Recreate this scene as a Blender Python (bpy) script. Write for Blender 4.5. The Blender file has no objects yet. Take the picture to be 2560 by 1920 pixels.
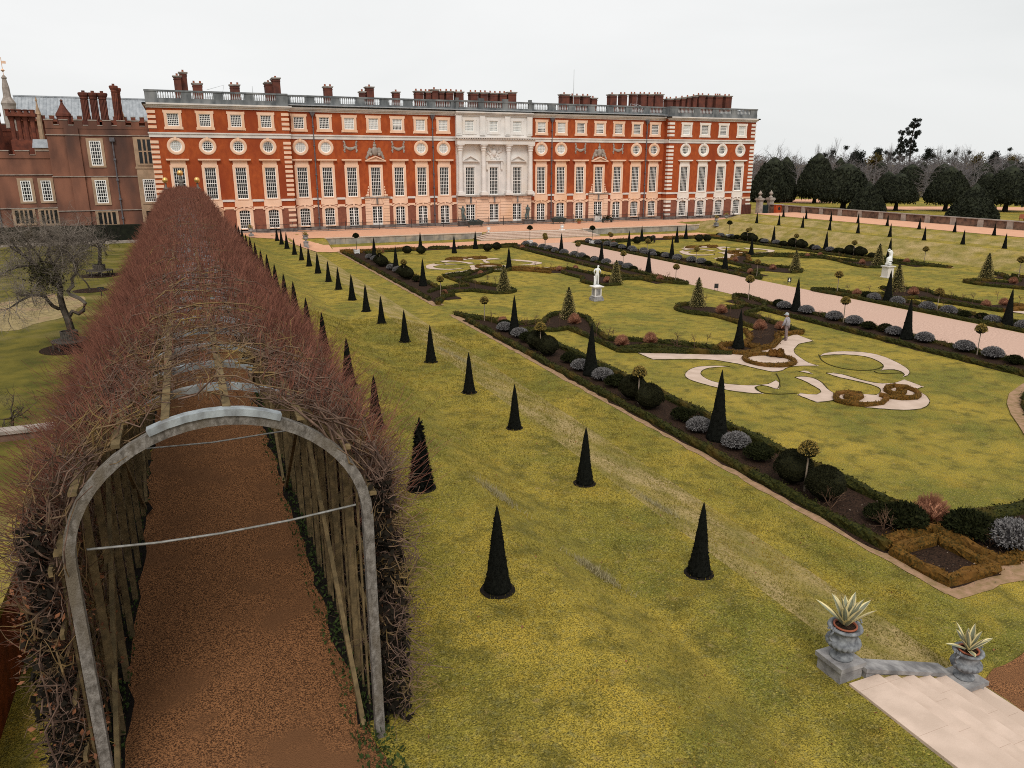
import bpy, math, random
import numpy as np
from mathutils import Vector
from mathutils.geometry import tessellate_polygon
S=bpy.context.scene; COL=S.collection
R=math.radians
random.seed(7); RNG=np.random.default_rng(7)
# ------------------------------------------------------------------ survey: picture measurements -> metres on the ground
FOC=1905.; TH=math.atan(552/1905.); PS=math.atan(833/math.hypot(1905,552)); HC=10.25
cp_,sp_,ct_,st_=math.cos(PS),math.sin(PS),math.cos(TH),math.sin(TH)
def ray(x,y):
    r=x-1280;u=960-y;z=u*ct_-FOC*st_;w=u*st_+FOC*ct_
    return (w*sp_+r*cp_,w*cp_-r*sp_,z)
def at(x,y,z=0.):
    d=ray(x,y);t=(z-HC)/d[2];return (d[0]*t,d[1]*t)
def aty(x,y,Y):
    d=ray(x,y);t=Y/d[1];return (d[0]*t,HC+d[2]*t)
def proj(X,Y,Z):
    Z-=HC;r=X*cp_-Y*sp_;w=X*sp_+Y*cp_;zc=w*ct_-Z*st_;yc=Z*ct_+w*st_
    if zc<=0.1:return (-9999,-9999)
    return (1280+FOC*r/zc,960-FOC*yc/zc)
def inview(X,Y,Z=0,m=60):
    a,b=proj(X,Y,Z);return -m<a<2560+m and -m<b<1920+m
def crop(x0,y0,s):return lambda px,py:(x0+px/s,y0+py/s)
cA=crop(560,500,3.253);cB=crop(860,560,3.456);cC=crop(1440,560,3.456);cD=crop(1960,520,3.687);cE=crop(1120,700,3.687)
cF=crop(1560,760,2.633);cG=crop(1440,980,3.568);cH=crop(1960,1080,3.687);cI=crop(1900,1460,3.352);cJ=crop(1840,260,3.072);cK=crop(0,440,2.514)
P1=crop(0,140,3.6075)
def G(c,pts,z=0.1): return [at(*c(*p),z) for p in pts]
# ------------------------------------------------------------------ mesh collector
class MB:
    def __init__(s): s.V=[];s.F=[];s.n=0
    def add(s,v,f,m=0):
        v=np.asarray(v,float).reshape(-1,3)
        if isinstance(f,list) and f and hasattr(f[0],'__len__') and len({len(q) for q in f})>1:
            s.V.append(v)
            for k in {len(q) for q in f}:s.F.append((np.array([q for q in f if len(q)==k])+s.n,m))
            s.n+=len(v);return
        f=np.asarray(f,int)
        if f.ndim==1:f=f.reshape(1,-1)
        s.V.append(v);s.F.append((f+s.n,m));s.n+=len(v)
    def poly(s,pts,m=0): s.add(pts,list(range(len(pts))),m)
    def box(s,x0,x1,y0,y1,z0,z1,m=0):
        s.add([(x0,y0,z0),(x1,y0,z0),(x1,y1,z0),(x0,y1,z0),(x0,y0,z1),(x1,y0,z1),(x1,y1,z1),(x0,y1,z1)],
          [(0,3,2,1),(4,5,6,7),(0,1,5,4),(1,2,6,5),(2,3,7,6),(3,0,4,7)],m)
    def obox(s,c,hx,hy,hz,a,m=0):
        ca,sa=math.cos(a),math.sin(a)
        v=[(c[0]+x*hx*ca-y*hy*sa,c[1]+x*hx*sa+y*hy*ca,c[2]+z*hz) for z in(-1,1) for x,y in((-1,-1),(1,-1),(1,1),(-1,1))]
        s.add(v,[(0,3,2,1),(4,5,6,7),(0,1,5,4),(1,2,6,5),(2,3,7,6),(3,0,4,7)],m)
    def bar(s,a,b,w,h,m=0):
        a=np.array(a,float);b=np.array(b,float);d=b-a;d/=np.linalg.norm(d)
        u=np.cross(d,(0,0,1.));
        if np.linalg.norm(u)<1e-3:u=np.array((1.,0,0))
        u/=np.linalg.norm(u);w_=np.cross(u,d)
        v=[p+u*w*.5*x+w_*h*.5*z for p in(a,b) for x,z in((-1,-1),(1,-1),(1,1),(-1,1))]
        s.add(v,[(0,3,2,1),(4,5,6,7),(0,1,5,4),(1,2,6,5),(2,3,7,6),(3,0,4,7)],m)
    def lathe(s,prof,c=(0,0,0),n=16,m=0,sx=1,sy=1,jit=0,rng=RNG,caps=True):
        prof=np.array(prof,float);k=len(prof);a=np.arange(n)*2*math.pi/n
        r=np.repeat(prof[:,0],n).reshape(k,n)*(1+jit*rng.standard_normal((k,n)))
        z=np.repeat(prof[:,1],n).reshape(k,n)
        v=np.stack([c[0]+r*np.cos(a)*sx,c[1]+r*np.sin(a)*sy,c[2]+z],-1).reshape(-1,3)
        f=[(i*n+j,i*n+(j+1)%n,(i+1)*n+(j+1)%n,(i+1)*n+j) for i in range(k-1) for j in range(n)]
        s.add(v,f,m)
        if caps:
            b=s.n-k*n
            s.F.append((np.array([list(range(n-1,-1,-1))])+b,m));s.F.append((np.array([list(range(n))])+b+(k-1)*n,m))
    def cyl(s,c,r,z0,z1,n=10,m=0): s.lathe([(r,z0),(r,z1)],(c[0],c[1],0),n,m)
    def tubes(s,P,Rd,n=3,m=0):
        P=np.asarray(P,float);N,K,_=P.shape;Rd=np.broadcast_to(np.asarray(Rd,float),(N,K))
        T=np.empty_like(P);T[:,1:-1]=P[:,2:]-P[:,:-2];T[:,0]=P[:,1]-P[:,0];T[:,-1]=P[:,-1]-P[:,-2]
        T/=np.linalg.norm(T,axis=2,keepdims=True)+1e-9
        ref=np.where(np.abs(T[:,:,2:3])>.9,np.array([1.,0,0]),np.array([0,0,1.]))
        U=np.cross(T,ref);U/=np.linalg.norm(U,axis=2,keepdims=True)+1e-9;W=np.cross(T,U)
        a=np.arange(n)*2*math.pi/n
        v=P[:,:,None,:]+Rd[:,:,None,None]*(np.cos(a)[:,None]*U[:,:,None,:]+np.sin(a)[:,None]*W[:,:,None,:])
        i=np.arange(K-1)[:,None]*n;j=np.arange(n)[None]
        f=np.stack([i+j,i+(j+1)%n,i+n+(j+1)%n,i+n+j],-1).reshape(-1,4)
        F=(np.arange(N)*K*n)[:,None,None]+f[None]
        s.add(v.reshape(-1,3),F.reshape(-1,4),m)
    def tube(s,pts,rad,n=6,m=0):
        rad=np.asarray(rad,float)
        if rad.ndim==0:rad=np.full(len(pts),float(rad))
        s.tubes(np.array([pts],float),rad[None],n,m)
    def leaves(s,p,size,rng,m=0,nrm=None,k=4,asp=.55):
        p=np.asarray(p,float);N=len(p)
        d=rng.standard_normal((N,3));
        if nrm is not None:d=d*.6+nrm
        d/=np.linalg.norm(d,axis=1,keepdims=True)+1e-9
        e=np.cross(d,rng.standard_normal((N,3)));e/=np.linalg.norm(e,axis=1,keepdims=True)+1e-9
        sz=np.asarray(size)*(.6+.8*rng.random(N));L=d*sz[:,None];Wd=e*(sz*asp*.5)[:,None]
        if k==3:
            v=np.stack([p-Wd,p+Wd,p+L],1);f=np.arange(N*3).reshape(N,3)
        else:
            v=np.stack([p,p+L*.5+Wd,p+L,p+L*.5-Wd],1);f=np.arange(N*4).reshape(N,4)
        s.add(v.reshape(-1,3),f,m)
    def build(s,name,mats,parent=None,loc=None,smooth=False):
        me=bpy.data.meshes.new(name)
        V=np.concatenate(s.V) if s.V else np.zeros((0,3))
        base=np.array(WL[parent.name]) if parent else np.zeros(3)
        o_w=np.array(loc,float) if loc is not None else (base if parent else np.zeros(3))
        V=V-o_w
        ls=[];tot=[];mi=[]
        for f,m in s.F:
            ls.append(f.ravel());tot.append(np.full(len(f),f.shape[1]));mi.append(np.full(len(f),m))
        L=np.concatenate(ls);T=np.concatenate(tot);M_=np.concatenate(mi)
        me.vertices.add(len(V));me.vertices.foreach_set('co',V.ravel())
        me.loops.add(len(L));me.loops.foreach_set('vertex_index',L.astype(np.int32))
        me.polygons.add(len(T));me.polygons.foreach_set('loop_start',(np.cumsum(T)-T).astype(np.int32))
        me.polygons.foreach_set('material_index',M_.astype(np.int32))
        me.polygons.foreach_set('use_smooth',np.full(len(T),bool(smooth)))
        me.update(calc_edges=True);me.validate()
        for m in (mats if isinstance(mats,(list,tuple)) else [mats]):me.materials.append(m)
        o=bpy.data.objects.new(name,me);COL.objects.link(o)
        if parent:o.parent=parent
        o.location=tuple(o_w-base);WL[o.name]=tuple(o_w)
        return o
WL={}
def tag(o,label=None,cat=None,group=None,kind=None):
    if label:o['label']=label
    if cat:o['category']=cat
    if group:o['group']=group
    if kind:o['kind']=kind
    return o
def thing(name,loc,label,cat,group=None):
    o=bpy.data.objects.new(name,None);o.empty_display_size=.3;COL.objects.link(o);o.location=loc;WL[o.name]=tuple(loc)
    return tag(o,label,cat,group)
def dup(o,loc,label=None,rz=0.,sc=1.,group=None,parent=None):
    c=o.copy();COL.objects.link(c)
    if parent is None:
        c.location=loc;c.rotation_euler=(0,0,rz);c.scale=(sc,sc,sc) if not isinstance(sc,tuple) else sc
        WL[c.name]=tuple(loc)
        if label:c['label']=label
        if group:c['group']=group
    else:c.parent=parent
    for ch in list(o.children):dup(ch,None,parent=c)
    return c
def kill(o):
    for ch in list(o.children):kill(ch)
    bpy.data.objects.remove(o)
ORD='first second third fourth fifth sixth seventh eighth ninth tenth eleventh twelfth thirteenth fourteenth fifteenth sixteenth seventeenth eighteenth nineteenth twentieth'.split()+['twenty-%s'%w for w in 'first second third fourth fifth sixth seventh eighth ninth'.split()]+['thirtieth']
# ------------------------------------------------------------------ materials
MATS={}
def mat(name,c1,c2=None,scale=3.,rough=.9,bump=0.,bscale=None,detail=4.,c3=None,s3=.3,stretch=None,lo=.35,hi=.65,metal=0.,spec=.3,bdist=.02):
    m=bpy.data.materials.new(name);m.use_nodes=True;nt=m.node_tree;N=nt.nodes;L=nt.links
    b=N['Principled BSDF'];b.inputs['Roughness'].default_value=rough;b.inputs['Metallic'].default_value=metal
    b.inputs['Specular IOR Level'].default_value=spec if rough<.84 else .06
    g=N.new('ShaderNodeNewGeometry');pos=g.outputs['Position']
    if stretch:
        mp=N.new('ShaderNodeMapping');mp.inputs['Scale'].default_value=stretch;L.new(pos,mp.inputs['Vector']);vec=mp.outputs['Vector']
    else:vec=pos
    def noise(sc,de):
        n=N.new('ShaderNodeTexNoise');n.inputs['Scale'].default_value=sc;n.inputs['Detail'].default_value=de;L.new(vec,n.inputs['Vector']);return n.outputs['Fac']
    def ramp(f,a,b_):
        r=N.new('ShaderNodeMapRange');r.inputs['From Min'].default_value=a;r.inputs['From Max'].default_value=b_;L.new(f,r.inputs['Value']);return r.outputs['Result']
    def mix(f,a,b_):
        x=N.new('ShaderNodeMix');x.data_type='RGBA';L.new(f,x.inputs['Factor'])
        for i,v in ((6,a),(7,b_)):
            if isinstance(v,tuple):x.inputs[i].default_value=(*v,1)
            else:L.new(v,x.inputs[i])
        return x.outputs[2]
    if c2 is None:c2=tuple(v*.75 for v in c1)
    col=mix(ramp(noise(scale,detail),lo,hi),c1,c2)
    if c3 is not None:col=mix(ramp(noise(s3,3.),.5,.68),col,c3)
    L.new(col,b.inputs['Base Color'])
    if bump:
        bn=N.new('ShaderNodeBump');bn.inputs['Strength'].default_value=bump;bn.inputs['Distance'].default_value=bdist
        L.new(noise(bscale or scale*4,3.),bn.inputs['Height']);L.new(bn.outputs['Normal'],b.inputs['Normal'])
    m['_']=0;del m['_'];MATS[name]=m
    return m
def grass_mat():
    m=bpy.data.materials.new('lawn_grass');m.use_nodes=True;nt=m.node_tree;N=nt.nodes;L=nt.links
    b=N['Principled BSDF'];b.inputs['Roughness'].default_value=.95;b.inputs['Specular IOR Level'].default_value=.1
    g=N.new('ShaderNodeNewGeometry');pos=g.outputs['Position']
    def noise(sc,de,st=None,dist=0.):
        v=pos
        if st:
            mp=N.new('ShaderNodeMapping');mp.inputs['Scale'].default_value=st;L.new(pos,mp.inputs['Vector']);v=mp.outputs['Vector']
        n=N.new('ShaderNodeTexNoise');n.inputs['Scale'].default_value=sc;n.inputs['Detail'].default_value=de;n.inputs['Distortion'].default_value=dist
        L.new(v,n.inputs['Vector']);return n.outputs['Fac']
    def ramp(f,a,c):
        r=N.new('ShaderNodeMapRange');r.inputs['From Min'].default_value=a;r.inputs['From Max'].default_value=c;L.new(f,r.inputs['Value']);return r.outputs['Result']
    def mix(f,a,c):
        x=N.new('ShaderNodeMix');x.data_type='RGBA';L.new(f,x.inputs['Factor'])
        for i,v in ((6,a),(7,c)):
            if isinstance(v,tuple):x.inputs[i].default_value=(*v,1)
            else:L.new(v,x.inputs[i])
        return x.outputs[2]
    def mul(a,c):
        x=N.new('ShaderNodeMath');x.operation='MULTIPLY'
        for i,v in((0,a),(1,c)):
            if isinstance(v,float):x.inputs[i].default_value=v
            else:L.new(v,x.inputs[i])
        return x.outputs[0]
    base=mix(ramp(noise(.26,6.,dist=.5),.37,.64),GC['green'],GC['yellow'])
    base=mix(mul(ramp(noise(1.5,7.),.47,.66),.8),base,GC['dark'])
    base=mix(mul(ramp(noise(.9,4.),.52,.72),.6),base,GC['gold'])
    base=mix(mul(ramp(noise(9.,5.),.5,.72),.7),base,GC['pale'])
    base=mix(mul(ramp(noise(38.,2.),.45,.62),.85),base,GC['deep'])
    base=mix(mul(ramp(noise(22.,4.),.55,.7),.6),base,GC['fleck'])  # pale yellow flecks scattered at random
    base=mix(mul(ramp(noise(3.2,5.),.62,.74),.5),base,GC['straw'])
    # dry worn grass on the steep banks
    sx=N.new('ShaderNodeSeparateXYZ');L.new(g.outputs['True Normal'],sx.inputs[0])
    slope=ramp(sx.outputs['Z'],.99,.962)
    px_=N.new('ShaderNodeSeparateXYZ');L.new(pos,px_.inputs[0])
    dry=mix(mul(ramp(noise(1.3,6.,(1.,.5,1.)),.3,.6),ramp(px_.outputs['X'],9.,11.5)),GC['bank'],GC['dry'])
    dry=mix(mul(ramp(noise(11.,4.),.45,.7),.7),dry,GC['dark'])
    md=N.new('ShaderNodeMapRange');L.new(px_.outputs['X'],md.inputs['Value']);md.inputs['From Min'].default_value=9.;md.inputs['From Max'].default_value=11.2;md.inputs['To Min'].default_value=.3;md.inputs['To Max'].default_value=1.
    base=mix(mul(mul(slope,md.outputs['Result']),ramp(noise(.5,4.),.25,.6)),base,dry)
    L.new(base,b.inputs['Base Color'])
    bn=N.new('ShaderNodeBump');bn.inputs['Strength'].default_value=.9;bn.inputs['Distance'].default_value=.06
    ad=N.new('ShaderNodeMath');ad.operation='ADD';L.new(noise(28.,3.),ad.inputs[0]);L.new(noise(5.,4.),ad.inputs[1])
    L.new(ad.outputs[0],bn.inputs['Height']);L.new(bn.outputs['Normal'],b.inputs['Normal'])
    return m
GC=dict(fleck=(.55,.42,.09),green=(.20,.19,.031),yellow=(.47,.335,.05),dark=(.10,.09,.018),gold=(.44,.29,.036),pale=(.25,.225,.085),deep=(.07,.06,.012),straw=(.37,.26,.1),bank=(.22,.18,.042),dry=(.46,.335,.155))
M_GRASS=grass_mat()
M_ROUGH=mat('orchard_grass',(.075,.073,.017),(.155,.128,.025),.8,.95,.9,24,8,(.19,.15,.05),.3)
M_GRAVEL=mat('terrace_gravel',(.66,.365,.235),(.58,.31,.195),1.2,.95,.3,30,6,(.60,.33,.21),.25)
M_PATH=mat('path_gravel',(.59,.40,.315),(.43,.285,.22),9.,.95,.3,40,6,(.51,.34,.265),.2)
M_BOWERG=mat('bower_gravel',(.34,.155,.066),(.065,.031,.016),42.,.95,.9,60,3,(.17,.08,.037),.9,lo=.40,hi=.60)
M_SAND=mat('sand',(.56,.43,.35),(.47,.355,.28),1.5,.95,.3,30,5)
M_EDGE=mat('worn_edge',(.36,.22,.14),(.24,.16,.08),5.,.95,.5,20)
M_SOIL=mat('bed_soil',(.050,.028,.018),(.012,.008,.006),24.,1.,1.,30,6)
M_SOILSHADE=mat('cone_soil_and_shade',(.016,.012,.010),(.01,.009,.008),14.,1.,1.,30)
M_HEDGE=mat('box_leaf',(.048,.046,.010),(.010,.013,.004),16.,.85,0,None,6,(.075,.048,.011),.8)
M_HEDGER=mat('box_leaf_brown',(.15,.072,.014),(.038,.028,.008),16.,.85,0,None,5,(.16,.075,.02),.9)
M_YEW=mat('clipped_yew',(.0095,.010,.0075),(.005,.0055,.0045),30.,.9,.6,60)
M_BALL=mat('clipped_ball_leaf',(.022,.021,.008),(.006,.007,.004),30.,.9,.6,60)
M_MOUND=mat('mound_leaf',(.022,.024,.007),(.007,.009,.004),20.,.9)
M_SANT=mat('grey_leaf',(.23,.22,.215),(.10,.092,.092),25.,.95)
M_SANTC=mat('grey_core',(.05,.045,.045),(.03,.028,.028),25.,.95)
M_RGRASS=mat('russet_stems',(.38,.18,.105),(.21,.095,.06),20.,.95)
M_TWIG=mat('rose_twig',(.15,.085,.05),(.08,.05,.035),20.,.95)
M_LOLL=mat('golden_holly_leaf',(.40,.27,.06),(.07,.06,.015),22.,.7,lo=.42,hi=.58)
M_HOLLY=mat('variegated_leaf',(.42,.33,.12),(.05,.048,.014),24.,.7,lo=.42,hi=.56)
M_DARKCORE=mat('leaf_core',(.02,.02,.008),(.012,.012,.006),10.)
M_BARK=mat('bark',(.11,.085,.055),(.05,.042,.03),8.,.95,.6,30)
M_APTWIG=mat('grey_twig',(.25,.21,.175),(.14,.115,.095),2.,.95)
M_BARKD=mat('dark_bark',(.040,.032,.026),(.02,.018,.015),8.,.95,.6,30)
M_PALEB=mat('pale_stem',(.30,.24,.19),(.18,.14,.1),8.,.95)
M_STONE=mat('peach_stone',(.77,.53,.39),(.70,.47,.335),.8,.85,.1,8,5,(.70,.44,.28),.3)
M_STONEW=mat('white_stone',(.72,.68,.645),(.62,.59,.565),.7,.85,.1,8,5,(.66,.60,.54),.4)
M_STONEP=mat('pavilion_stone',(.76,.69,.62),(.66,.59,.53),.7,.85)
M_BAND=mat('band_stone',(.68,.63,.58),(.52,.49,.465),.6,.85,0,None,5)
M_PARAPET=mat('grey_parapet',(.17,.178,.182),(.085,.092,.097),1.4,.9,.3,10,6,(.23,.235,.235),.5,stretch=(1,1,.5))
M_BALUS=mat('baluster_stone',(.50,.51,.51),(.40,.41,.42),1.5,.9)
M_PLINTH=mat('plinth_stone',(.24,.215,.20),(.10,.09,.085),1.2,.9)
M_BRICK=mat('orange_brick',(.37,.084,.026),(.28,.059,.021),2.2,.85,.25,24,8,(.24,.048,.019),.25,stretch=(1,1,.6))
M_BRICKD=mat('brown_brick',(.25,.095,.06),(.19,.072,.048),1.6,.9,.2,30,6)
M_BRICKT=mat('tudor_brick',(.25,.112,.073),(.125,.062,.046),.55,.92,.3,25,8,(.085,.050,.042),.22,stretch=(1,1,.4))
M_BRICKC=mat('chimney_brick',(.15,.052,.036),(.085,.036,.029),1.2,.9,.3,20,6)
M_BRICKR=mat('tudor_chimney_brick',(.20,.066,.042),(.11,.042,.031),1.5,.9,.3,14,6)
M_GLASS=mat('window_glass',(.009,.010,.011),(.016,.017,.019),.9,.15,spec=.35)
M_BLIND=mat('blind_behind_glass',(.52,.53,.52),(.44,.46,.46),1.,.5)
M_WHITE=mat('white_paint',(.88,.86,.82),(.84,.82,.78),3.,.6)
M_LEAD=mat('lead_roof',(.36,.38,.40),(.25,.27,.29),.8,.6,0,None,4,stretch=(2.,2.,.15))
M_PIPE=mat('lead_pipe',(.13,.12,.13),(.08,.075,.085),3.,.6)
M_IRON=mat('black_iron',(.018,.018,.018),(.028,.022,.02),5.,.6)
M_WOOD=mat('weathered_oak',(.23,.21,.188),(.095,.084,.072),16.,.9,.8,60,8,(.13,.108,.08),2.,stretch=(1,1,.5))
M_LATH=mat('brown_lath',(.21,.15,.075),(.10,.075,.04),6.,.9,.4,30)
M_ROD=mat('galvanised_rod',(.26,.255,.24),(.15,.145,.13),12.,.6,metal=.2)
M_SHOOT=mat('hornbeam_shoot',(.225,.093,.062),(.09,.038,.028),3.,.9)
M_BRANCH=mat('hornbeam_branch',(.17,.108,.078),(.065,.044,.036),7.,.95,0,None,5,(.21,.14,.05),1.1)
M_BEECH=mat('dry_leaf',(.26,.10,.04),(.15,.06,.03),9.,.8)
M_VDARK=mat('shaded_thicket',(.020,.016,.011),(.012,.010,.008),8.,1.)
M_GOLD=mat('gilding',(.80,.47,.16),(.70,.40,.13),3.,.35,metal=.75)
M_MARBLE=mat('white_marble',(.80,.80,.78),(.68,.68,.67),3.,.6)
M_BRONZE=mat('verdigris_bronze',(.13,.16,.15),(.055,.065,.062),5.,.6)
M_LICHSTONE=mat('lichen_stone',(.34,.325,.315),(.20,.19,.19),5.,.95,.4,25,6,(.13,.125,.125),1.6)
M_URN=mat('carved_grey_stone',(.26,.27,.28),(.11,.115,.125),9.,.9,.4,30,6)
M_PAVE=mat('step_stone',(.62,.48,.39),(.52,.40,.32),2.5,.9,.2,25,7,(.52,.40,.32),.7)
M_TERRA=mat('terracotta',(.33,.10,.05),(.24,.075,.04),5.,.8)
M_AGAVE=mat('agave_cream',(.74,.62,.33),(.64,.55,.30),6.,.6)
M_AGAVEG=mat('agave_green',(.27,.28,.19),(.19,.20,.14),6.,.6)
M_WALLB=mat('old_wall_brick',(.20,.12,.085),(.075,.05,.04),2.2,.95,.4,20,8,(.19,.12,.085),.8)
M_COPE=mat('coping_stone',(.36,.31,.27),(.24,.2,.17),2.,.9)
M_REDB=mat('red_brick_wall',(.24,.065,.035),(.13,.04,.026),4.,.9,.4,16,6)
M_BENCH=mat('bench_wood',(.10,.085,.072),(.055,.047,.04),8.,.9)
M_GREENP=mat('dark_green_paint',(.030,.045,.042),(.022,.032,.031),3.,.5)
M_DOOR=mat('brown_door',(.10,.035,.022),(.07,.026,.018),3.,.7)
M_SIGN=mat('sign_black',(.02,.02,.02),(.03,.03,.03),4.,.5)
M_SKIN=mat('skin',(.46,.25,.17),(.42,.22,.15),6.,.6)
M_JACKET=mat('grey_jacket',(.36,.34,.36),(.24,.2,.2),14.,.9)
M_TROUS=mat('grey_trousers',(.27,.21,.20),(.16,.11,.105),12.,.9)
M_CAP=mat('grey_cap',(.42,.44,.46),(.33,.35,.37),8.,.9)
M_DARKC=mat('dark_cloth',(.045,.035,.036),(.03,.025,.026),8.,.9)
M_WTUB=mat('white_tub',(.62,.60,.58),(.5,.48,.46),3.,.7)
M_FARTW=mat('far_twigs',(.15,.133,.13),(.105,.097,.10),.05,1.,0,None,4,(.17,.115,.095),.02)
M_FARTR=mat('far_branches',(.14,.128,.126),(.10,.094,.092),.2,1.)
M_IVY=mat('ivy_leaf',(.030,.034,.026),(.018,.021,.017),.6,.9)
M_IVYG=mat('golden_ivy',(.13,.085,.02),(.05,.045,.015),.8,.9)
M_YEWT=mat('yew_tree_leaf',(.036,.040,.024),(.015,.017,.012),1.6,.9,0,None,6)
M_YEWH=mat('yew_hedge_leaf',(.018,.020,.013),(.011,.012,.009),3.,.9)
M_GTUFT=mat('dry_tuft',(.38,.33,.19),(.25,.21,.10),8.,.95)
M_BLADE=mat('grass_blade',(.225,.185,.031),(.11,.096,.018),1.6,.95,0,None,6,(.25,.18,.027),.4)
M_IVYLOW=mat('low_weed',(.05,.075,.02),(.025,.035,.012),9.,.9)
# ------------------------------------------------------------------ camera, sky, sun
cd=bpy.data.cameras.new('camera');cam=bpy.data.objects.new('camera',cd);COL.objects.link(cam)
cd.sensor_width=36;cd.lens=36*FOC/2560;cd.clip_end=6000;cd.clip_start=.1
cam.location=(0,0,HC);cam.rotation_euler=(math.pi/2-TH,0,-PS);S.camera=cam
w=bpy.data.worlds.new('World');S.world=w;w.use_nodes=True;nt=w.node_tree;N=nt.nodes;L=nt.links
bg=N['Background'];bg.inputs['Strength'].default_value=.1
SUN_EL,SUN_AZ=R(48),R(200)
sky=N.new('ShaderNodeTexSky');sky.sky_type='NISHITA';sky.sun_disc=False;sky.sun_elevation=SUN_EL;sky.sun_rotation=SUN_AZ
tc=N.new('ShaderNodeTexCoord');mp=N.new('ShaderNodeMapping');mp.inputs['Scale'].default_value=(1,1,3.5);L.new(tc.outputs['Generated'],mp.inputs['Vector'])
nz=N.new('ShaderNodeTexNoise');nz.inputs['Scale'].default_value=1.6;nz.inputs['Detail'].default_value=5;nz.inputs['Distortion'].default_value=.4;L.new(mp.outputs['Vector'],nz.inputs['Vector'])
rp=N.new('ShaderNodeMapRange');rp.inputs['From Min'].default_value=.32;rp.inputs['From Max'].default_value=.68;L.new(nz.outputs['Fac'],rp.inputs['Value'])
cl=N.new('ShaderNodeMix');cl.data_type='RGBA';cl.inputs[6].default_value=(8.1,8.25,8.2,1);cl.inputs[7].default_value=(9.3,9.35,9.3,1);L.new(rp.outputs['Result'],cl.inputs['Factor'])
mx=N.new('ShaderNodeMix');mx.data_type='RGBA';mx.inputs['Factor'].default_value=.97;L.new(sky.outputs['Color'],mx.inputs[6]);L.new(cl.outputs[2],mx.inputs[7])
L.new(mx.outputs[2],bg.inputs['Color'])
sd=bpy.data.lights.new('sun','SUN');sd.energy=2.0;sd.angle=R(20);sd.color=(1,.95,.88)
so=bpy.data.objects.new('sun',sd);COL.objects.link(so);so.rotation_euler=(math.pi/2-SUN_EL,0,math.pi-SUN_AZ);so.location=(0,0,60)
S.view_settings.view_transform='Standard';S.view_settings.look='None';S.view_settings.exposure=0.;S.view_settings.gamma=1
S.render.engine='CYCLES';S.cycles.use_denoising=False;S.cycles.filter_width=1.0;S.cycles.adaptive_threshold=.004;S.cycles.volume_bounces=1;S.cycles.max_bounces=6;S.cycles.diffuse_bounces=3;S.cycles.transparent_max_bounces=8
# ------------------------------------------------------------------ terrain
PX=[-4.45,-4.35,-2.75,-2.65,6.5,8.5,11.3,14.1,74.6,78.1,80.5,83.2,94.5,97.]
ZE=2.0
PZ=[0.0,.35,.35,1.65,1.65,.85,.85,0,0,1.6,1.6,2.35,2.35,ZE]
def sst(a,b,x):
    t=np.clip((np.asarray(x,float)-a)/(b-a),0,1);return t*t*(3-2*t)
def gz(X,Y):
    X=np.asarray(X,float);Y=np.asarray(Y,float)
    z=np.interp(X,PX,PZ)
    left=np.where(Y<28.2,1.5,.5)
    z=np.where(X<-4.4,left,z)
    t=sst(101.5,107.5,Y);z=np.where((X>-2.7)&(X<12.2),z+(0.85-z)*t,z)
    ramp=sst(96,102,Y);z=np.where((X>=12.2)&(X<16.5),z+(.85-z)*ramp,z)
    z=np.where((X>=16.5)&(X<=74.5),np.where(Y>102.5,.85,z),z)
    t2=sst(101.5,107.5,Y)*sst(97.5,95.,X);z=np.where((X>74.5)&(X<97.5),z+(.85-z)*t2,z)
    z=np.where((X<=-2.7)&(Y>106),.6,z)
    z=np.where((X>10.55)&(X<13.93)&(Y<8.74)&(Y>-9),np.minimum(z,-.3),z)
    return z
def GZ(x,y):return float(gz(x,y))
def lines(*segs):
    o=[]
    for a,b,s in segs:o+=list(np.arange(a,b,s))
    return np.unique(np.round(o,3))
gx=lines((-3000,-300,450),(-300,-40,40),(-40,-4.5,2.5),(-4.5,-2.4,.1),(-2.4,16,.35),(16,74,2.),(74,85,.35),(85,98,.5),(98,110,2.5),(110,300,15),(300,3200,400))
gx=np.unique(np.concatenate([gx,[10.54,10.56,13.92,13.94,16.49,16.51,74.49,74.51]]))
gy=lines((-400,-10,60),(-10,30,.5),(30,95,1.),(95,110,.5),(110,180,5),(180,400,30),(400,3600,400));gy=np.unique(np.concatenate([gy,[102.49,102.51,28.19,28.21,8.73,8.75]]))
XX,YY=np.meshgrid(gx,gy);ZZ=gz(XX,YY)
slope=np.abs(np.gradient(ZZ,axis=1))
ZZ=ZZ+np.where((XX>5)&(XX<16)|(XX>73)&(XX<84),(np.sin(XX*2.1+YY*.7)*np.sin(YY*1.3+1.)+.6*np.sin(XX*3.7-YY*2.3))*.012,0)
gm=MB();nx=len(gx);ny=len(gy)
i=np.arange(ny-1)[:,None]*nx;j=np.arange(nx-1)[None];fi=np.stack([i+j,i+j+1,i+nx+j+1,i+nx+j],-1).reshape(-1,4)
cx=(gx[:-1]+gx[1:])/2;orch=np.tile(cx<-4.2,ny-1)
gm.add(np.stack([XX,YY,ZZ],-1).reshape(-1,3),fi[~orch]);gm.F.append((fi[orch],1))
tag(gm.build('lawn',[M_GRASS,M_ROUGH],smooth=True),kind='structure')
_dz=[.008]
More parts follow.
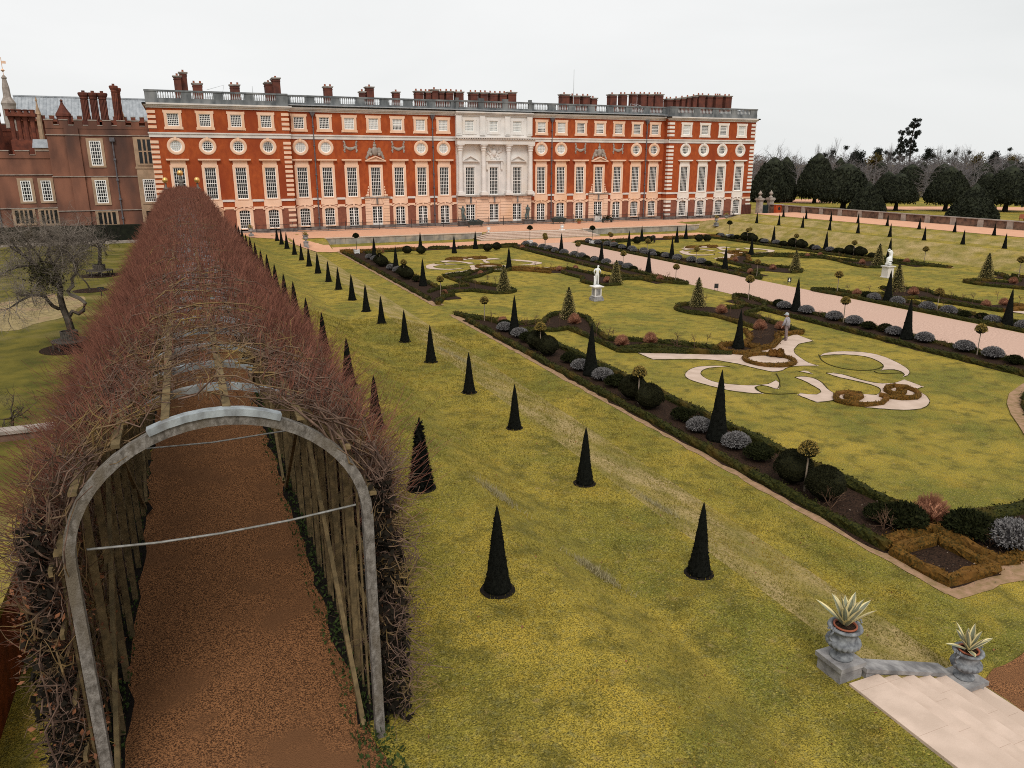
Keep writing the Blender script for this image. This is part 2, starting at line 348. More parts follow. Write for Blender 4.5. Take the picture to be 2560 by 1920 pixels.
def sheet(name,poly,m,z=None,dz=None,lift=0.,kind='structure',sub=False):
    """a flat sheet following the ground"""
    if dz is None:_dz[0]+=.0007;dz=_dz[0]
    b=MB();P=[Vector((p[0],p[1],0)) for p in poly]
    tri=tessellate_polygon([P]);v=[(p[0],p[1],(GZ(p[0],p[1]) if z is None else z)+dz+lift) for p in poly]
    f=[tuple(t) if (P[t[1]]-P[t[0]]).cross(P[t[2]]-P[t[0]]).z>0 else tuple(t[::-1]) for t in tri]
    b.add(v,f)
    if lift:
        n=len(v);v2=[(x,y,q-lift-dz-.02) for x,y,q in v];b.add(v+v2,[(k,(k+1)%n,n+(k+1)%n,n+k) for k in range(n)],1)
    o=b.build(name,m if lift==0 else [m,M_SOIL]);tag(o,kind=kind);return o
def rect(x0,x1,y0,y1):return[(x0,y0),(x1,y0),(x1,y1),(x0,y1)]
def wob(pts,a=.06,step=.5,rng=RNG):
    o=[]
    for k in range(len(pts)):
        p=np.array(pts[k],float);q=np.array(pts[(k+1)%len(pts)],float);n=max(1,int(np.linalg.norm(q-p)/step))
        for t in range(n):o.append(tuple(p+(q-p)*t/n+rng.standard_normal(2)*a))
    return o
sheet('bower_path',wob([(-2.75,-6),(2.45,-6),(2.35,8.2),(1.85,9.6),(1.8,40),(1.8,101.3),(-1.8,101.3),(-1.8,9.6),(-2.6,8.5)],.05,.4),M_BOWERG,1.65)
for xa_,xb_ in((-2.7,-1.72),(1.72,2.3)):sheet('shade_strip',wob(rect(xa_,xb_,10.3,101),.06,.5),M_SOILSHADE,1.65)  # dark sheets standing in for the shade along both feet of the tunnel
sheet('central_path',rect(40.35,47.65,3,93.2),M_PATH,0)
sheet('cross_path',[(15.4,93.0),(72.5,93.0),(72.5,98.6),(60,98.9),(36,98.9),(16.55,98.6)],M_GRAVEL,0)
# gravel ramp from the cross path up to the forecourt
def gridsheet(name,x0,x1,y0,y1,step,m,dz,inside):
    b=MB();xs=np.arange(x0,x1+.01,step);ys=np.arange(y0,y1+.01,step);X_,Y_=np.meshgrid(xs,ys);Z_=gz(X_,Y_)+dz
    n=len(xs);f=[]
    for a in range(len(ys)-1):
        for c in range(n-1):
            if inside(xs[c]+step/2,ys[a]+step/2):f.append((a*n+c,a*n+c+1,(a+1)*n+c+1,(a+1)*n+c))
    b.add(np.stack([X_,Y_,Z_],-1).reshape(-1,3),f);o=b.build(name,m);return tag(o,kind='structure')
bx=[7.2,10.48,11.4,12.2,12.85,13.9,15.45];by=[107.4,103.69,99.5,97.4,95.5,94.2,93.0]
def ramp_in(x,y):
    if x>16.45:return False
    lim=np.interp(x,bx,by) if x>7.2 else 107.4
    if y<lim:return False
    if x>13.6 and 98.6+(x-13.6)*0<y<102.5-max(0,0) and x>13.6+.0 and y>97.6+(16.5-x)*1.2:return False
    return True
gridsheet('forecourt_ramp',-2.4,16.4,92.8,107.6,.14,M_GRAVEL,.05,ramp_in)
sheet('forecourt',[(16.4,102.62),(74.5,102.62),(74.5,107.5),(78.,108.5),(93,108.5),(93,116.6),(16.4,116.6)],M_GRAVEL,.85)
sheet('forecourt',[(-2.6,107.5),(16.45,107.5),(16.45,116.6),(-2.6,116.6)],M_GRAVEL,.85,dz=.013)
gridsheet('east_walk',85.2,94.3,25,108.4,.4,M_GRAVEL,.03,lambda x,y:y<104 or x>87.5)
def park(pts):sheet('park_walk',[at(*cJ(*p),ZE) for p in pts],M_GRAVEL,ZE)
park([(1120,788),(1640,788),(2400,795),(2400,820),(1640,813),(1120,813)])
park([(340,732),(760,732),(760,757),(340,762)])
# ------------------------------------------------------------------ parterre
XC,YC=44.0,52.3
def mir(pts,q):
    sx=q[0];sy=q[1];return[(2*XC-p[0] if sx else p[0],2*YC-p[1] if sy else p[1]) for p in pts]
QN={(0,0):'near left',(0,1):'far left',(1,0):'near right',(1,1):'far right'}
QUADS=[(0,0),(0,1),(1,1),(1,0)]
def dens(pts,step):
    o=[np.array(pts[0],float)]
    for k in range(len(pts)-1):
        p=np.array(pts[k],float);q=np.array(pts[k+1],float);n=max(1,int(round(np.linalg.norm(q-p)/step)))
        for t in range(1,n+1):o.append(p+(q-p)*t/n)
    return np.array(o)
def smooth(p,it=2):
    p=p.copy()
    for _ in range(it):p[1:-1]=p[1:-1]*.5+.25*(p[:-2]+p[2:])
    return p
hedge_n=0
M_TURFE=mat('turf_edge',(.035,.032,.01),(.06,.05,.014),6.)
def hedge(pts,label,wd=.30,ht=.25,m=None,closed=False,sm=1,z0=0.,dn=110,name='box_hedge',group=None):
    global hedge_n;hedge_n+=1;rng=np.random.default_rng(100+hedge_n)
    if closed:pts=list(pts)+[pts[0]]
    p=smooth(dens(pts,.22),sm);n=len(p);t=np.gradient(p,axis=0);t/=np.linalg.norm(t,axis=1,keepdims=True)+1e-9
    nr=np.stack([-t[:,1],t[:,0]],1)
    prof=np.array([(-.5,0),(-.53,.5),(-.42,.9),(-.15,1.03),(.15,1.03),(.42,.9),(.53,.5),(.5,0)]);k=len(prof)
    V=np.zeros((n,k,3))
    for a,(u,h) in enumerate(prof):
        V[:,a,:2]=p+nr*(u*wd);V[:,a,2]=z0+h*ht*(1+.12*np.sin(np.arange(n)*.37+hedge_n))
    V[:,1:-1]+=rng.standard_normal((n,k-2,3))*.022
    b=MB();f=[(i*k+j,i*k+j+1,(i+1)*k+j+1,(i+1)*k+j) for i in range(n-1) for j in range(k-1)]
    f=[x[::-1] for x in f];b.add(V.reshape(-1,3),f)
    if not closed:
        b.F.append((np.array([list(range(k))]),0));b.F.append((np.array([list(range((n-1)*k+k-1,(n-1)*k-1,-1))]),0))
    d=float(np.hypot(p[:,0].mean(),p[:,1].mean()));ln=np.linalg.norm(np.diff(p,axis=0),axis=1).sum()
    N_=int(ln*dn*min(1.,30/d));ii=rng.integers(0,n,N_);jj=rng.integers(1,k-1,N_)
    b.leaves(V[ii,jj]+rng.standard_normal((N_,3))*np.array([.045,.045,.015])*min(1,wd/.30),(.042+.0007*d)*min(1.,wd/.30)**1.3,rng,nrm=np.array([0,0,.6]),k=3,asp=.8)
    o=b.build(name,m or M_HEDGE,loc=(p[0][0],p[0][1],z0));return tag(o,label,'hedge',group)
# near-left quarter, surveyed from the photograph
N1=G(cE,[(105,325),(240,338),(375,362),(480,395),(680,402),(780,396),(885,385),(905,350),(960,318),(1060,306),(1190,313),(1280,345),(1318,390),(1345,450),(1450,525),(1560,562)])+G(cC,[(330,1000),(560,1002),(690,1012),(900,1036),(1130,1056),(1250,1078)])
S1=G(cE,[(470,440),(660,460),(1000,460),(1110,442),(1280,510),(1390,560),(1560,640),(1870,612),(2000,640),(2212,662)])+G(cC,[(350,1092),(650,1052),(900,1090),(1100,1110),(1340,1112)])
EAout=G(cC,[(860,728),(885,706),(940,700)]);
EAs=G(cC,[(872,735),(940,755),(1000,768),(1200,790),(1300,818),(1400,850),(1550,892)])
EAt=G(cC,[(1465,772),(1560,745),(1625,715),(1632,680),(1560,648),(1450,620),(1365,612),(1372,650),(1440,672),(1445,700),(1400,722),(1300,722)])
EAn=G(cC,[(868,722),(895,700),(960,692),(1010,690)])
EAm=G(cC,[(1470,778),(1560,800),(1700,850),(1800,880),(1955,935)])
EAh=G(cC,[(1955,938),(1840,945),(1735,950),(1752,1000),(1700,1055),(1590,1082),(1505,1052),(1462,1030),(1508,985),(1480,935),(1450,912)])
def close2(a,b_):return list(a)+list(b_)[::-1]
soilW=N1+S1[::-1]+G(cE,[(300,410)])
soilE=EAs+EAh[::-1][1:]+EAm[::-1]+EAt+[EAn[-1]]+EAn[::-1]
Rc=at(*cC(1410,1075),.1)
def ring(c,r,n=20,a0=0,a1=2*math.pi):return[(c[0]+r*math.cos(a0+(a1-a0)*k/n),c[1]+r*math.sin(a0+(a1-a0)*k/n)) for k in range(n if abs(a1-a0)>6.2 else n+1)]
scr={ 'main':[(75,315),(180,322),(450,330),(700,328),(850,305),(900,300),(1010,262),(1060,222),(1130,197),(1250,243),(1150,262),(1117,300),(1125,325),(1150,345),(1210,385),(1285,408),(1180,406),(1090,412),(1060,425),(1040,440),(980,447),(930,437),(880,426),(750,393),(600,368),(450,362),(190,365)],
 'left':[(700,410),(600,405),(480,412),(430,430),(402,455),(400,475),(425,495),(480,514),(590,544),(700,570),(850,588),(920,590),(885,575),(862,560),(860,545),(905,532),(950,540),(985,555),(1018,560),(1030,540),(1022,515),(1000,500),(985,508),(950,527),(850,536),(750,532),(640,522),(580,508),(540,490),(508,468),(504,450),(520,432),(560,419)],
 'mid':[(1150,442),(1185,437),(1215,443),(1245,462),(1195,452)],
 'leaf':[(1125,482),(1165,476),(1210,478),(1260,492),(1300,515),(1340,560),(1390,592),(1400,630),(1340,640),(1270,648),(1200,620),(1140,598),(1160,585),(1210,594),(1270,596),(1300,580),(1290,562),(1250,540),(1190,507)],
 'right':[(1285,345),(1310,325),(1380,314),(1450,311),(1560,315),(1650,328),(1730,352),(1810,390),(1860,420),(1884,445),(1870,470),(1835,480),(1850,465),(1830,445),(1780,430),(1735,430),(1690,437),(1710,415),(1708,400),(1680,378),(1620,352),(1560,340),(1480,333),(1380,332),(1310,338)],
 'rleaf':[(1330,455),(1380,452),(1440,464),(1560,500),(1640,518),(1700,524),(1780,520),(1845,497),(1900,517),(1975,545),(1915,560),(1940,575),(1990,602),(2016,640),(1995,672),(1955,690),(1880,698),(1800,697),(1600,682),(1500,660),(1425,645),(1392,600),(1430,585),(1560,590),(1660,600),(1690,580),(1690,558),(1660,540),(1590,520),(1500,500),(1420,484)]}
SCR={k:[at(*cF(*p),.02) for p in v] for k,v in scr.items()}
def vol(pts):return[at(*cF(*p),.15) for p in pts]
V1=vol([(1560,600),(1500,592),(1460,600),(1480,618),(1540,616),(1565,600),(1550,582),(1480,570),(1410,578),(1392,600),(1405,625),(1470,643),(1600,655),(1700,642),(1728,618),(1722,600),(1690,592)])
V2=vol([(1727,600),(1830,613),(1920,608),(1945,590),(1930,565),(1860,540),(1780,530),(1730,542),(1725,560),(1770,580),(1835,582),(1850,566),(1800,552)])
Fc=at(*cF(957,365),.1)
for q in QUADS:
    nm=QN[q];near=q==(0,0)
    def vis(pts):return any(inview(p[0],p[1],.2) for p in pts)
    # soil
    per=wob(rect(16.62,19.35,13.2,48.3),.05,.5);pth=wob(rect(37.7,40.2,13.,47.6),.05,.5);sth=wob(rect(18.4,40,11.6,13.9),.05,.6)
    for nme,P in (('edging',wob(rect(16.35,17.2,11.2,50.4),.03,.4)),('edging',wob(rect(16.4,30,10.95,11.9),.03,.4)),('flower_bed',per),('flower_bed',pth),('flower_bed',sth),('flower_bed',wob(rect(16.7,18.5,11.3,13.2),.03,.4)),('flower_bed',soilW),('flower_bed',soilE),('flower_bed',ring(Rc,1.05))):
        P=mir(P,q)
        if vis(P):sheet(nme,P,M_EDGE if nme=='edging' else M_SOIL,0)
    for k,P in SCR.items():
        P=mir(P,q)
        if vis(P):
            sheet('sand_path',P,M_SAND,0,lift=0)
            c=smooth(dens(P+[P[0]],.25),1);b=MB();b.tube(np.concatenate([c,np.full((len(c),1),.012)],1),.016+.012*np.sin(np.arange(len(c))*1.7)**2,5);tag(b.build('turf_edge',M_TURFE),kind='structure')
    def hg(pts,lab,**kw):
        P=mir(pts,q)
        if vis(P):hedge(P,lab+', %s quarter'%nm,group='low box hedges of the formal garden',**kw)
    hg([(16.85,47.9),(16.85,13.4)],'long straight low box hedge along the outer side bed')
    hg([(19.2,43.5),(19.25,20.5),(19.3,14.4)],'loose inner box edging between side bed and lawn',wd=.34,ht=.26)
    hg([(16.85,13.55),(17.2,13.55),(17.25,13.75),(18.85,13.72),(18.95,12.9),(18.95,11.75),(19.5,11.6)],'short brownish box hedge stepping round the corner diamond',m=M_HEDGER,wd=.3,sm=0)
    hg([(16.8,13.2),(16.78,11.5),(18.52,11.5),(18.5,13.2)],'small diamond of box hedge round a bare soil corner',closed=True,m=M_HEDGER,wd=.28,ht=.26,sm=0)
    hg([(19.4,11.7),(25.5,11.6),(26,12.4),(25.4,13.4)],'low box hedge along the end bed beside the corner',m=M_HEDGER)
    hg([(19.3,14.1),(22,13.7),(25.2,13.6)],'dark loose box hedge on the lawn side of the end bed',wd=.5)
    hg([(27.6,12.3),(28.9,11.2),(30.2,12.3),(28.9,13.5)],'little square of box hedge round the lone end cone',closed=True,wd=.32)
    hg([(31.2,12.9),(33.5,12.3),(39.6,12.1)],'low box hedge along the end bed nearer the central path')
    hg([(31.2,13.2),(34,14.6),(37.8,14.5)],'inner box hedge of the end bed nearer the central path')
    hg([(40.05,47.2),(40.05,12.5)],'long straight low box hedge along the central path')
    hg([(37.95,46.5),(37.9,14.8)],'straight box hedge between the path bed and the lawn')
    hg([(16.8,50.3)]+N1[1:],'winding box hedge on the statue side of the outer bed')
    hg(S1,'zigzag box hedge on the scroll side of the outer bed')
    hg([(16.8,50.2),(17.2,48.6),(18.3,47.3),(19.2,46.9)],'short box hedge closing the pointed tip of the outer bed')
    hg(EAn[::-1]+EAs,'curved box hedge round the holly tip nearer the central path')
    hg(EAt,'curling box hedge round the lollipop bed at the central path')
    hg(EAm,'straight box hedge on the path side of the heart bed',ht=.26)
    hg(EAh,'heart shaped box hedge, rusty brown at its tip',m=M_HEDGER,wd=.3,ht=.25)
    hg(ring(Rc,1.1,16),'small ring of box hedge round the middle yew cone',closed=True,m=M_HEDGER if q[1]==0 else None)
    hg(ring(Fc,1.3,18),'oval ring of rusty box hedge on the sand',closed=True,m=M_HEDGER,wd=.24,ht=.2)
    hg(V1,'curled rusty box scroll on the sand, outer side',m=M_HEDGER,wd=.2,ht=.2,sm=0)
    hg(V2,'curled rusty box scroll on the sand, path side',m=M_HEDGER,wd=.2,ht=.2,sm=0)

arc=[(29.3,18.0),(30.35,19.0),(31.4,20.05),(32.7,21.15),(34.2,22.1),(35.96,22.8),(38,23.5)]
def off(p,d):
    q=np.array(p);t=np.gradient(q,axis=0);t/=np.linalg.norm(t,axis=1,keepdims=True);return [tuple(v) for v in q+np.stack([t[:,1],-t[:,0]],1)*d]
sheet('edging',off(arc,-.05)+off(arc,.6)[::-1],M_EDGE,0);sheet('flower_bed',off(arc,.55)+off(arc,3.)[::-1],M_SOIL,0)
hedge(off(arc,.62),'curved low box hedge edging a bed at the right picture edge',group='low box hedges of the formal garden')

edges=[[(1282,333),(1300,370),(1340,395),(1400,415),(1480,431),(1560,438),(1625,436),(1680,424),(1706,409)],[(1001,458),(1015,480),(1027,507),(1022,540),(1010,557)],[(868,548),(885,572),(905,584),(970,592),(1045,593),(1140,586)],[(1648,442),(1665,455),(1741,458),(1800,452),(1845,456)],[(1330,452),(1440,462),(1560,498),(1640,517),(1700,523),(1780,519)],[(1128,480),(1200,475),(1262,491),(1305,517),(1345,562)]]
for q in QUADS:
    for e in edges:
        P=mir([at(*cF(*p),.02) for p in e],q)
        if any(inview(p[0],p[1],.1) for p in P):
            c=smooth(dens(P,.25),1);b=MB();b.tube(np.concatenate([c,np.full((len(c),1),.014)],1),.03,5);tag(b.build('turf_edge',M_TURFE),kind='structure')
# ------------------------------------------------------------------ planting
def cone_mesh(h,r,seed,nl,ring_=True,top=.10,bend=.0,rag=1.):
    rng=np.random.default_rng(seed);k=26;b=MB();n=30
    z=np.linspace(0,1,k);rad=(r*(1-z)*(1-.18*np.sin(z*math.pi))+.035*(1-z**6)+.004)*np.where(z<.04,.9,1)
    a=np.arange(n)*2*math.pi/n
    RR=rad[:,None]*(1+.035*rag*rng.standard_normal((k,n)))+.012*rag*rng.standard_normal((k,n))*(1-z[:,None])
    v=np.stack([RR*np.cos(a)+bend*np.sin(z*3)[:,None],RR*np.sin(a),np.repeat(z*h,n).reshape(k,n)],-1)
    f=[(i*n+j,i*n+(j+1)%n,(i+1)*n+(j+1)%n,(i+1)*n+j) for i in range(k-1) for j in range(n)]
    b.add(v.reshape(-1,3),f);b.F.append((np.array([list(range((k-1)*n,k*n))]),0))
    t=1-np.sqrt(rng.random(nl));ph=rng.random(nl)*6.283;rr=np.interp(t,z,rad)
    nn=np.stack([np.cos(ph),np.sin(ph),np.full(nl,.25)],1)
    p=np.stack([rr*np.cos(ph)+bend*np.sin(t*3),rr*np.sin(ph),t*h],1)
    b.leaves(p-nn*.01,.04*rag,rng,nrm=nn,k=3)
    return b
def proto_cone(h,r,seed,nl,ringr,**kw):
    t=thing('yew_cone',(0,0,0),'proto','topiary cone')
    cone_mesh(h,r,seed,nl,**kw).build('clipped_foliage',M_YEW,t,loc=(0,0,0))
    if ringr:
        b=MB();b.lathe([(ringr,0.004),(ringr*.98,.02),(.05,.035)],(0,0,0),26,0,jit=.02);b.build('soil_ring',M_SOILSHADE,t,loc=(0,0,0))
    return t
cp=[proto_cone(1.95,.255,s,1500,.37) for s in (1,2,3)]
cp_r=proto_cone(2.0,.27,9,1900,.4,rag=2.4,bend=.02)
n=0
ya=[13.17,18.83,24.3,29.7,35.6,40.7,45.6,50.3]+[55.5+5.15*k for k in range(9)]
for i,y in enumerate(ya):
    s=cp_r if i in(1,) else cp[i%3]
    dup(s,(5.2+(.15 if i>2 else 0),y,1.65),'dark clipped yew cone, %s from the front on the bank top beside the tunnel'%ORD[i],rz=i*1.3,sc=1.0+.05*math.sin(i*2.3),group='yew cones on the grass bank')
yb=[13.21,18.99,24.47,29.43,35.03,39.88,45.31,49.6,54.22,59.45,63.9,69.28,74.46,79.53,84.8,91.3,96.4,101.2]
for i,y in enumerate(yb):
    z=GZ(10.4,y);dup(cp[(i+1)%3],(10.38,y,z),'dark clipped yew cone, %s from the front on the middle ledge of the left bank'%ORD[i],rz=i*2.1,sc=.92+.045*math.sin(i*1.7+1),group='yew cones on the grass bank')
for i,p in enumerate([(158,915),(328,932),(510,950),(718,970),(935,993),(1180,1020),(1443,1047),(1740,1078),(2060,1110)]):
    x,y=at(*cJ(*p),1.6);dup(cp[i%3],(x,y,GZ(x,y)),'dark clipped yew cone, %s from the palace, lower row on the far right bank'%ORD[i],rz=i,sc=.84,group='yew cones on the far bank')
for i,p in enumerate([(363,866),(537,883),(727,900),(935,917),(1160,937),(1405,962),(1677,985),(1980,1010)]):
    x,y=at(*cJ(*p),2.35);dup(cp[i%3],(x,y,GZ(x,y)),'dark clipped yew cone, %s from the palace, upper row beside the right walk'%ORD[i],rz=i*.7,sc=.74,group='yew cones on the far bank')
for c in cp+[cp_r]:kill(c)
# tall cones inside the garden
big=[proto_cone(2.6,.36,s,1700,0) for s in (11,12)]
bigs=[((18.0,22.43),'nearest of the three in the near left side bed',1.08),((17.95,32.53),'middle of the three in the near left side bed',1.04),((18.15,42.84),'last of the three in the near left side bed',.95),
 ((18.42,63.77),'first of the three in the far left side bed',.93),((18.63,73.89),'middle of the three in the far left side bed',.97),((18.7,83.54),'last of the three in the far left side bed',.97),
 ((28.6,34.4),'in the ring beside the near sand scrolls',.88),((29.34,70.66),'in the ring beside the far sand scrolls on the left',.9),
 ((39.49,32.35),'nearest on the left border of the central path',.97),((39.78,42.0),'second on the left border of the central path',.95),((40.6,62.74),'third on the left border of the central path',.92),((40.35,71.53),'fourth on the left border of the central path',.92),((40.5,81.42),'last on the left border of the central path',.92),
 ((48.62,32.49),'nearest on the right border of the central path',.98),((48.92,42.2),'second on the right border of the central path',.95),((49.0,61.94),'third on the right border of the central path',.92),((49.6,72.08),'fourth on the right border of the central path',.92),((49.82,81.6),'last on the right border of the central path',.92),
 ((26.41,92.1),'in the left bed along the cross path',.84),((28.95,86.6),'in the small box square left by the cross path',.84),((32.9,90.1),'in the bed left of the central path end',.86),
 ((71.4,71.53),'by the far right bank, middle one',.92),((71.5,80.84),'by the far right bank, nearest the palace',.92),((71.4,62.2),'by the far right bank, behind the right marble statue',.92),((59.9,71.2),'in the ring beside the far right sand scrolls',.86)]
bigs+=[((57.1,90.3),'between two balls right of the central path end',.82),((60.6,87.1),'in the small box square right by the cross path',.84),((64.6,90.7),'in the right bed along the cross path',.84)]
for i,(p,d,s) in enumerate(bigs):
    dup(big[i%2],(p[0],p[1],0),'tall dark clipped yew cone '+d,rz=i,sc=s,group='tall yew cones of the formal garden')
for c in big:kill(c)
def blob_mesh(rx,rz_,seed,nl,lsz,k=3,flat=.12,jit=.025,cm=0,lm=0,up=.3,core=.96):
    rng=np.random.default_rng(seed);b=MB();nr,ns=12,20
    th=np.linspace(.02,math.pi-.55,nr);ph=np.arange(ns)*2*math.pi/ns
    f_=1+jit*rng.standard_normal((nr,ns))+.05*np.sin(ph*2+seed)[None]*np.sin(th)[:,None]
    zc=rz_*(.5+.5-.5)
    v=np.stack([rx*core*np.sin(th)[:,None]*np.cos(ph)*f_,rx*core*np.sin(th)[:,None]*np.sin(ph)*f_,rz_*.5+rz_*.5*core*np.cos(th)[:,None]*f_],-1)
    b.add(v.reshape(-1,3),[(i*ns+j,(i+1)*ns+j,(i+1)*ns+(j+1)%ns,i*ns+(j+1)%ns) for i in range(nr-1) for j in range(ns)],cm)
    b.F.append((np.array([list(range(ns))]),cm))
    d=rng.standard_normal((nl,3));d/=np.linalg.norm(d,axis=1,keepdims=True);d[:,2]=np.abs(d[:,2])*1.3-.3
    p=d*np.array([rx,rx,rz_*.5])+np.array([0,0,rz_*.5]);p[:,2]=np.maximum(p[:,2],.02)
    b.leaves(p,lsz,rng,lm,nrm=d*.8+np.array([0,0,up]),k=k)
    return b
def proto(name,b,mats,cat):
    o=b.build(name,mats,loc=(0,0,0));tag(o,'proto',cat);return o
ball=[proto('topiary_ball',blob_mesh(.6,1.0,s,2600,.055,jit=.03),[M_BALL],'topiary ball') for s in(1,2)]
mound=[proto('leafy_mound',blob_mesh(.45,.5,s,900,.09,jit=.08,core=.85),[M_MOUND],'shrub') for s in(3,4)]
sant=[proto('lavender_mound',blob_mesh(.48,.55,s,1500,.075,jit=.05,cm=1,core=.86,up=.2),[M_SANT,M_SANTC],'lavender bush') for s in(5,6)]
def grass_tuft(seed):
    rng=np.random.default_rng(seed);b=blob_mesh(.27,.45,seed,10,.03,cm=0,core=.75);n=900
    d=rng.standard_normal((n,3));d[:,2]=np.abs(d[:,2])+.25;d/=np.linalg.norm(d,axis=1,keepdims=True)
    P=np.stack([d*.05,d*np.array([.22,.22,.3]),d*np.array([.35,.35,.5])*(.85+.25*rng.random((n,1)))],1)
    b.tubes(P,np.array([.006,.005,.002])*1.3,3);return b
rg=[proto('russet_bush',grass_tuft(s),[M_RGRASS],'russet bush') for s in(7,8)]
def branchy(seed,h,spread,n0,rad,stem=0.,depth=3,nb=3,up=.35):
    rng=np.random.default_rng(seed);out=[]
    def go(p,d,l,r,k):
        pts=[p];q=p;dd=d
        for _ in range(3):
            dd=dd+rng.standard_normal(3)*.18+np.array([0,0,up*.12]);dd=dd/np.linalg.norm(dd);q=q+dd*l/3;pts.append(q)
        out.append((np.array(pts),np.linspace(r,r*.6,4)))
        if k>0:
            for _ in range(nb):
                e=dd+rng.standard_normal(3)*spread;e/=np.linalg.norm(e);go(pts[rng.integers(2,4)],e,l*.68,r*.55,k-1)
    base=np.zeros(3)
    if stem:
        out.append((np.array([[0,0,0],[.01,0,stem*.33],[0,.01,stem*.66],[0,0,stem]]),np.full(4,rad*1.3)));base=np.array([0,0,stem])
    for _ in range(n0):
        e=rng.standard_normal(3)*spread;e[2]=abs(e[2])+.7;e/=np.linalg.norm(e);go(base,e,h,rad,depth)
    b=MB();b.tubes(np.array([o[0] for o in out]),np.array([o[1] for o in out]),3);return b
rose=[proto('standard_rose',branchy(s,.22,.55,4,.012,stem=.5,depth=2),[M_TWIG],'rose bush') for s in(1,2)]
rbush=[proto('rose_bush',branchy(s,.32,.5,6,.012,depth=2),[M_TWIG],'rose bush') for s in(3,4)]
def proto_lolly(seed,mt,h=1.2,r=.30,name='lollipop_holly'):
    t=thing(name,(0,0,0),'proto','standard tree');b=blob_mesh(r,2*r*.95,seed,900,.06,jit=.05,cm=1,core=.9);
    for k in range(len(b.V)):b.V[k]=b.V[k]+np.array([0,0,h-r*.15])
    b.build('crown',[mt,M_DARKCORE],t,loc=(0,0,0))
    b=MB();b.tube([(0,0,0),(.01,0,h*.5),(0,.01,h+.05)],[.032,.028,.026],6);b.build('stem',M_PALEB,t,loc=(0,0,0));return t
lol=[proto_lolly(s,M_LOLL) for s in(1,2)]
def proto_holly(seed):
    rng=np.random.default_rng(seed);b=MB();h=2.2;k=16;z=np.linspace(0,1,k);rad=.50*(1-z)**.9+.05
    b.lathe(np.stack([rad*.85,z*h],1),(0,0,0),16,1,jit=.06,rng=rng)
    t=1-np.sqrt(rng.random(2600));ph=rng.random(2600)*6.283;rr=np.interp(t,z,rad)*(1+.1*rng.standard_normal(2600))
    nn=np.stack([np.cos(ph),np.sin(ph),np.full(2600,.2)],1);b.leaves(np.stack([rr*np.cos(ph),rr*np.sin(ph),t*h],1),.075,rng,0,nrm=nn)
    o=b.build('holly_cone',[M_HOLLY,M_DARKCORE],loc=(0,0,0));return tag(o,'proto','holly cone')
hol=proto_holly(5)
def names(items,base,where):return None
def spot(q):return QN[q]
# repeating planting along the side borders, measured from the near left one and stepped between its cones
def border(x,cones,side,path,skipball=False):
    k=0
    for ci,(cy,nxt) in enumerate(cones):
        w='%s border, %s stretch'%(side,ORD[ci])
        def put(pr,dy,dx,lab,sc,rz=0):
            nonlocal k;k+=1
            y=cy+dy
            if inview(x+dx,y,.3,30):dup(pr,(x+dx,y,.02),lab,rz=k*1.7,sc=sc)
        put(sant[k%2],1.0,-.1,'grey lavender mound just beyond the yew cone, '+w,1.0)
        put(sant[(k+1)%2],-1.05,.05,'grey lavender mound just before the yew cone, '+w,1.05)
        put(mound[0],2.0,.3,'dark green leafy mound behind the lavender, '+w,.95)
        if not path:
            put(ball[0],-4.35,-.25,'big dark clipped ball before the lollipop holly, '+w,(1.05,1.05,1.12))
            put(ball[1],-5.8,-.3,'big dark clipped ball past the lollipop holly, '+w,(1.0,1.0,1.1))
            put(lol[ci%2],-5.08,-.42,'golden lollipop holly rising between two dark balls, '+w,1.0)
            put(mound[1],-2.3,.05,'dark green leafy mound between lavender and ball, '+w,1.1)
            put(mound[0],-7.6,.1,'dark green leafy mound beyond the pair of balls, '+w,.95)
            put(rbush[ci%2],-3.2,.2,'thin bare rose bush beside the dark ball, '+w,1.0)
            put(rbush[(ci+1)%2],-8.5,.2,'thin bare rose bush beyond the pair of balls, '+w,.9)
        else:
            put(lol[ci%2],-4.4,.1,'golden lollipop holly on a pale stem, '+w,1.0)
            put(sant[0],-3.6,.1,'grey lavender mound before the lollipop holly, '+w,1.1)
            put(sant[1],-5.3,.1,'grey lavender mound after the lollipop holly, '+w,1.1)
            put(mound[1],-6.6,.0,'dark green leafy mound past the lollipop holly, '+w,.9)
            put(rbush[0],-2.2,.1,'thin bare rose bush nearer the yew cone, '+w,.8)
            put(rbush[1],-7.8,.0,'thin bare rose bush past the leafy mound, '+w,.8)
border(18.0,[(22.43,0),(32.53,0),(42.84,0)],'near left side',False)
border(18.5,[(73.89,0),(83.54,0)],'far left side',False)
border(39.7,[(22.3,0),(32.35,0),(42.0,0)],'near path left',True)
border(40.3,[(71.53,0),(81.42,0),(90.0,0)],'far path left',True)
border(48.7,[(32.49,0),(42.2,0)],'near path right',True)
border(49.6,[(72.08,0),(81.6,0),(90.2,0)],'far path right',True)
border(71.0,[(71.5,0),(80.8,0),(90.,0)],'far right bank foot',False)
def many(pr,c,pts,sc,base,wh,extra=None):
    for i,p in enumerate(pts):
        x,y=at(*c(p[0],p[1]),0.05);s=p[2] if len(p)>2 else 1.
        dup(pr[i%len(pr)],(x,y,.02),base+', '+ (wh if len(pts)==1 else '%s from the left %s'%(ORD[i],wh)),rz=i*1.1+x,sc=sc*s)
def srt(l):return sorted(l,key=lambda p:p[0])
many(rg,cE,srt([(505,400,1.05),(1165,395,1.35),(1600,596,1.3),(1865,574,1.3)]),1.0,'round russet bush','in the near arm bed left of the statue')
many(rg,cC,srt([(270,500,1.1),(725,480,1.0),(1255,765,1.3),(1590,905,1.3),(1765,905,1.1)]),1.0,'round russet bush','in the beds right of the male statue')
many(rg,cB,srt([(1860,403),(2000,396),(1180,440,.9),(870,605,.8)]),1.05,'round russet bush','in the far arm bed behind the statue lawn')
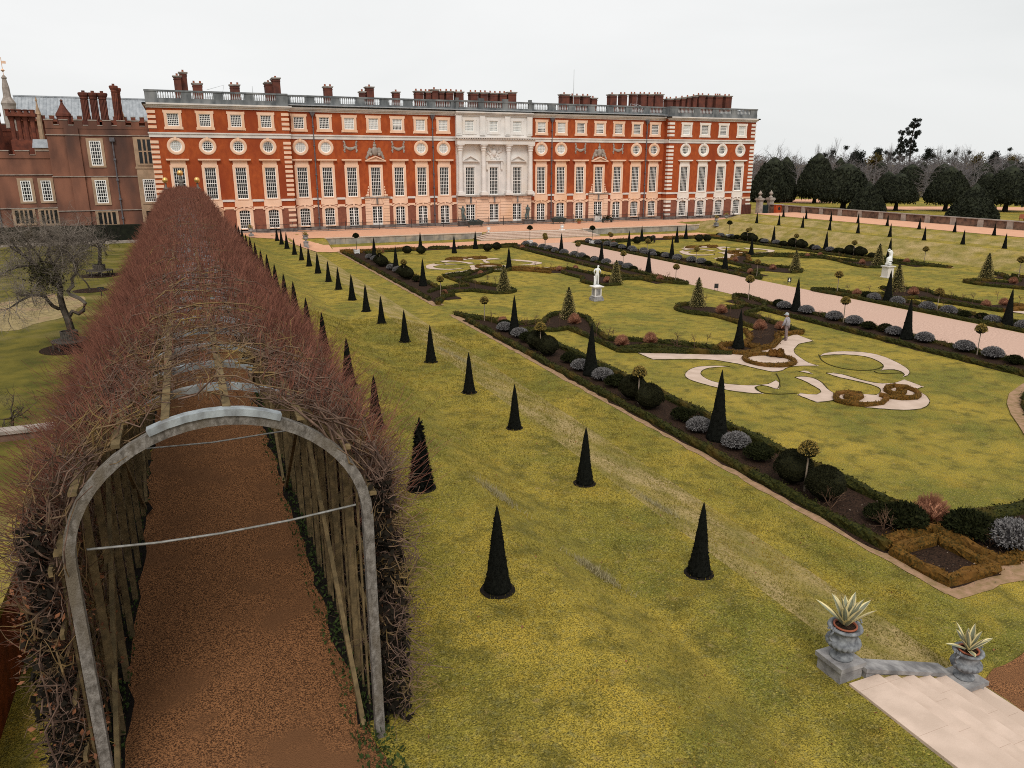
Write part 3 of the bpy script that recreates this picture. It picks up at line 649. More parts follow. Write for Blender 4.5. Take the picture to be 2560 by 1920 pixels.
many(rg,cD,srt([(670,800,1.1),(1190,795,1.3),(1860,908,1.1),(2025,893,1.15),(215,450,.9),(330,446,1.),(720,510,1.),(1130,503,1.05),(2110,693,1.2)]),1.0,'round russet bush','in the beds round the right statue lawn')
many(rg,cH,[(1340,810,1.55)],1.1,'large russet bush of fine bare stems','in the near end bed beyond the corner diamond')
many(rg,cB,srt([(320,250,1.1),(1540,215,1.),(660,245,.8)]),1.1,'small russet bush','in the beds along the cross path, left part')
many(rg,cC,srt([(1375,320),(1505,425),(325,180,1.1),(1700,390,1.05)]),1.0,'small russet bush','in the far right quarter by the path')
many(rose,cE,srt([(400,395),(805,432),(1030,415),(1370,505),(1520,565),(2110,615,1.1)]),1.0,'bare standard rose','along the near arm bed left of the statue')
many(rose,cC,srt([(1020,1085,1.1),(1130,1065),(790,495),(1330,770),(1120,705),(645,485),(180,945)]),1.0,'bare standard rose','between the statue lawn and central path')
many(rose,cB,srt([(1000,575),(1135,555),(1655,393),(1790,400),(1925,400),(2055,395),(1310,530)]),1.0,'bare standard rose','along the far arm bed behind the statue lawn')
many(rose,cD,srt([(585,795),(780,802),(1110,795),(1315,815),(1535,855),(1735,885),(1960,865),(2165,905),(1960,685),(1460,945),(265,440),(510,475)]),1.0,'bare standard rose','round the right statue lawn')
many(rbush,cE,srt([(715,415),(930,415,.8),(1480,500)]),1.0,'twiggy bare rose bush','in the near bed behind the cone')
many(rbush,cC,srt([(860,1060),(1580,820,.9),(1660,850,.9),(1600,985,1.2),(1390,710,.8),(1530,695,.9)]),1.1,'twiggy bare rose bush','in and beside the heart bed')
many(rbush,cD,srt([(440,460,.8),(1040,790,.9),(1290,900,.9),(1650,850),(1110,880,.9),(1640,985,.9)]),1.0,'twiggy bare rose bush','right of the path')
many(rbush,cH,[(430,700,1.2),(905,915,1.3),(1900,1050,1.)],1.0,'twiggy bare rose bush','in the near corner bed')
many(rbush,cB,srt([(920,560,.9),(1600,380,.8),(1720,385,.8),(1240,480,1.)]),1.0,'twiggy bare rose bush','in the beds by the far sand scrolls')
many(lol,cE,[(335,372)],.95,'golden lollipop holly on a pale stem','alone at the near left bed tip')
many(lol,cB,[(835,622)],.95,'golden lollipop holly on a pale stem','at the far left bed tip')
many(lol,cB,[(1735,196)],1.0,'golden lollipop holly on a pale stem','in the bed corner left of the stone steps')
many(lol,cC,srt([(860,503),(1490,650,1.15)]),.95,'golden lollipop holly on pale stem','left of the path')
many(lol,cC,srt([(1560,455),(290,180)]),.95,'golden lollipop holly on a pale stem','right of the path')
many(lol,cD,srt([(488,782,1.1),(1290,510,1.1),(2160,640,1.2)]),.95,'golden lollipop holly on a thin stem','near the right statue')
many([hol],cE,[(1110,350)],.98,'speckled variegated holly cone','in the curled bed tip left of the male statue, near one')
many([hol],cB,[(1380,578)],.98,'speckled variegated holly cone','in the curled bed tip of the far left bed')
many([hol],cC,[(342,515)],.95,'speckled variegated holly cone','close behind the male statue to its right')
many([hol],cC,[(1048,708)],.98,'speckled variegated holly cone','in the rounded bed tip nearest the central path')
many([hol],cC,[(1890,408)],.95,'speckled variegated holly cone','in the curled bed tip right of the central path, far one')
many([hol],cD,[(1035,765)],1.05,'speckled variegated holly cone','right beside the front of the white seated statue')
many([hol],cD,[(865,520)],1.0,'speckled variegated holly cone','behind the white seated statue to its left')
many([hol],cD,[(1858,660)],1.1,'speckled variegated holly cone','at the right edge of the right statue lawn')
many(sant,cH,[(2120,1060,1.25)],1.1,'large grey lavender mound','at the right edge of the near end bed')
many(mound,cH,srt([(1090,870,1.25),(1700,960,1.3)]),1.1,'dark leafy shrub','in the near end bed beside the russet bush')
many(ball,cB,srt([(545,255),(668,258,1.05),(1240,235),(1320,222)]),.92,'dark clipped ball','along the cross path, left part')
many(ball,cC,srt([(525,170),(625,165),(1062,150),(1132,148,.95)]),.95,'dark clipped ball','along the cross path, right part')
many(ball,cD,srt([(85,355),(178,368),(615,425),(718,440,1.05),(0,350,.7),(262,380,.7),(527,418,.7),(800,460,.7)]),.9,'dark clipped ball','along the foot of the far right bank')
many(ball,cC,srt([(1495,130),(1537,150),(1344,130,.6)]),.9,'dark clipped ball','at the far right corner by the bank foot')
many(lol,cC,srt([(1500,125,.9)]),1.,'golden lollipop holly','at the far right corner by the bank foot')
many(sant,cC,srt([(500,240),(590,260),(665,275),(775,290),(865,315)]),.85,'grey lavender mound','on the far right border of the path')
for p in ball+mound+sant+rg+rose+rbush:kill(p)
for p in lol:kill(p)
kill(hol)
# three little clipped shrubs in the oval ring, other quarters likewise
sb=blob_mesh(.16,.42,3,160,.07,jit=.1).build('small_box_shrub',[M_HEDGER],loc=(0,0,0));tag(sb,'p','shrub')
for i,(a,c,d) in enumerate(((968,345,'left'),(992,345,'middle'),(1028,350,'right'))):
    x,y=at(*cF(a,c),.05);dup(sb,(x,y,.02),'small rusty clipped shrub inside the near oval ring, %s one of three'%d,sc=1.+.2*(i==2))
    for q,nn in(((1,1),'far right'),):
        m_=mir([(x,y)],q)[0];dup(sb,(m_[0],m_[1],.02),'small rusty clipped shrub inside the %s oval ring, %s one of three'%(nn,d))
kill(sb)
# standards in white square tubs
def tub_tree():
    t=thing('tub_tree',(0,0,0),'p','potted tree');b=MB()
    b.box(-.27,.27,-.27,.27,.06,.44);[b.box(x-.04,x+.04,y-.04,y+.04,0,.52) for x in(-.26,.26) for y in(-.26,.26)]
    for z in(.1,.36):
        for s in(-1,1):b.box(-.22,.22,s*.28-.02,s*.28+.02,z,z+.06);b.box(s*.28-.02,s*.28+.02,-.22,.22,z,z+.06)
    b.build('tub',M_WTUB,t,loc=(0,0,0))
    b=MB();b.tube([(0,0,.4),(.01,0,1.2),(0,0,1.85)],[.035,.03,.028],6);b.build('stem',M_BARK,t,loc=(0,0,0))
    b=blob_mesh(.36,.62,4,700,.09,jit=.1,cm=1,core=.8)
    for k in range(len(b.V)):b.V[k]=b.V[k]+np.array([0,0,1.75])
    b.build('crown',[M_MOUND,M_DARKCORE],t,loc=(0,0,0));return t
tt=tub_tree()
for p,d in(((cA(1080,437)),'at the far left corner of the garden'),((cC(138,175)),'at the right corner of the central path end'),((cC(1318,118)),'by the far right grass bank'),(cB(1605,172),'in front of the wide stone steps')):
    x,y=at(*p,0);dup(tt,(x,y,0),'clipped standard tree in white tub '+d)
kill(tt)
# ------------------------------------------------------------------ the palace front
PAL=thing('palace',(45.9,115.,.85),'long four storey orange brick palace front with white stone centre and balustraded roof','palace')
YL,YM,YCN=115.,116.5,116.0
LX=[-.08+3.91*k for k in range(4)];LX=[-.1,3.83,7.76,11.66]
ML=[16.23+3.557*k for k in range(7)];CX=[41.63,45.62,49.6];MR=[54.05+3.548*k for k in range(7)];RX=[80.72,84.5,88.42,92.35]
HW=.8
def kinds(sec,i):
    """openings of one bay from the bottom up: (kind, z0, z1)"""
    if sec=='C':return[('door',.95,4.07),('main',5.48,9.7),('top',14.95,16.55)]
    if sec in('ML','MR'):
        j=i if sec=='ML' else 6-i
        g=('door',.95,4.07) if i==3 else (('french',1.25,4.0) if j>=2 else ('arch',1.4,3.97))
        o=[g,('main',5.48,9.7)]
        if i in(0,1,5,6):o.append(('round',11.62,13.22))
        return o+[('top',14.95,16.55)]
    return[('arch',1.4,3.97),('main',5.48,9.7),('round',11.62,13.22),('top',14.95,16.55)]
def front(name,x0,x1,Y,xs,sec,mlo,mhi,ret):
    b=MB()
    def rectz(a,c,z0,z1):
        for lo,hi,m in((.8,4.1,0),(4.1,17.4,1)):
            p,q=max(z0,lo),min(z1,hi)
            if q>p+1e-6:b.poly([(a,Y,p),(c,Y,p),(c,Y,q),(a,Y,q)],m)
    e=x0
    for i,x in enumerate(xs):
        rectz(e,x-HW,.8,17.4);e=x+HW;z=.8
        for k,z0,z1 in kinds(sec,i):
            rectz(x-HW,x+HW,z,z0)
            if k=='round':
                zc=(z0+z1)/2;n=32;rr=.79;v=[];
                for t in range(n):
                    a=2*math.pi*t/n;c_,s_=math.cos(a),math.sin(a);m_=max(abs(c_),abs(s_))
                    v+= [(x+rr*c_,Y,zc+rr*s_),(x+HW*c_/m_,Y,zc+HW*s_/m_)]
                b.add(v,[(2*t,2*t+1,(2*t+3)%(2*n),(2*t+2)%(2*n)) for t in range(n)],1)
            z=z1
        rectz(x-HW,x+HW,z,17.4)
    rectz(e,x1,.8,17.4)
    for x,s in((x0,1),(x1,-1)):
        for lo,hi,m in((.8,4.1,0),(4.1,17.4,1)):
            p=[(x,Y+ret,lo),(x,Y,lo),(x,Y,hi),(x,Y+ret,hi)];b.poly(p if s>0 else p[::-1],m)
    return b.build(name,[mlo,mhi],PAL)
SEC=[('L',-3.1,14.66,YL,LX,14.),('ML',14.66,39.5,YM,ML,.01),('C',39.5,52.05,YCN,CX,.5),('MR',52.05,77.3,YM,MR,.01),('R',77.3,95.35,YL,RX,14.)]
for s,x0,x1,Y,xs,ret in SEC:
    front('wall',x0,x1,Y,xs,s,M_STONE if s=='C' else M_BRICKD,M_STONEW if s=='C' else M_BRICK,ret)
b=MB();b.box(-3.09,95.34,117.2,129,.8,17.3);b.build('rear_wall',M_BRICK,PAL)
b=MB();b.box(-2.6,94.9,115.6,129.2,18.0,18.12);b.box(-2.2,94.5,118.5,128,18.12,18.5);b.build('roof',M_LEAD,PAL)
# window kits (shared meshes, built once round their own centre line)
def bar_(b,x0,x1,z0,z1,y0,y1,m=0):b.box(x0,x1,y0,y1,z0,z1,m)
def sash(hw,h,nx,nz,mid=False):
    b=MB();f=.10
    f=.10;bar_(b,-hw,-hw+f,0,h,.06,.15);bar_(b,hw-f,hw,0,h,.06,.15);bar_(b,-hw+f,hw-f,0,f,.06,.15);bar_(b,-hw+f,hw-f,h-f,h,.06,.15)
    for k in range(1,nx):
        x=-hw+f+(2*hw-2*f)*k/nx;t=.021 if not(mid and k==nx//2) else .085;bar_(b,x-t,x+t,f,h-f,.085,.13)
    for k in range(1,nz):
        z=f+(h-2*f)*k/nz;t=.021 if k!=nz//2 else .034;bar_(b,-hw+f,hw-f,z-t,z+t,.088,.128)
    return b
def roundsash(r):
    b=MB();n=32
    a=[2*math.pi*t/n for t in range(n)]
    v=[(q*math.cos(t),y,q*math.sin(t)) for q,y in((r,.06),(r-.11,.06),(r-.11,.15)) for t in a]
    b.add(v,[(i*n+t,i*n+(t+1)%n,(i+1)*n+(t+1)%n,(i+1)*n+t) for i in range(2) for t in range(n)])
    for k in range(-2,3):
        x=k*.26;h=math.sqrt(max(.01,(r-.06)**2-x*x));bar_(b,x-.022,x+.022,-h,h,.085,.13);bar_(b,-h,h,x-.022,x+.022,.088,.128)
    return b
def surround(hw,h,ow,top,bot,ears=0.,arch=False,hood=None,panel=0.):
    """stone frame with a reveal; outer half width hw+ow"""
    b=MB();o=hw+ow;y=-.09
    def slab(x0,x1,z0,z1,yy=y):b.box(x0,x1,yy,.0,z0,z1)
    b.box(-o,-hw,y,.22,-bot,h+top);b.box(hw,o,y,.22,-bot,h+top);b.box(-hw,hw,y+.001,.22,h,h+top-.002);b.box(-hw,hw,y-.05,.22,-bot+.002,0)
    if ears:
        for s in(-1,1):
            for z0,z1 in((h+top-.32,h+top+.03),(-bot-.03,-bot+.3)):b.box(min(s*o,s*(o+ears)),max(s*o,s*(o+ears)),y-.002,0,z0,z1)
    if arch:
        n=8;zs=h-.34
        for s in(-1,1):
            pts=[(s*hw,h)]+[(s*hw*math.cos(t),zs+.34*math.sin(t)) for t in np.linspace(0,math.pi/2,n)]
            for k in range(1,n):b.poly([(pts[0][0],y+.003,pts[0][1]),(pts[k][0],y+.003,pts[k][1]),(pts[k+1][0],y+.003,pts[k+1][1])] if k<n else [])
            for k in range(1,n):b.poly([(pts[k][0],y,pts[k][1]),(pts[k+1][0],y,pts[k+1][1]),(pts[k+1][0],.2,pts[k+1][1]),(pts[k][0],.2,pts[k][1])])
        nn=10;t=np.linspace(-1,1,nn+1)
        for k in range(nn):
            xa,xb=t[k]*(o+.02),t[k+1]*(o+.02);za,zb=h+.12+.28*(1-t[k]**2),h+.12+.28*(1-t[k+1]**2)
            v=[(xa,-.2,za),(xb,-.2,zb),(xb,-.2,zb+.14),(xa,-.2,za+.14),(xa,0,za),(xb,0,zb),(xb,0,zb+.14),(xa,0,za+.14)]
            b.add(v,[(0,1,2,3),(3,2,6,7),(4,5,1,0)])
        for s in(-1,1):b.box(min(s*(o-.1),s*(o+.25)),max(s*(o-.1),s*(o+.25)),-.2,0,h+.0,h+.14)
        b.box(-.13,.13,-.26,0,h+.05,h+.5)
    if hood:
        z0,z1,w=hood;b.box(-o+.12,o-.12,-.06,0,h+top,z0);b.box(-w+.16,w-.16,-.2,0,z0,z0+.09);b.box(-w,w,-.42,0,z0+.09,z1)
    return b
def roundsurround(r):
    b=MB();n=36;a=[2*math.pi*t/n for t in range(n)]
    prof=((r,.2),(r,-.06),(r+.12,-.1),(r+.3,-.1),(r+.37,-.04),(r+.37,0))
    v=[(q*math.cos(t),y,q*math.sin(t)) for q,y in prof for t in a];m=len(prof)
    b.add(v,[(i*n+t,(i+1)*n+t,(i+1)*n+(t+1)%n,i*n+(t+1)%n) for i in range(m-1) for t in range(n)])
    b.box(-.16,.16,-.18,0,r+.02,r+.46);return b
def pane_mesh(hw,h):
    b=MB();b.poly([(-hw,.14,0),(hw,.14,0),(hw,.14,h),(-hw,.14,h)]);return b
def pane_round(r):
    b=MB();b.poly([(r*math.cos(2*math.pi*t/32),.14,r*math.sin(2*math.pi*t/32)) for t in range(32)]);return b
def kit(name,fr,pn,su,sm,glass,door_panel=None):
    w_=fr.build(name,M_WHITE,PAL,loc=(0,0,0))
    WL[w_.name]=(0,0,0)
    pn.build('pane',glass,w_,loc=(0,0,0))
    if su:su.build('surround',sm,w_,loc=(0,0,0))
    if door_panel:door_panel.build('door_panel',M_WHITE,w_,loc=(0,0,0))
    return w_
def half_blind(hw,h,frac):
    b=pane_mesh(hw,h*(1-frac));b.add([(-hw,.137,h*(1-frac)),(hw,.137,h*(1-frac)),(hw,.137,h),(-hw,.137,h)],[(0,1,2,3)],1);return b
KITS={}
for sm,tagm in((M_STONE,'s'),(M_STONEP,'p'),(M_STONEW,'w')):
    top=lambda:surround(.72,1.6,.34,.38,.40,.1)
    KITS['top'+tagm]=kit('window',sash(.72,1.6,6,6),pane_mesh(.7,1.6),top(),sm,M_GLASS)
    KITS['topb'+tagm]=kit('window',sash(.72,1.6,6,6),pane_mesh(.7,1.6),top(),sm,M_BLIND)
    KITS['toph'+tagm]=kit('window',sash(.72,1.6,6,6),half_blind(.7,1.6,.62),top(),sm,[M_GLASS,M_BLIND])
    KITS['round'+tagm]=kit('window',roundsash(.74),pane_round(.74),roundsurround(.74),sm,M_GLASS)
    KITS['roundb'+tagm]=kit('window',roundsash(.74),pane_round(.74),roundsurround(.74),sm,M_BLIND)
    KITS['main'+tagm]=kit('window',sash(.74,4.22,5,8),pane_mesh(.72,4.22),surround(.74,4.22,.32,.32,.14,hood=(5.05,5.33,1.42)),sm,M_GLASS)
    KITS['arch'+tagm]=kit('window',sash(.74,2.57,5,6),pane_mesh(.72,2.57),surround(.74,2.57,.40,.3,.3,arch=True),sm,M_GLASS)
    KITS['french'+tagm]=kit('window',sash(.74,2.75,4,6,True),pane_mesh(.72,2.75),surround(.74,2.75,.40,.3,.12,arch=True),sm,M_GLASS)
    dp=MB();dp.box(-.68,.68,.06,.12,.05,.62);dp.box(-.6,-.06,.03,.06,.12,.55);dp.box(.06,.6,.03,.06,.12,.55)
    KITS['door'+tagm]=kit('door',sash(.78,3.12,4,7,True),pane_mesh(.76,3.12),surround(.78,3.12,.22,.2,.06),sm,M_GLASS,dp)
KITS['mainplains']=kit('window',sash(.74,4.22,5,8),pane_mesh(.72,4.22),surround(.74,4.22,.32,.34,.14),M_STONE,M_GLASS)
KITS['mainplain']=kit('window',sash(.74,4.22,5,8),pane_mesh(.72,4.22),surround(.74,4.22,.32,.34,.14),M_STONEW,M_GLASS)
blind={('ML',2):1,('ML',3):1,('ML',5):1,('ML',6):1,('ML',4):2,('C',0):1,('C',1):1,('C',2):1,('MR',1):1,('MR',3):2,('MR',0):2,('MR',5):0,('R',0):1,('R',3):1,('L',9):1}
rblind={('L',0),('ML',0),('ML',1),('ML',5),('ML',6),('MR',0),('MR',1),('R',9)}
for s,x0,x1,Y,xs,ret in SEC:
    tg='p' if s=='R' else('w' if s=='C' else 's')
    for i,x in enumerate(xs):
        for k,z0,z1 in kinds(s,i):
            key={'top':'top'+['','b','h'][blind.get((s,i),0)],'round':'roundb' if (s,i) in rblind else 'round'}.get(k,k)
            src=KITS['mainplain' if s=='C' else 'mainplains'] if (k=='main' and (s=='C' or (s in('ML','MR') and i==3))) else KITS[key+(tg if not(s=='C' and k=='door') else 's')]
            c=src.copy();COL.objects.link(c);z=(z0+z1)/2 if k=='round' else z0
            c.location=(x-45.9,Y-115.,z-.85)
            for ch in src.children:
                d=ch.copy();COL.objects.link(d);d.parent=c
for k_ in list(KITS.values()):kill(k_)
# stone dressings
def seg(a,c,Y):
    b=MB();b.box(a,c,Y-.055,Y-.001,4.1,4.4);b.build('thin_string_course',M_STONE,PAL)
ap=MB();apP=MB();bd=MB();gb=MB();pl=MB();qn=MB();qp=MB();co=MB();pa=MB();ba=MB();hd=MB()
for s,x0,x1,Y,xs,ret in SEC:
    pl.box(x0-.05,x1+.05,Y-.14,Y+.2,.8,1.28)
    if s=='C':continue
    e=x0;e2=x0
    for i,x in enumerate(xs):
        if not(i==3 and s in('ML','MR')):
            A=MB();A.box(x-1.19,x+1.19,Y-.07,Y-.001,4.42,5.34);A.build('stone_apron',M_STONEP if s=='R' else M_STONE,PAL);wz=1.19;w2=1.24
        else:
            wz=1.85;w2=1.85;A=MB()
            for t in range(10):
                z=1.28+t*.4
                A.box(x-1.83,x-.98,Y-.16,Y-.001,z+.02,z+.385);A.box(x+.98,x+1.83,Y-.16,Y-.001,z+.02,z+.385)
            for t in range(-4,5):
                v=[(x+t*.2-.09,Y-.15,4.35),(x+t*.2+.09,Y-.15,4.35),(x+t*.27+.12,Y-.15,5.2),(x+t*.27-.12,Y-.15,5.2)]
                A.add(v+[(q[0],Y,q[2]) for q in v],[(0,1,2,3),(3,2,6,7),(0,3,7,4),(1,5,6,2),(0,4,5,1)])
            A.build('rusticated_surround',M_STONE,PAL)
            hd.box(x-2.0,x+2.0,Y-.3,Y-.001,5.24,5.44)
        bd.box(e,x-wz,Y-.12,Y-.001,5.1,5.4);seg(e2,x-w2,Y);e=x+wz;e2=x+w2
    bd.box(e,x1,Y-.12,Y-.001,5.1,5.4);seg(e2,x1,Y)
    bd.box(x0-.12*(s in'LR'),x1+.12*(s in'LR'),Y-.12,Y-.001,13.54,13.98);bd.box(x0-.2*(s in'LR'),x1+.2*(s in'LR'),Y-.24,Y-.001,13.981,14.17)
    # cornice, parapet, balustrade
for s,x0,x1,Y,xs,ret in SEC:
    ext=.0 if s in('ML','MR') else .12
    lip=.5 if s in 'LR' else ext
    co.box(x0-ext,x1+ext,Y-.16,Y+.4,17.2,17.42);co.box(x0-lip*.6,x1+lip*.6,Y-.36,Y+.4,17.421,17.6);co.box(x0-lip,x1+lip,Y-.55,Y+.4,17.601,17.8)
    pa.box(x0-.06*(s in'LCR'),x1+.06*(s in'LCR'),Y-.08,Y+.32,17.801,18.42)
    pa.box(x0-.1*(s in'LCR'),x1+.1*(s in'LCR'),Y-.14,Y+.38,19.2,19.42)
    edges=[x0]+[(xs[k]+xs[k+1])/2 for k in range(len(xs)-1)]+[x1]
    for k,x in enumerate(edges):
        w_=.62 if s!='C' else .5
        a,c=max(x0,x-w_),min(x1,x+w_)
        if k in(0,len(edges)-1) and s in'LR':a,c=(x0,x0+1.45) if k==0 else (x1-1.45,x1)
        pa.box(a,c,Y-.08,Y+.3,18.421,19.199)
        if s=='C':pa.box(max(x0,x-.45),min(x1,x+.45),Y-.12,Y+.36,19.421,19.75)
    for k,x in enumerate(xs):
        a=edges[k]+(.62 if not(k==0 and s in'LR') else 1.45)+.12;c=edges[k+1]-(.62 if not(k==len(xs)-1 and s in'LR') else 1.45)-.12
        m_=max(5,int((c-a)/.27));bb_=MB()
        for t in range(m_+1):
            bb_.lathe([(.045,18.42),(.075,18.5),(.088,18.68),(.04,18.95),(.06,19.05),(.06,19.2)],(a+(c-a)*t/m_,Y+.1,0),6,caps=False)
        bb_.build('balustrade',M_BALUS,PAL,smooth=True)
for x,d in((14.66,1),(77.3,-1)):
    pa.box(x-.15,x+.15,YL,YM+.3,17.801,19.42)
# side returns of the roof line
for x,s in((-3.1,-1),(95.35,1)):
    co.box(min(x,x+s*.5),max(x,x+s*.5),YL-.55,YL+14,17.602,17.801);pa.box(min(x-s*.3,x+s*.06),max(x-s*.3,x+s*.06),YL+.33,YL+14,17.803,19.42)
co.box(77.3-.5,77.3,YL-.55,YM,17.603,17.802);bd.box(77.1,77.3,YL-.2,YM,13.54,14.17);bd.box(77.18,77.3,YL-.1,YM,5.1,5.4);gb.box(77.24,77.3,YL,YM,4.1,4.4)
for x,side,qm_ in((-3.1,1,M_STONE),(14.66,-1,M_STONE),(77.3,1,M_STONEP),(95.35,-1,M_STONEP)):
    z=1.5;k=0;B_=MB()
    while z<16.9:
        h=.36
        if (4.0<z<5.5 or 13.2<z<14.2) and B_.n:B_.build('quoins',qm_,PAL);B_=MB()
        if not(4.0<z<5.5 or 13.2<z<14.2):
            w_=.95
            if side>0:B_.box(x-.07,x+w_,YL-.07,YL+.6,z,z+h)
            else:B_.box(x-w_,x+.07,YL-.07,YL+.6,z,z+h)
        z+=.63 if z>5.4 else .72;k+=1
    B_.build('quoins',qm_,PAL)
bd.build('string_course',M_BAND,PAL);gb.build('thin_string_course',M_STONE,PAL)
pl.build('plinth',M_PLINTH,PAL);co.build('cornice',M_BAND,PAL);pa.build('parapet',M_PARAPET,PAL);hd.build('door_hood',M_COPE,PAL)
# white stone centre
Y=YCN;b=MB();b.box(39.3,52.25,Y-.5,Y-.001,5.2,5.42);b.build('ledge',M_COPE,PAL)
for i,x in enumerate((39.9,43.72,47.92,51.68)):
    b=MB()
    b.box(x-.62,x+.62,Y-1.05,Y-.001,5.421,5.72);b.box(x-.52,x+.52,Y-.95,Y-.002,5.721,5.95)
    b.lathe([(.46,5.95),(.40,6.1),(.37,8.5),(.33,12.0)],(x,Y-.5,0),18)
    b.lathe([(.33,12.0),(.42,12.15),(.37,12.3),(.50,12.55),(.44,12.62),(.58,12.9)],(x,Y-.5,0),14)
    b.box(x-.56,x+.56,Y-1.02,Y-.003,12.9,13.05)
    b.box(x-.45,x+.45,Y-.22,Y-.001,14.42,17.2);b.box(x-.34,x+.34,Y-.27,Y-.219,14.6,17.0)
    b.build('column',M_STONEW,PAL)
b=MB();b.box(39.3,52.25,Y-1.05,Y-.004,13.051,13.7);b.box(39.2,52.35,Y-1.2,Y-.004,13.701,13.78);b.box(39.05,52.5,Y-1.4,Y-.004,13.95,14.1)
for k in range(46):b.box(39.3+k*.283,39.3+k*.283+.15,Y-1.3,Y-.9,13.781,13.949)
b.build('entablature',M_STONEW,PAL)
def pediment(x,Y,z,w,h,name,m):
    b=MB();b.box(x-w,x+w,Y-.45,Y-.005,z,z+.14)
    for s in(-1,1):
        v=[(x+s*w,Y-.45,z+.141),(x+s*(w-.3),Y-.45,z+.141),(x,Y-.45,z+h-.17),(x,Y-.45,z+h)]
        b.add(v+[(q[0],Y-.005,q[2]) for q in v],[(0,1,2,3),(0,3,7,4),(1,5,6,2),(0,4,5,1)])
    b.poly([(x-w+.3,Y-.15,z+.141),(x+w-.3,Y-.15,z+.141),(x,Y-.15,z+h-.17)]);b.build(name,m,PAL)
for x in(CX[0],CX[2]):pediment(x,Y,10.5,1.5,.95,'pediment',M_STONEW)
b=MB();x=CX[1];b.box(x-1.5,x+1.5,Y-.4,Y-.005,10.55,10.75)
for s in(-1,1):b.box(x+s*1.25-.12,x+s*1.25+.12,Y-.3,Y-.005,9.3,10.55)
b.build('door_hood',M_STONEW,PAL)
def carve(pts,Y,name,m,seed=1):
    rng=np.random.default_rng(seed);b=MB()
    for x,z,r,sx in pts:b.lathe([(.0,-1),(.5,-.87),(.87,-.5),(1,0),(.87,.5),(.5,.87),(0,1)],(0,0,0),8,jit=.06,rng=rng,caps=False);v=b.V[-1];b.V[-1]=np.stack([x+v[:,0]*r*sx,Y+v[:,1]*r*.55-.03,z+v[:,2]*r],1)
    b.build(name,m,PAL,smooth=True)
rr=random.Random(3)
pts=[]
for k in range(60):
    a=rr.uniform(.2,2.95)*1.0;d=rr.uniform(.5,1.35);s=rr.choice((-1,1))
    pts.append((CX[1]+s*abs(d*math.cos(a*.5))*1.05,11.75+d*.75*math.sin(a*2+s),.12+rr.random()*.14,1.))
pts+=[(CX[1],11.8,.62,.75),(CX[1],12.65,.25,1.3)]
carve(pts,Y,'carved_panel',M_STONEW,4)
for xs in(ML,MR):
    x=xs[3];pediment(x,YM,10.5,1.55,.8,'pediment',M_STONE)
    pts=[(x,11.95,.55,.72),(x,11.95,.66,.8),(x,12.75,.26,1.1),(x,13.1,.2,.8),(x,13.42,.1,.8)]
    for s in(-1,1):
        for k in range(14):
            t=k/13;pts.append((x+s*(.55+.7*t+.08*rr.random()),11.95-1.0*t**1.2+.35*rr.random()*(1-t),.26-.1*t,1.))
        pts+=[(x+s*.72,12.2,.25,.9),(x+s*.62,11.5,.3,.9),(x+s*.98,11.75,.2,.9)]
    carve(pts,YM,'coat_of_arms',M_COPE,5)
    for s in(-1,1):
        pts=[(x+s*1.32,5.62,.22,1.),(x+s*1.3,6.0,.2,.8),(x+s*1.24,6.4,.17,.7),(x+s*1.2,6.8,.14,.7),(x+s*1.55,5.6,.16,1.)];carve(pts,YM,'scroll_bracket',M_STONE,6)
    for i in(2,4):
        c=xs[i];pts=[]
        for s in(-1,1):
            for k in range(8):pts.append((c+s*(.86+.06*math.sin(k*2)),11.85+k*.2,.13+.03*(k%2),1.))
        for k in range(11):
            t=-1+2*k/10;pts.append((c+t*.72,12.25+.32*t*t,.15+.1*(1-abs(t)),1.))
        carve(pts,YM,'carved_garland',M_COPE,7)
# rusticated ground floor of the centre
b=MB()
ed=[39.5]+[v for x in CX for v in(x-.98,x+.98)]+[52.05]
for k in range(0,8,2):
    a,c=ed[k],ed[k+1]
    for t in range(9):
        z=1.28+t*.435;b.box(a+.03,c-.03,Y-.2,Y-.001,z+.025,z+.415)
for x in CX:
    for t in range(-4,5):
        if t:
            v=[(x+t*.2-.09,Y-.18,4.3),(x+t*.2+.09,Y-.18,4.3),(x+t*.25+.11,Y-.18,5.15),(x+t*.25-.11,Y-.18,5.15)];b.add(v+[(q[0],Y,q[2]) for q in v],[(0,1,2,3),(3,2,6,7),(0,3,7,4),(1,5,6,2),(0,4,5,1)])
b.build('rusticated_stone',M_STONE,PAL)
for x in CX:b=MB();b.box(x-.13,x+.13,Y-.3,Y-.001,4.25,5.18);b.build('keystone',M_PLINTH,PAL)
for xs in(ML,MR):b=MB();b.box(xs[3]-.14,xs[3]+.14,YM-.26,YM-.001,4.35,5.22);b.build('keystone',M_PLINTH,PAL)
# rainwater pipes
for x in(18.15,35.85,55.85,73.65):
    b=MB();b.tube([(x,YM-.2,1.0),(x,YM-.2,16.9)],.085,6)
    for z in(2.5,4.6,6.6,8.6,10.6,12.6,15.2):b.box(x-.13,x+.13,YM-.32,YM-.08,z,z+.16)
    b.add([(x-.36,YM-.5,17.15),(x+.36,YM-.5,17.15),(x+.36,YM-.01,17.15),(x-.36,YM-.01,17.15),(x-.13,YM-.3,16.6),(x+.13,YM-.3,16.6),(x+.13,YM-.05,16.6),(x-.13,YM-.05,16.6)],[(0,1,2,3),(0,4,5,1),(1,5,6,2),(3,7,4,0),(4,7,6,5)])
    b.build('rainwater_pipe',M_PIPE,PAL)
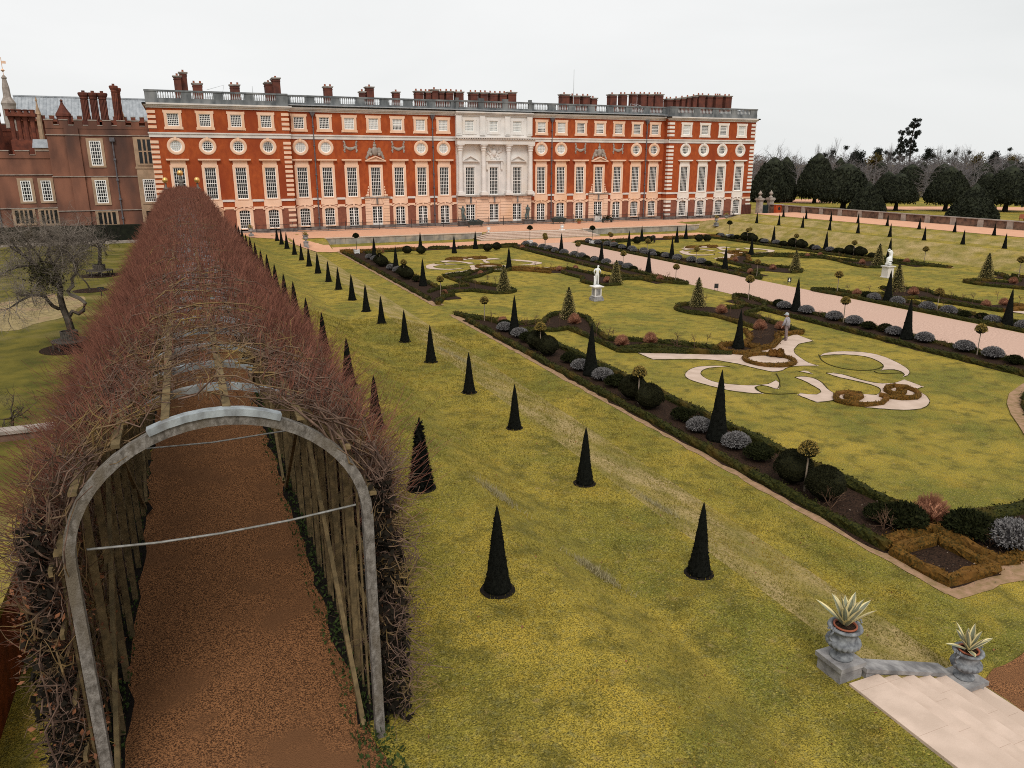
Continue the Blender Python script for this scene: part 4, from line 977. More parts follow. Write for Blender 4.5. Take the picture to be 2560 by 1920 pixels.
# chimney stacks: (x centre, width, top z, y, depth, pots)
CH=[(1.07,.95,22.1,125,1.2,1),(1.9,.95,22.7,125.9,1.3,1),(3.65,1.3,21.3,126,1.2,2),(8.75,1.3,21.3,126,1.2,2),(13.6,1.0,21.8,126.5,2.6,1),(14.5,1.0,22.3,125,2.8,1)]
def px2(c,pts,Yc):
    o=[]
    for x0,x1,yt,pots in pts:
        a,z=aty(*c(x0,yt),Yc);b_,_=aty(*c(x1,yt),Yc);o.append(((a+b_)/2,(b_-a)*.74,z-.25,Yc,1.3,pots))
    return o
cP3=crop(700,180,3.95);cP4=crop(1080,180,3.95);cP5=crop(1400,200,4.148)
CH+=px2(cP3,[(415,520,125,2),(775,840,175,1),(830,928,128,1),(1102,1182,178,1),(1315,1418,170,2),(1420,1490,175,2),(1480,1560,155,1),(1555,1615,172,1),(1617,1710,172,2),(1714,1812,178,2)],125.5)
CH+=px2(cP4,[(355,452,182,2),(456,546,185,2),(550,645,190,2),(648,735,192,2),(725,832,182,1),(1253,1355,203,1),(1360,1456,217,2),(1466,1560,220,2),(1552,1625,240,1)],126.)
CH+=px2(cP5,[(495,585,132,1),(612,690,130,2),(725,790,128,2),(812,895,128,2),(890,962,132,1),(955,1070,130,3)],126.5)
CH+=px2(cP5,[(1085,1165,178,2),(1180,1228,175,1),(1240,1290,168,1),(1300,1345,160,1),(1360,1410,152,1),(1415,1500,140,2),(1505,1575,145,1),(1590,1680,145,3),(1690,1775,150,2)],127.)
for i,(x,w_,zt,yy,d,np_) in enumerate(CH):
    b=MB();h=w_/2;b.box(x-h,x+h,yy-d/2,yy+d/2,17.9,zt-.22,0);b.box(x-h-.06,x+h+.06,yy-d/2-.06,yy+d/2+.06,zt-.5,zt-.42,0)
    b.box(x-h-.09,x+h+.09,yy-d/2-.09,yy+d/2+.09,zt-.219,zt-.1,1);b.box(x-h-.16,x+h+.16,yy-d/2-.16,yy+d/2+.16,zt-.099,zt,1)
    for t in range(np_):
        xx=x+(t-(np_-1)/2)*w_*.55/max(1,np_-1)*1.2 if np_>1 else x;b.lathe([(.17,zt),(.15,zt+.1),(.13,zt+.3),(.16,zt+.34)],(xx,yy,0),8,2)
    b.build('chimney',[M_BRICKC,M_COPE,M_TERRA],PAL)
b=MB();b.tube([(63.5,124,18),(63.5,124,25.5)],[.06,.03],6);b.build('flagpole',M_BALUS,PAL)
b=MB()
for x in(71.5,72.3):b.tube([(x,118.4,18.1),(x,118.4,19.9),(x+1.2,118.4,19.6),(x+2.2,118.4,18.5)],.05,5);b.build('roof_ladder_rail',M_BALUS,PAL);b=MB()
b.tube([(6.2,119,18.1),(6.9,119,20.6),(4.6,119,19.9)],.03,4);b.build('roof_ladder_rail',M_BALUS,PAL);b=MB();b.tube([(10.6,119,18.1),(10.6,119,20.6)],.03,4)
b.build('roof_ladder_rail',M_BALUS,PAL)
# ------------------------------------------------------------------ railings along the front
RAIL=thing('iron_railing',(45.9,113.6,.85),'long black iron railing on a low kerb along the palace front','railing')
b=MB()
x=9.0
while x<91:
    b.box(x-.013,x+.013,113.5,113.526,.9,2.0);x+=.16
b.build('rails',M_IRON,RAIL)
b=MB();b.box(9,91,113.49,113.536,1.92,1.96);b.box(9,91,113.49,113.536,1.05,1.09);b.build('cross_bar',M_IRON,RAIL)
for k in range(34):b=MB();b.box(9+k*2.48-.03,9+k*2.48+.03,113.48,113.54,.85,2.25);b.build('standard',M_IRON,RAIL)
b=MB();b.box(9,91,113.42,113.6,.86,.93);b.build('kerb',M_PLINTH,RAIL)
# ------------------------------------------------------------------ tudor wing on the left
TUD=thing('tudor_wing',(-9.5,118,.6),'older dark brick wing with battlements and white sash windows left of the palace front','wing')
TW=thing('tudor_range',(-20,119.5,.6),'lower dark brick range with small battlements at the left edge of the picture','wing')
def battl(b,x0,x1,y0,y1,z,h,w,gap,m=0,mc=1):
    b.box(x0,x1,y0,y1,z-.4,z,m);x=x0
    while x<x1-.2:
        e=min(x+w,x1);b.box(x,e,y0,y1,z+.001,z+h,m);b.box(x-.05,e+.05,y0-.06,y1+.06,z+h+.001,z+h+.12,mc)
        if e+gap<x1:b.box(e+.05,e+gap-.05,y0-.05,y1+.05,z+.002,z+.09,mc)
        x=e+gap
b=MB();b.box(-15.3,-3.12,118,126,.4,14.7);b.box(-13.2,-11.6,117.7,118.001,.4,14.68);b.build('wall',M_BRICKT,TUD)
b=MB();battl(b,-15.3,-3.12,117.95,118.4,14.95,.62,.95,.72);b.build('battlement',[M_BRICKT,M_COPE],TUD)
b=MB()
for z in(13.72,8.52,4.12):b.box(-15.4,-3.12,117.86,117.999,z,z+.1);b.box(-13.3,-11.5,117.6,117.859,z+.001,z+.099)
b.build('string_course',M_COPE,TUD)
b=MB();b.box(-40,-15.3,119.5,126,.4,11.0);b.build('wall',M_BRICKT,TW)
b=MB();battl(b,-40,-15.32,119.4,119.9,11.25,.5,1.55,.75);b.build('battlement',[M_BRICKT,M_COPE],TW)
b=MB()
for z in(8.75,4.5):b.box(-40,-15.45,119.35,119.499,z,z+.1)
b.build('string_course',M_COPE,TW)
def twin(par,x,z0,z1,w,Y,nx,nz,stone=M_STONE,mull=False):
    b=MB();h=z1-z0;f=.32
    b.box(x-w-f,x-w,Y-.1,Y-.001,z0-.25,z1+.3);b.box(x+w,x+w+f,Y-.1,Y-.001,z0-.25,z1+.3);b.box(x-w,x+w,Y-.1,Y-.001,z1,z1+.3);b.box(x-w,x+w,Y-.12,Y-.001,z0-.25,z0)
    if mull:
        for k in range(1,nx):xx=x-w+2*w*k/nx;b.box(xx-.1,xx+.1,Y-.09,Y-.002,z0,z1)
        if nz>1:b.box(x-w,x+w,Y-.085,Y-.003,z0+h*.48,z0+h*.48+.16)
        o=b.build('window',stone,par)
    else:
        b2=MB();g=.12
        b2.box(x-w,x-w+g,Y-.07,Y-.01,z0,z1);b2.box(x+w-g,x+w,Y-.07,Y-.01,z0,z1);b2.box(x-w+g,x+w-g,Y-.07,Y-.01,z0,z0+g);b2.box(x-w+g,x+w-g,Y-.07,Y-.01,z1-g,z1)
        for k in range(1,nx):xx=x-w+2*w*k/nx;b2.box(xx-.03,xx+.03,Y-.06,Y-.012,z0+g,z1-g)
        for k in range(1,nz):zz=z0+h*k/nz;b2.box(x-w+g,x+w-g,Y-.058,Y-.013,zz-.03,zz+.03)
        o=b.build('window',stone,par);b2.build('frame',M_WHITE,o)
    b3=MB();b3.poly([(x-w,Y-.004,z0),(x+w,Y-.004,z0),(x+w,Y-.004,z1),(x-w,Y-.004,z1)]);b3.build('pane',M_GLASS,o)
M_TSTONE=mat('tudor_stone',(.42,.29,.195),(.30,.21,.14),1.2,.9)
twin(TUD,-9.9,9.95,13.1,.68,118,5,7,M_TSTONE);twin(TUD,-9.9,5.1,8.12,.68,118,5,7,M_TSTONE)
twin(TW,-18.76,5.42,8.08,.58,119.5,4,6,M_TSTONE);twin(TW,-16.45,5.42,8.08,.58,119.5,4,6,M_TSTONE)
twin(TUD,-9.65,2.3,3.9,1.05,118,4,1,M_TSTONE,True);twin(TW,-19.5,2.6,4.3,1.0,119.5,4,1,M_TSTONE,True);twin(TW,-16.6,2.5,4.25,.95,119.5,4,1,M_TSTONE,True)
b=MB();b.box(-5.3,-3.14,117.3,117.999,.5,13.6);b.box(-5.42,-3.14,117.2,117.299,9.55,9.8);b.build('bay_window_wall',M_TSTONE,TUD)
twin(TUD,-4.0,10.2,13.3,.78,117.3,3,2,M_TSTONE,True);twin(TUD,-4.0,5.2,8.2,.75,117.3,6,8,M_TSTONE);twin(TUD,-4.4,1.6,4.0,.4,117.3,1,1,M_TSTONE,True)
b=MB();b.tube([(-7.8,117.85,.6),(-7.8,117.85,13.0)],.09,6);b.box(-8.1,-7.5,117.6,117.98,13,13.5)
for z in(3,5.5,8,10.6):b.box(-7.95,-7.65,117.7,117.98,z,z+.25)
b.build('rainwater_pipe',M_PIPE,TUD)
b=MB();b.tube([(-22.2,119.3,.6),(-22.2,119.3,8.2)],.09,6);b.box(-22.5,-21.9,119.1,119.48,8.2,8.7);b.build('rainwater_pipe',M_PIPE,TW)
def twist(par,x,y,z0,z1,r,m):
    b=MB();n=8;k=22;b.box(x-r*1.35,x+r*1.35,y-r*1.35,y+r*1.35,z0-1.0,z0+.3)
    v=[];
    for i in range(k):
        t=i/(k-1);z=z0+.3+(z1-z0-1.2)*t
        for j in range(2*n):
            a=math.pi*j/n+t*2.2;q=r*(.93 if j%2 else .72);v.append((x+q*math.cos(a),y+q*math.sin(a),z))
    m2=2*n;b.add(v,[(i*m2+j,i*m2+(j+1)%m2,(i+1)*m2+(j+1)%m2,(i+1)*m2+j) for i in range(k-1) for j in range(m2)])
    b.lathe([(r*.8,z1-.9),(r*1.0,z1-.75),(r*.95,z1-.6),(r*1.25,z1-.35),(r*1.35,z1-.1),(r*1.2,z1)],(x,y,0),8);b.cyl((x,y),r*.4,z1,z1+.25,8)
    b.build('chimney',m,par)
for x in(-10.75,-9.65,-8.55):twist(TUD,x,122,15.3,19.3,.52,M_BRICKC)
twist(TUD,-7.05,122.3,15.5,20.3,.42,M_BRICKR);twist(TUD,-6.75,123.2,15.5,20.1,.42,M_BRICKR)
b=MB();b.lathe([(.85,13),(.85,16.1),(.95,16.2),(.9,16.5),(.62,16.9),(.4,17.3),(.2,17.7),(.12,18.0),(.22,18.1),(.05,18.3)],(-13.35,121,0),8);b.build('turret_cap',M_BRICKC,TUD)
# red chimney clump, turret and spire beyond the low range
CL=thing('chimney_clump',(-18.6,124,11),'clump of red brick chimney shafts behind the low battlements','chimney')
b=MB();b.box(-20.2,-17.1,123.4,124.8,10,13.2);b.build('base',M_BRICKR,CL)
for k in range(4):
    b=MB();x=-19.8+k*.78;b.lathe([(.38,13.2),(.30,13.4),(.29,15.6),(.40,15.9),(.44,16.3),(.40,16.45)],(x,124,0),8);b.build('shaft',M_BRICKR,CL)
b=MB();battl(b,-20.3,-16.9,123.3,124.9,16.6,.35,.4,.3,0,0);b.build('crown',M_BRICKR,CL)
CL2=thing('gatehouse_turret',(-22.2,123,11),'red brick turret with arched panels at the left picture edge','turret')
b=MB();b.lathe([(1.5,9),(1.5,16.0),(1.65,16.2),(1.65,16.6)],(-22.4,123,0),8);b.build('shaft',M_BRICKR,CL2)
b=MB();b.lathe([(1.5,16.6),(1.1,17.2),(.5,18),(.1,20)],(-22.6,123,0),8);b.build('cap',M_LEAD,CL2)
CR=thing('court_range',(-32,129,9),'red brick range with a tall roof filling the view behind the left turret','range')
b=MB();b.box(-46,-20.4,127,135,5,14.6);b.build('wall',M_BRICKR,CR);b=MB();battl(b,-46,-20.4,126.9,127.3,14.8,.5,.9,.7);b.build('battlement',[M_BRICKR,M_COPE],CR)
SP=thing('stone_spire',(-24,150,15),'slender carved stone pinnacle with a gilded vane above the left roofs','pinnacle')
b=MB();b.lathe([(1.0,14),(.95,19),(1.1,19.4),(.55,20.4),(.5,21.8),(.3,23),(.42,23.2),(.12,23.6)],(-24,150,0),8,jit=.03);b.build('shaft',M_COPE,SP)
b=MB();b.tube([(-24,150,23.4),(-24,150,26.2)],.05,5);b.box(-24,-23.4,149.98,150.02,25.3,25.7);b.lathe([(0,24.0),(.3,24.3),(0,24.6)],(-24,150,0),8);b.build('vane',M_STONE,SP)
GH=thing('great_hall',(-15,170,10),'long hall with a pale grey lead roof behind the tudor wing','hall')
b=MB();b.box(-27,-2.5,170,182,5,18.0);b.build('wall',M_BRICKR,GH)
b=MB();b.add([(-27,169.5,18.0),(-2.5,169.5,18.0),(-2.5,174.5,22.2),(-27,174.5,22.2),(-27,179,18),(-2.5,179,18)],[(0,1,2,3),(3,2,5,4)]);b.add([(-27,169.5,18),(-27,174.5,22.2),(-27,179,18),(-2.5,169.5,18),(-2.5,179,18),(-2.5,174.5,22.2)],[(0,1,2),(3,4,5)])
for k in range(42):
    x=-26.8+k*.58;b.bar((x,169.5,18.03),(x,174.5,22.23),.07,.08)
b.box(-27,-2.5,174.3,174.7,22.15,22.4);b.build('roof',M_LEAD,GH)
b=MB();battl(b,-27,-2.5,169,169.4,18.0,.6,.8,.7);b.build('battlement',[M_BRICKR,M_COPE],GH)
for x in(-22.6,-9,-3.4):
    b=MB();b.lathe([(.42,14),(.4,18.6),(.5,18.8),(.2,20),(.1,21),(.22,21.1),(.03,21.8)],(x,168.6,0),6);b.build('pinnacle',M_TSTONE,GH)
OB=thing('small_lodge',(-16.6,121.5,9),'small grey lead roofed dormer with an arched stone doorway behind the low battlements','dormer')
b=MB();b.box(-17.3,-15.4,121,123,9,12.2);b.build('wall',M_TSTONE,OB)
b=MB();b.add([(-17.5,120.8,12.2),(-15.35,120.8,12.2),(-15.35,122.3,13.3),(-17.5,122.3,13.3),(-15.35,123.4,12.2),(-17.5,123.4,12.2)],[(0,1,2,3),(3,2,4,5),(0,3,5),(1,4,2)]);b.build('roof',M_LEAD,OB)
# ------------------------------------------------------------------ the vine tunnel
BOW=thing('arched_pergola',(0,57,1.65),'long arched timber pergola of hoops with a gravel walk inside, reaching toward the palace','pergola')
ZB,ZS,ZT=1.65,5.45,7.12
def hoop(n=25,off=0.):
    a=1.86+off;p=[(-a,ZB+.0),(-a,ZB+1.3),(-a,ZB+2.6)]
    for k in range(n+1):
        t=math.pi*(1-k/n);p.append((a*math.cos(t),ZS+(ZT-ZS+off)*math.sin(t)))
    return np.array(p+[(a,ZB+2.6),(a,ZB+1.3),(a,ZB+.0)])+np.array([.08,0])
H0=hoop()
def sweep2(b,prof,y,wn,wy,m=0):
    t=np.gradient(prof,axis=0);t/=np.linalg.norm(t,axis=1,keepdims=True);nr=np.stack([-t[:,1],t[:,0]],1);k=len(prof)
    v=[]
    for s,yy in((-.5,-.5),(.5,-.5),(.5,.5),(-.5,.5)):
        q=prof+nr*s*wn;v.append(np.stack([q[:,0],np.full(k,y+yy*wy),q[:,1]],1))
    v=np.stack(v,1).reshape(-1,3)
    b.add(v,[(i*4+j,i*4+(j+1)%4,(i+1)*4+(j+1)%4,(i+1)*4+j) for i in range(k-1) for j in range(4)]);n0=b.n-4*k
    b.F.append((np.array([[3,2,1,0]])+n0,m));b.F.append((np.array([[0,1,2,3]])+n0+4*(k-1),m))
HY=[9.95]+[11.55+1.39*k for k in range(65)]
b=MB();sweep2(b,H0,HY[0],.14,.14);b.build('hoop',M_WOOD,BOW)
M_SILV=mat('silvered_oak',(.34,.375,.39),(.17,.18,.187),6.,.8,.5,30,7,(.14,.12,.10),1.2,stretch=(1,1,.4))
b=MB();sweep2(b,H0[12:20]+np.array([0,.10]),HY[0]-.02,.09,.16);b.build('crown_piece',M_SILV,BOW)
b=MB();sweep2(b,hoop(21),0,.10,.10);h1=hoop(21);fz=b.F[0][0];zz_=b.V[0][:,2][fz].mean(1);b.F=[(fz[zz_>6.98],1),(fz[zz_<=6.98],0)]+b.F[1:];pr=b.build('hoop',[M_LATH,M_SILV],BOW,loc=(0,0,0));pr.location=(0,HY[1]-57,-1.65)
for y in HY[2:]:
    c=pr.copy();COL.objects.link(c);c.location=(0,y-57,-1.65)
def onhoop(t,off=0.):
    """t 0..1 around the hoop from the left foot over the crown to the right foot"""
    t=np.asarray(t,float);a=1.86+off;Ls=ZS-ZB;La=math.pi*(1.86+1.67)/2;T=(2*Ls+La);d=t*T
    x=np.where(d<Ls,-a,np.where(d>Ls+La,a,a*np.cos(math.pi*(1-(d-Ls)/La))))
    z=np.where(d<Ls,ZB+d,np.where(d>Ls+La,ZB+T-d,ZS+(1.67+off)*np.sin(math.pi*np.clip((d-Ls)/La,0,1))))
    nx=np.where(d<Ls,-1.,np.where(d>Ls+La,1.,np.cos(math.pi*(1-np.clip((d-Ls)/La,0,1)))));nz_=np.where((d<Ls)|(d>Ls+La),0.,np.sin(math.pi*np.clip((d-Ls)/La,0,1)))
    return x+.08,z,nx,nz_
for t in(.30,.36,.415,.46,.51,.575,.63,.69):
    x,z,_,_=onhoop(t,.13);b=MB()
    for k in range(24):
        y0=9.98+k*4.0;b.bar((float(x),y0,float(z)),(float(x),y0+3.97,float(z)-.0),.10,.05)
    b.build('purlin',M_LATH,BOW)
for s in(-1,1):
    b=MB()
    for k in range(150):
        y=10.25+.46*k*(1+.004*k)
        if y>103:break
        b.box(s*1.95-.015,s*1.95+.015,y,y+.045,1.66,5.5)
    b.build('side_lath',M_LATH,BOW)
    b=MB()
    for z in(2.5,3.4,4.4,5.3):b.box(s*2.02-.025,s*2.02+.025,10,104,z,z+.1)
    b.build('side_rail',M_LATH,BOW)
    b=MB()
    for k in range(9):
        y=10.0+k*10.4;b.bar((s*1.74,y+.2,1.7),(s*1.74,y+5.0,5.6),.07,.12);b.bar((s*1.75,y+10.2,1.7),(s*1.75,y+5.2,5.6),.07,.12)
    b.build('wind_brace',M_LATH,BOW)
b=MB();
for y in(10.2,):b.tube([(-1.62,y,5.5),(-.8,y,5.43),(0,y,5.41),(.9,y,5.43),(1.83,y,5.5)],.016,6)
b.build('tie_rod',M_ROD,BOW)
b=MB();b.tube([(-1.5,14.0,5.47),(0,14,5.41),(1.72,14.0,5.47)],.015,6);b.build('tie_rod',M_ROD,BOW)
b=MB();b.tube([(-1.5,20.,5.47),(1.72,20.,5.47)],.015,6);b.build('tie_rod',M_ROD,BOW)
for x,z in((-1.77,8.26),(0,9.1),(1.85,8.26)):
    b=MB();b.lathe([(.0,-.36),(.2,-.3),(.32,-.16),(.36,0),(.32,.16),(.2,.3),(.0,.36)],(x,105,z),18,caps=False);o=b.build('gilt_ball',M_GOLD,BOW,smooth=True)
    b=MB();b.lathe([(.28,z-1.9),(.28,z-1.1),(.34,z-1.05),(.14,z-.8),(.1,z-.5),(.18,z-.38)],(x,105,0),10);b.build('ball_stand',M_WOOD,o)
# living hornbeam over the hoops: one tangled mass of branches and shoots
rng=np.random.default_rng(21);b=MB()
def yv(n,y0,y1):
    u=rng.random(n);return y0+(y1-y0)*u
# espaliered branches lying along the hoops
def espalier(n,y0,y1,t0,t1,r0,lim=(.12,.35)):
    y=yv(n,y0,y1);tc=t0+(t1-t0)*rng.random(n);ln=.05+.10*rng.random(n);K=7
    P=np.zeros((n,K,3));off=lim[0]+(lim[1]-lim[0])*rng.random(n);yo=y.copy();oo=off.copy();ts=tc-ln/2
    sg=np.where(tc<.5,1,-1)
    for k in range(K):
        t=np.clip(ts+ln*k/(K-1),.002,.998);x,z,nx,nz_=onhoop(t,0.);P[:,k]=np.stack([x+nx*oo,yo,z+nz_*oo],1)
        yo=yo+rng.standard_normal(n)*.11;oo=np.clip(oo+rng.standard_normal(n)*.09,.03,.6)
    r=r0*(.5+rng.random(n));b.tubes(P,r[:,None]*np.linspace(1,.45,K)[None],4,1)
espalier(90,10.05,14,.27,.73,.012);espalier(170,10.0,14,.26,.42,.013);espalier(170,10.0,14,.58,.74,.013);espalier(260,14,22,.27,.73,.013);espalier(260,20,45,.27,.73,.014);espalier(120,45,104,.27,.73,.016)
espalier(420,10.0,18,.05,.30,.014,(.2,.6));espalier(420,10.0,18,.70,.95,.014,(.2,.6));espalier(700,18,60,.1,.3,.018,(.2,.5));espalier(700,18,60,.7,.9,.018,(.2,.5))
# curling spurs at the near edge of both sides
def spurs(n,y0,y1,t0,t1,l0,r0,out=1.,curl=.5,m=1):
    y=yv(n,y0,y1);t=t0+(t1-t0)*rng.random(n);x,z,nx,nz_=onhoop(t,0.);o=.15+.35*rng.random(n)
    p=np.stack([x+nx*o,y,z+nz_*o],1);d=np.stack([nx*out,rng.standard_normal(n)*.35-.15,nz_*out+.1],1)+rng.standard_normal((n,3))*curl
    d/=np.linalg.norm(d,axis=1,keepdims=True);L_=l0*(.5+rng.random(n));K=6;P=[p];q=p
    for k in range(K-1):
        d=d+rng.standard_normal((n,3))*curl*.8;d/=np.linalg.norm(d,axis=1,keepdims=True);q=q+d*(L_/(K-1))[:,None];P.append(q)
    b.tubes(np.stack(P,1),(r0*(.6+.8*rng.random(n)))[:,None]*np.linspace(1,.4,K)[None],3,m)
spurs(2600,9.95,13.5,.02,.33,.5,.0085);spurs(3000,9.95,14.5,.67,.985,.55,.0085);spurs(2600,13,30,.66,.985,.5,.010);spurs(1500,13,30,.03,.34,.5,.010);spurs(2500,30,104,.68,.97,.55,.014);spurs(1500,30,104,.05,.32,.5,.014)
spurs(1500,10.05,16,.33,.67,.45,.007,.5,.7)
# young red shoots
def shoots(n,y0,y1,t0,t1,l0,r0,up=.9,pw=1.,topthin=.75):
    y=yv(n,y0,y1);t=t0+(t1-t0)*rng.random(n)
    keep=(np.abs(t-.5)>.05)|(rng.random(n)>topthin);y=y[keep];t=t[keep];n=len(y)
    x,z,nx,nz_=onhoop(t,0.);o=.1+.3*rng.random(n)
    p=np.stack([x+nx*o,y,z+nz_*o],1);d=np.stack([nx*.75,rng.standard_normal(n)*.28,nz_*.45+up],1)+rng.standard_normal((n,3))*.25
    d/=np.linalg.norm(d,axis=1,keepdims=True);side=np.clip((np.abs(t-.5)-.0)/.12,.4,1.)
    L_=l0*(.35+.9*rng.random(n)**1.3)*side;K=4;P=[p];q=p
    for k in range(K-1):
        d=d+rng.standard_normal((n,3))*.14;d/=np.linalg.norm(d,axis=1,keepdims=True);q=q+d*(L_/(K-1))[:,None];P.append(q)
    b.tubes(np.stack(P,1),(r0*(.7+.6*rng.random(n)))[:,None]*np.linspace(1,.45,K)[None],3,0)
shoots(4500,10.35,14.5,.25,.75,.55,.0055,topthin=.93);shoots(11500,14.5,20,.25,.75,.58,.0058,topthin=.5);shoots(19000,20,38,.23,.77,.66,.0068,topthin=.1);shoots(18000,38,66,.22,.78,.75,.0090,topthin=.0);shoots(17000,66,104.5,.2,.8,.8,.0125,topthin=.0)
shoots(5200,10.3,26,.16,.31,.95,.0058);shoots(5200,11,30,.69,.84,.9,.0058);shoots(1200,11,26,.72,.80,1.5,.005);shoots(1200,11,26,.2,.28,1.5,.005);shoots(6000,26,104,.14,.25,.8,.0095);shoots(6000,26,104,.75,.86,.8,.0095)
tag(b.build('hornbeam_growth',[M_SHOOT,M_BRANCH]),'tangled leafless hornbeam branches and red shoots trained over the arched pergola','hornbeam',kind='stuff')
# very dark leaf mass added to darken the tunnel sides, with clinging dry leaves
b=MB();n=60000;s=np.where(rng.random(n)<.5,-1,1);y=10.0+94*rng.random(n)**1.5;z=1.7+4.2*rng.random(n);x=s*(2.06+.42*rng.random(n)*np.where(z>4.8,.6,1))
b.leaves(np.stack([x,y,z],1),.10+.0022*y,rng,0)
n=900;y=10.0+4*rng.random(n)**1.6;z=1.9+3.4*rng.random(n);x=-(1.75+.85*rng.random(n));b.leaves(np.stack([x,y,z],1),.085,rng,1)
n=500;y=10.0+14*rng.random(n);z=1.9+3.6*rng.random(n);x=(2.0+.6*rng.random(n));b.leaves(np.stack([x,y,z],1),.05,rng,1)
tag(b.build('shade_leaf_curtain',[M_VDARK,M_BEECH]),'dark thicket with clinging copper leaves along the pergola sides','foliage',kind='stuff')
b=MB();n=2600;y=8.6+22*rng.random(n)**1.7;x=1.75+.42*rng.random(n)-.25*(rng.random(n)<.4);b.leaves(np.stack([x,y,1.66+.16*rng.random(n)],1),.075,rng,0,nrm=np.array([0,0,.9]))
n=900;y=9+22*rng.random(n)**1.7;x=-1.7-.3*rng.random(n);b.leaves(np.stack([x,y,1.66+.14*rng.random(n)],1),.07,rng,0,nrm=np.array([0,0,.9]))
tag(b.build('weeds',[M_IVYLOW]),'low green weeds along the foot of the pergola posts','weeds',kind='stuff')
# ------------------------------------------------------------------ left: walls, orchard
BW=thing('brick_garden_wall',(-4.2,18,.35),'red brick garden wall with mossy coping left of the pergola','wall')
b=MB();b.box(-4.45,-4.05,3,28.0,-.1,2.1);b.build('brickwork',M_REDB,BW)
b=MB();b.box(-4.52,-3.98,3,28.0,2.101,2.25);b.build('coping',mat('mossy_coping',(.20,.17,.03),(.30,.22,.06),4.,.95,.5,20),BW)
BW2=thing('low_cross_wall',(-8,28.2,.5),'low weathered brick wall running left from the pergola across the orchard edge','wall')
b=MB();b.box(-30,-4.46,28.0,28.4,.3,1.75);b.build('brickwork',M_WALLB,BW2);b=MB();b.box(-30,-4.46,27.93,28.47,1.751,1.86);b.build('coping',M_COPE,BW2)
YH=tag(MB().__class__ and (lambda bb:(bb.box(-40,-5.4,112.2,113.6,.4,2.55),bb)[1])(MB()).build('yew_hedge',[M_YEWH]),'dark clipped yew hedge at the foot of the tudor wing','hedge')
b=MB();b.box(-40,-2.4,108.2,108.5,.4,.95);o=b.build('stone_kerb_wall',M_COPE);tag(o,'thin pale stone kerb wall below the yew hedge at the orchard end','kerb')
sheet('straw_patch',wob([at(*cK(*p),.5) for p in [(-200,985),(0,975),(150,965),(330,900),(480,850),(540,800),(500,760),(350,740),(200,760),(0,800),(-200,815)]][::1],.2,.8),mat('mown_straw',(.34,.26,.13),(.22,.17,.08),2.5,.95,.4,12,6,(.30,.19,.12),.5),.5,dz=.012)
def tree_lines(start,segs):
    return segs
class Grow:
    def __init__(s,seed):s.r=np.random.default_rng(seed);s.L=[];s.tips=[]
    def limb(s,pts,r0,r1):
        p=dens(pts,.15) if len(pts[0])==2 else None
        s.L.append((np.array(pts,float),np.linspace(r0,r1,len(pts))))
    def go(s,p,d,l,r,k,nb=3,spread=.55,up=.0,curl=.25):
        q=np.array(p,float);d=np.array(d,float);pts=[q]
        for _ in range(5):
            d=d+s.r.standard_normal(3)*curl+np.array([0,0,up]);d/=np.linalg.norm(d);q=q+d*l/5;pts.append(q)
        s.L.append((np.array(pts),np.linspace(r,r*.55,6)))
        if k>0:
            for _ in range(nb):
                i=s.r.integers(2,6);e=d+s.r.standard_normal(3)*spread;e/=np.linalg.norm(e);s.go(pts[i],e,l*s.r.uniform(.55,.8),r*.5,k-1,nb,spread,up,curl)
        else:s.tips.append(q)
    def mesh(s,b,m=0,n=5):
        from collections import defaultdict
        g=defaultdict(list)
        for p,r in s.L:g[(len(p),n if r[0]>.03 else 3)].append((p,r))
        for (k,nn),l in g.items():b.tubes(np.array([x[0] for x in l]),np.array([x[1] for x in l]),nn,m)
def K3(x,y,Y):
    a,z=aty(*cK(x,y),Y);return (a,Y,z)
# old leaning apple tree with its round bench
AP=thing('apple_tree',(-6.6,47.3,.5),'gnarled old bare apple tree with a snaking limb rising from a round bench','tree')
g=Grow(31);YA=47.3
tr=[K3(462,1060,YA),K3(450,980,YA),K3(425,900,YA),K3(395,830,YA),K3(378,760,YA),K3(380,700,YA)]
g.limb(tr,.23,.14)
sn=[K3(430,890,YA),K3(455,850,YA),K3(495,865,YA),K3(525,845,YA),K3(535,800,YA),K3(500,770,YA),K3(440,745,YA),K3(425,725,YA),K3(460,690,YA+.3),K3(450,650,YA+.3),K3(480,600,YA+.2),K3(485,560,YA),K3(450,525,YA)]
g.limb(sn,.125,.08)
lf=[K3(372,835,YA),K3(330,815,YA-.3),K3(300,780,YA-.5),K3(285,755,YA-.5),K3(200,748,YA-.8),K3(130,752,YA-1)]
g.limb(lf,.11,.06)
l2=[K3(380,705,YA),K3(330,670,YA+.3),K3(270,630,YA+.5),K3(220,560,YA+.6),K3(150,500,YA+.4),K3(60,440,YA)]
g.limb(l2,.14,.06)
l3=[K3(380,705,YA),K3(370,640,YA+.5),K3(330,560,YA+.9),K3(300,480,YA+.7),K3(330,400,YA+.5),K3(300,340,YA)]
g.limb(l3,.12,.05)
l4=[K3(450,525,YA),K3(430,480,YA+.2),K3(380,440,YA-.3),K3(420,400,YA-.5),K3(470,380,YA)]
g.limb(l4,.08,.04)
l5=[K3(450,525,YA),K3(500,470,YA-.2),K3(560,440,YA-.4),K3(600,420,YA)];g.limb(l5,.07,.04)
l6=[K3(378,720,YA),K3(300,600,YA+.4),K3(240,500,YA+.2),K3(180,420,YA),K3(110,350,YA-.2)];l7=[K3(330,560,YA+.9),K3(400,470,YA+.6),K3(440,390,YA+.3),K3(520,350,YA)];l8=[K3(220,560,YA+.6),K3(120,570,YA-.2),K3(40,600,YA-.6),K3(-40,640,YA-.8)];l9=[K3(150,500,YA+.4),K3(60,400,YA+.2),K3(-20,330,YA)];l10=[K3(200,748,YA-.8),K3(120,790,YA-1),K3(60,830,YA-1.1)]
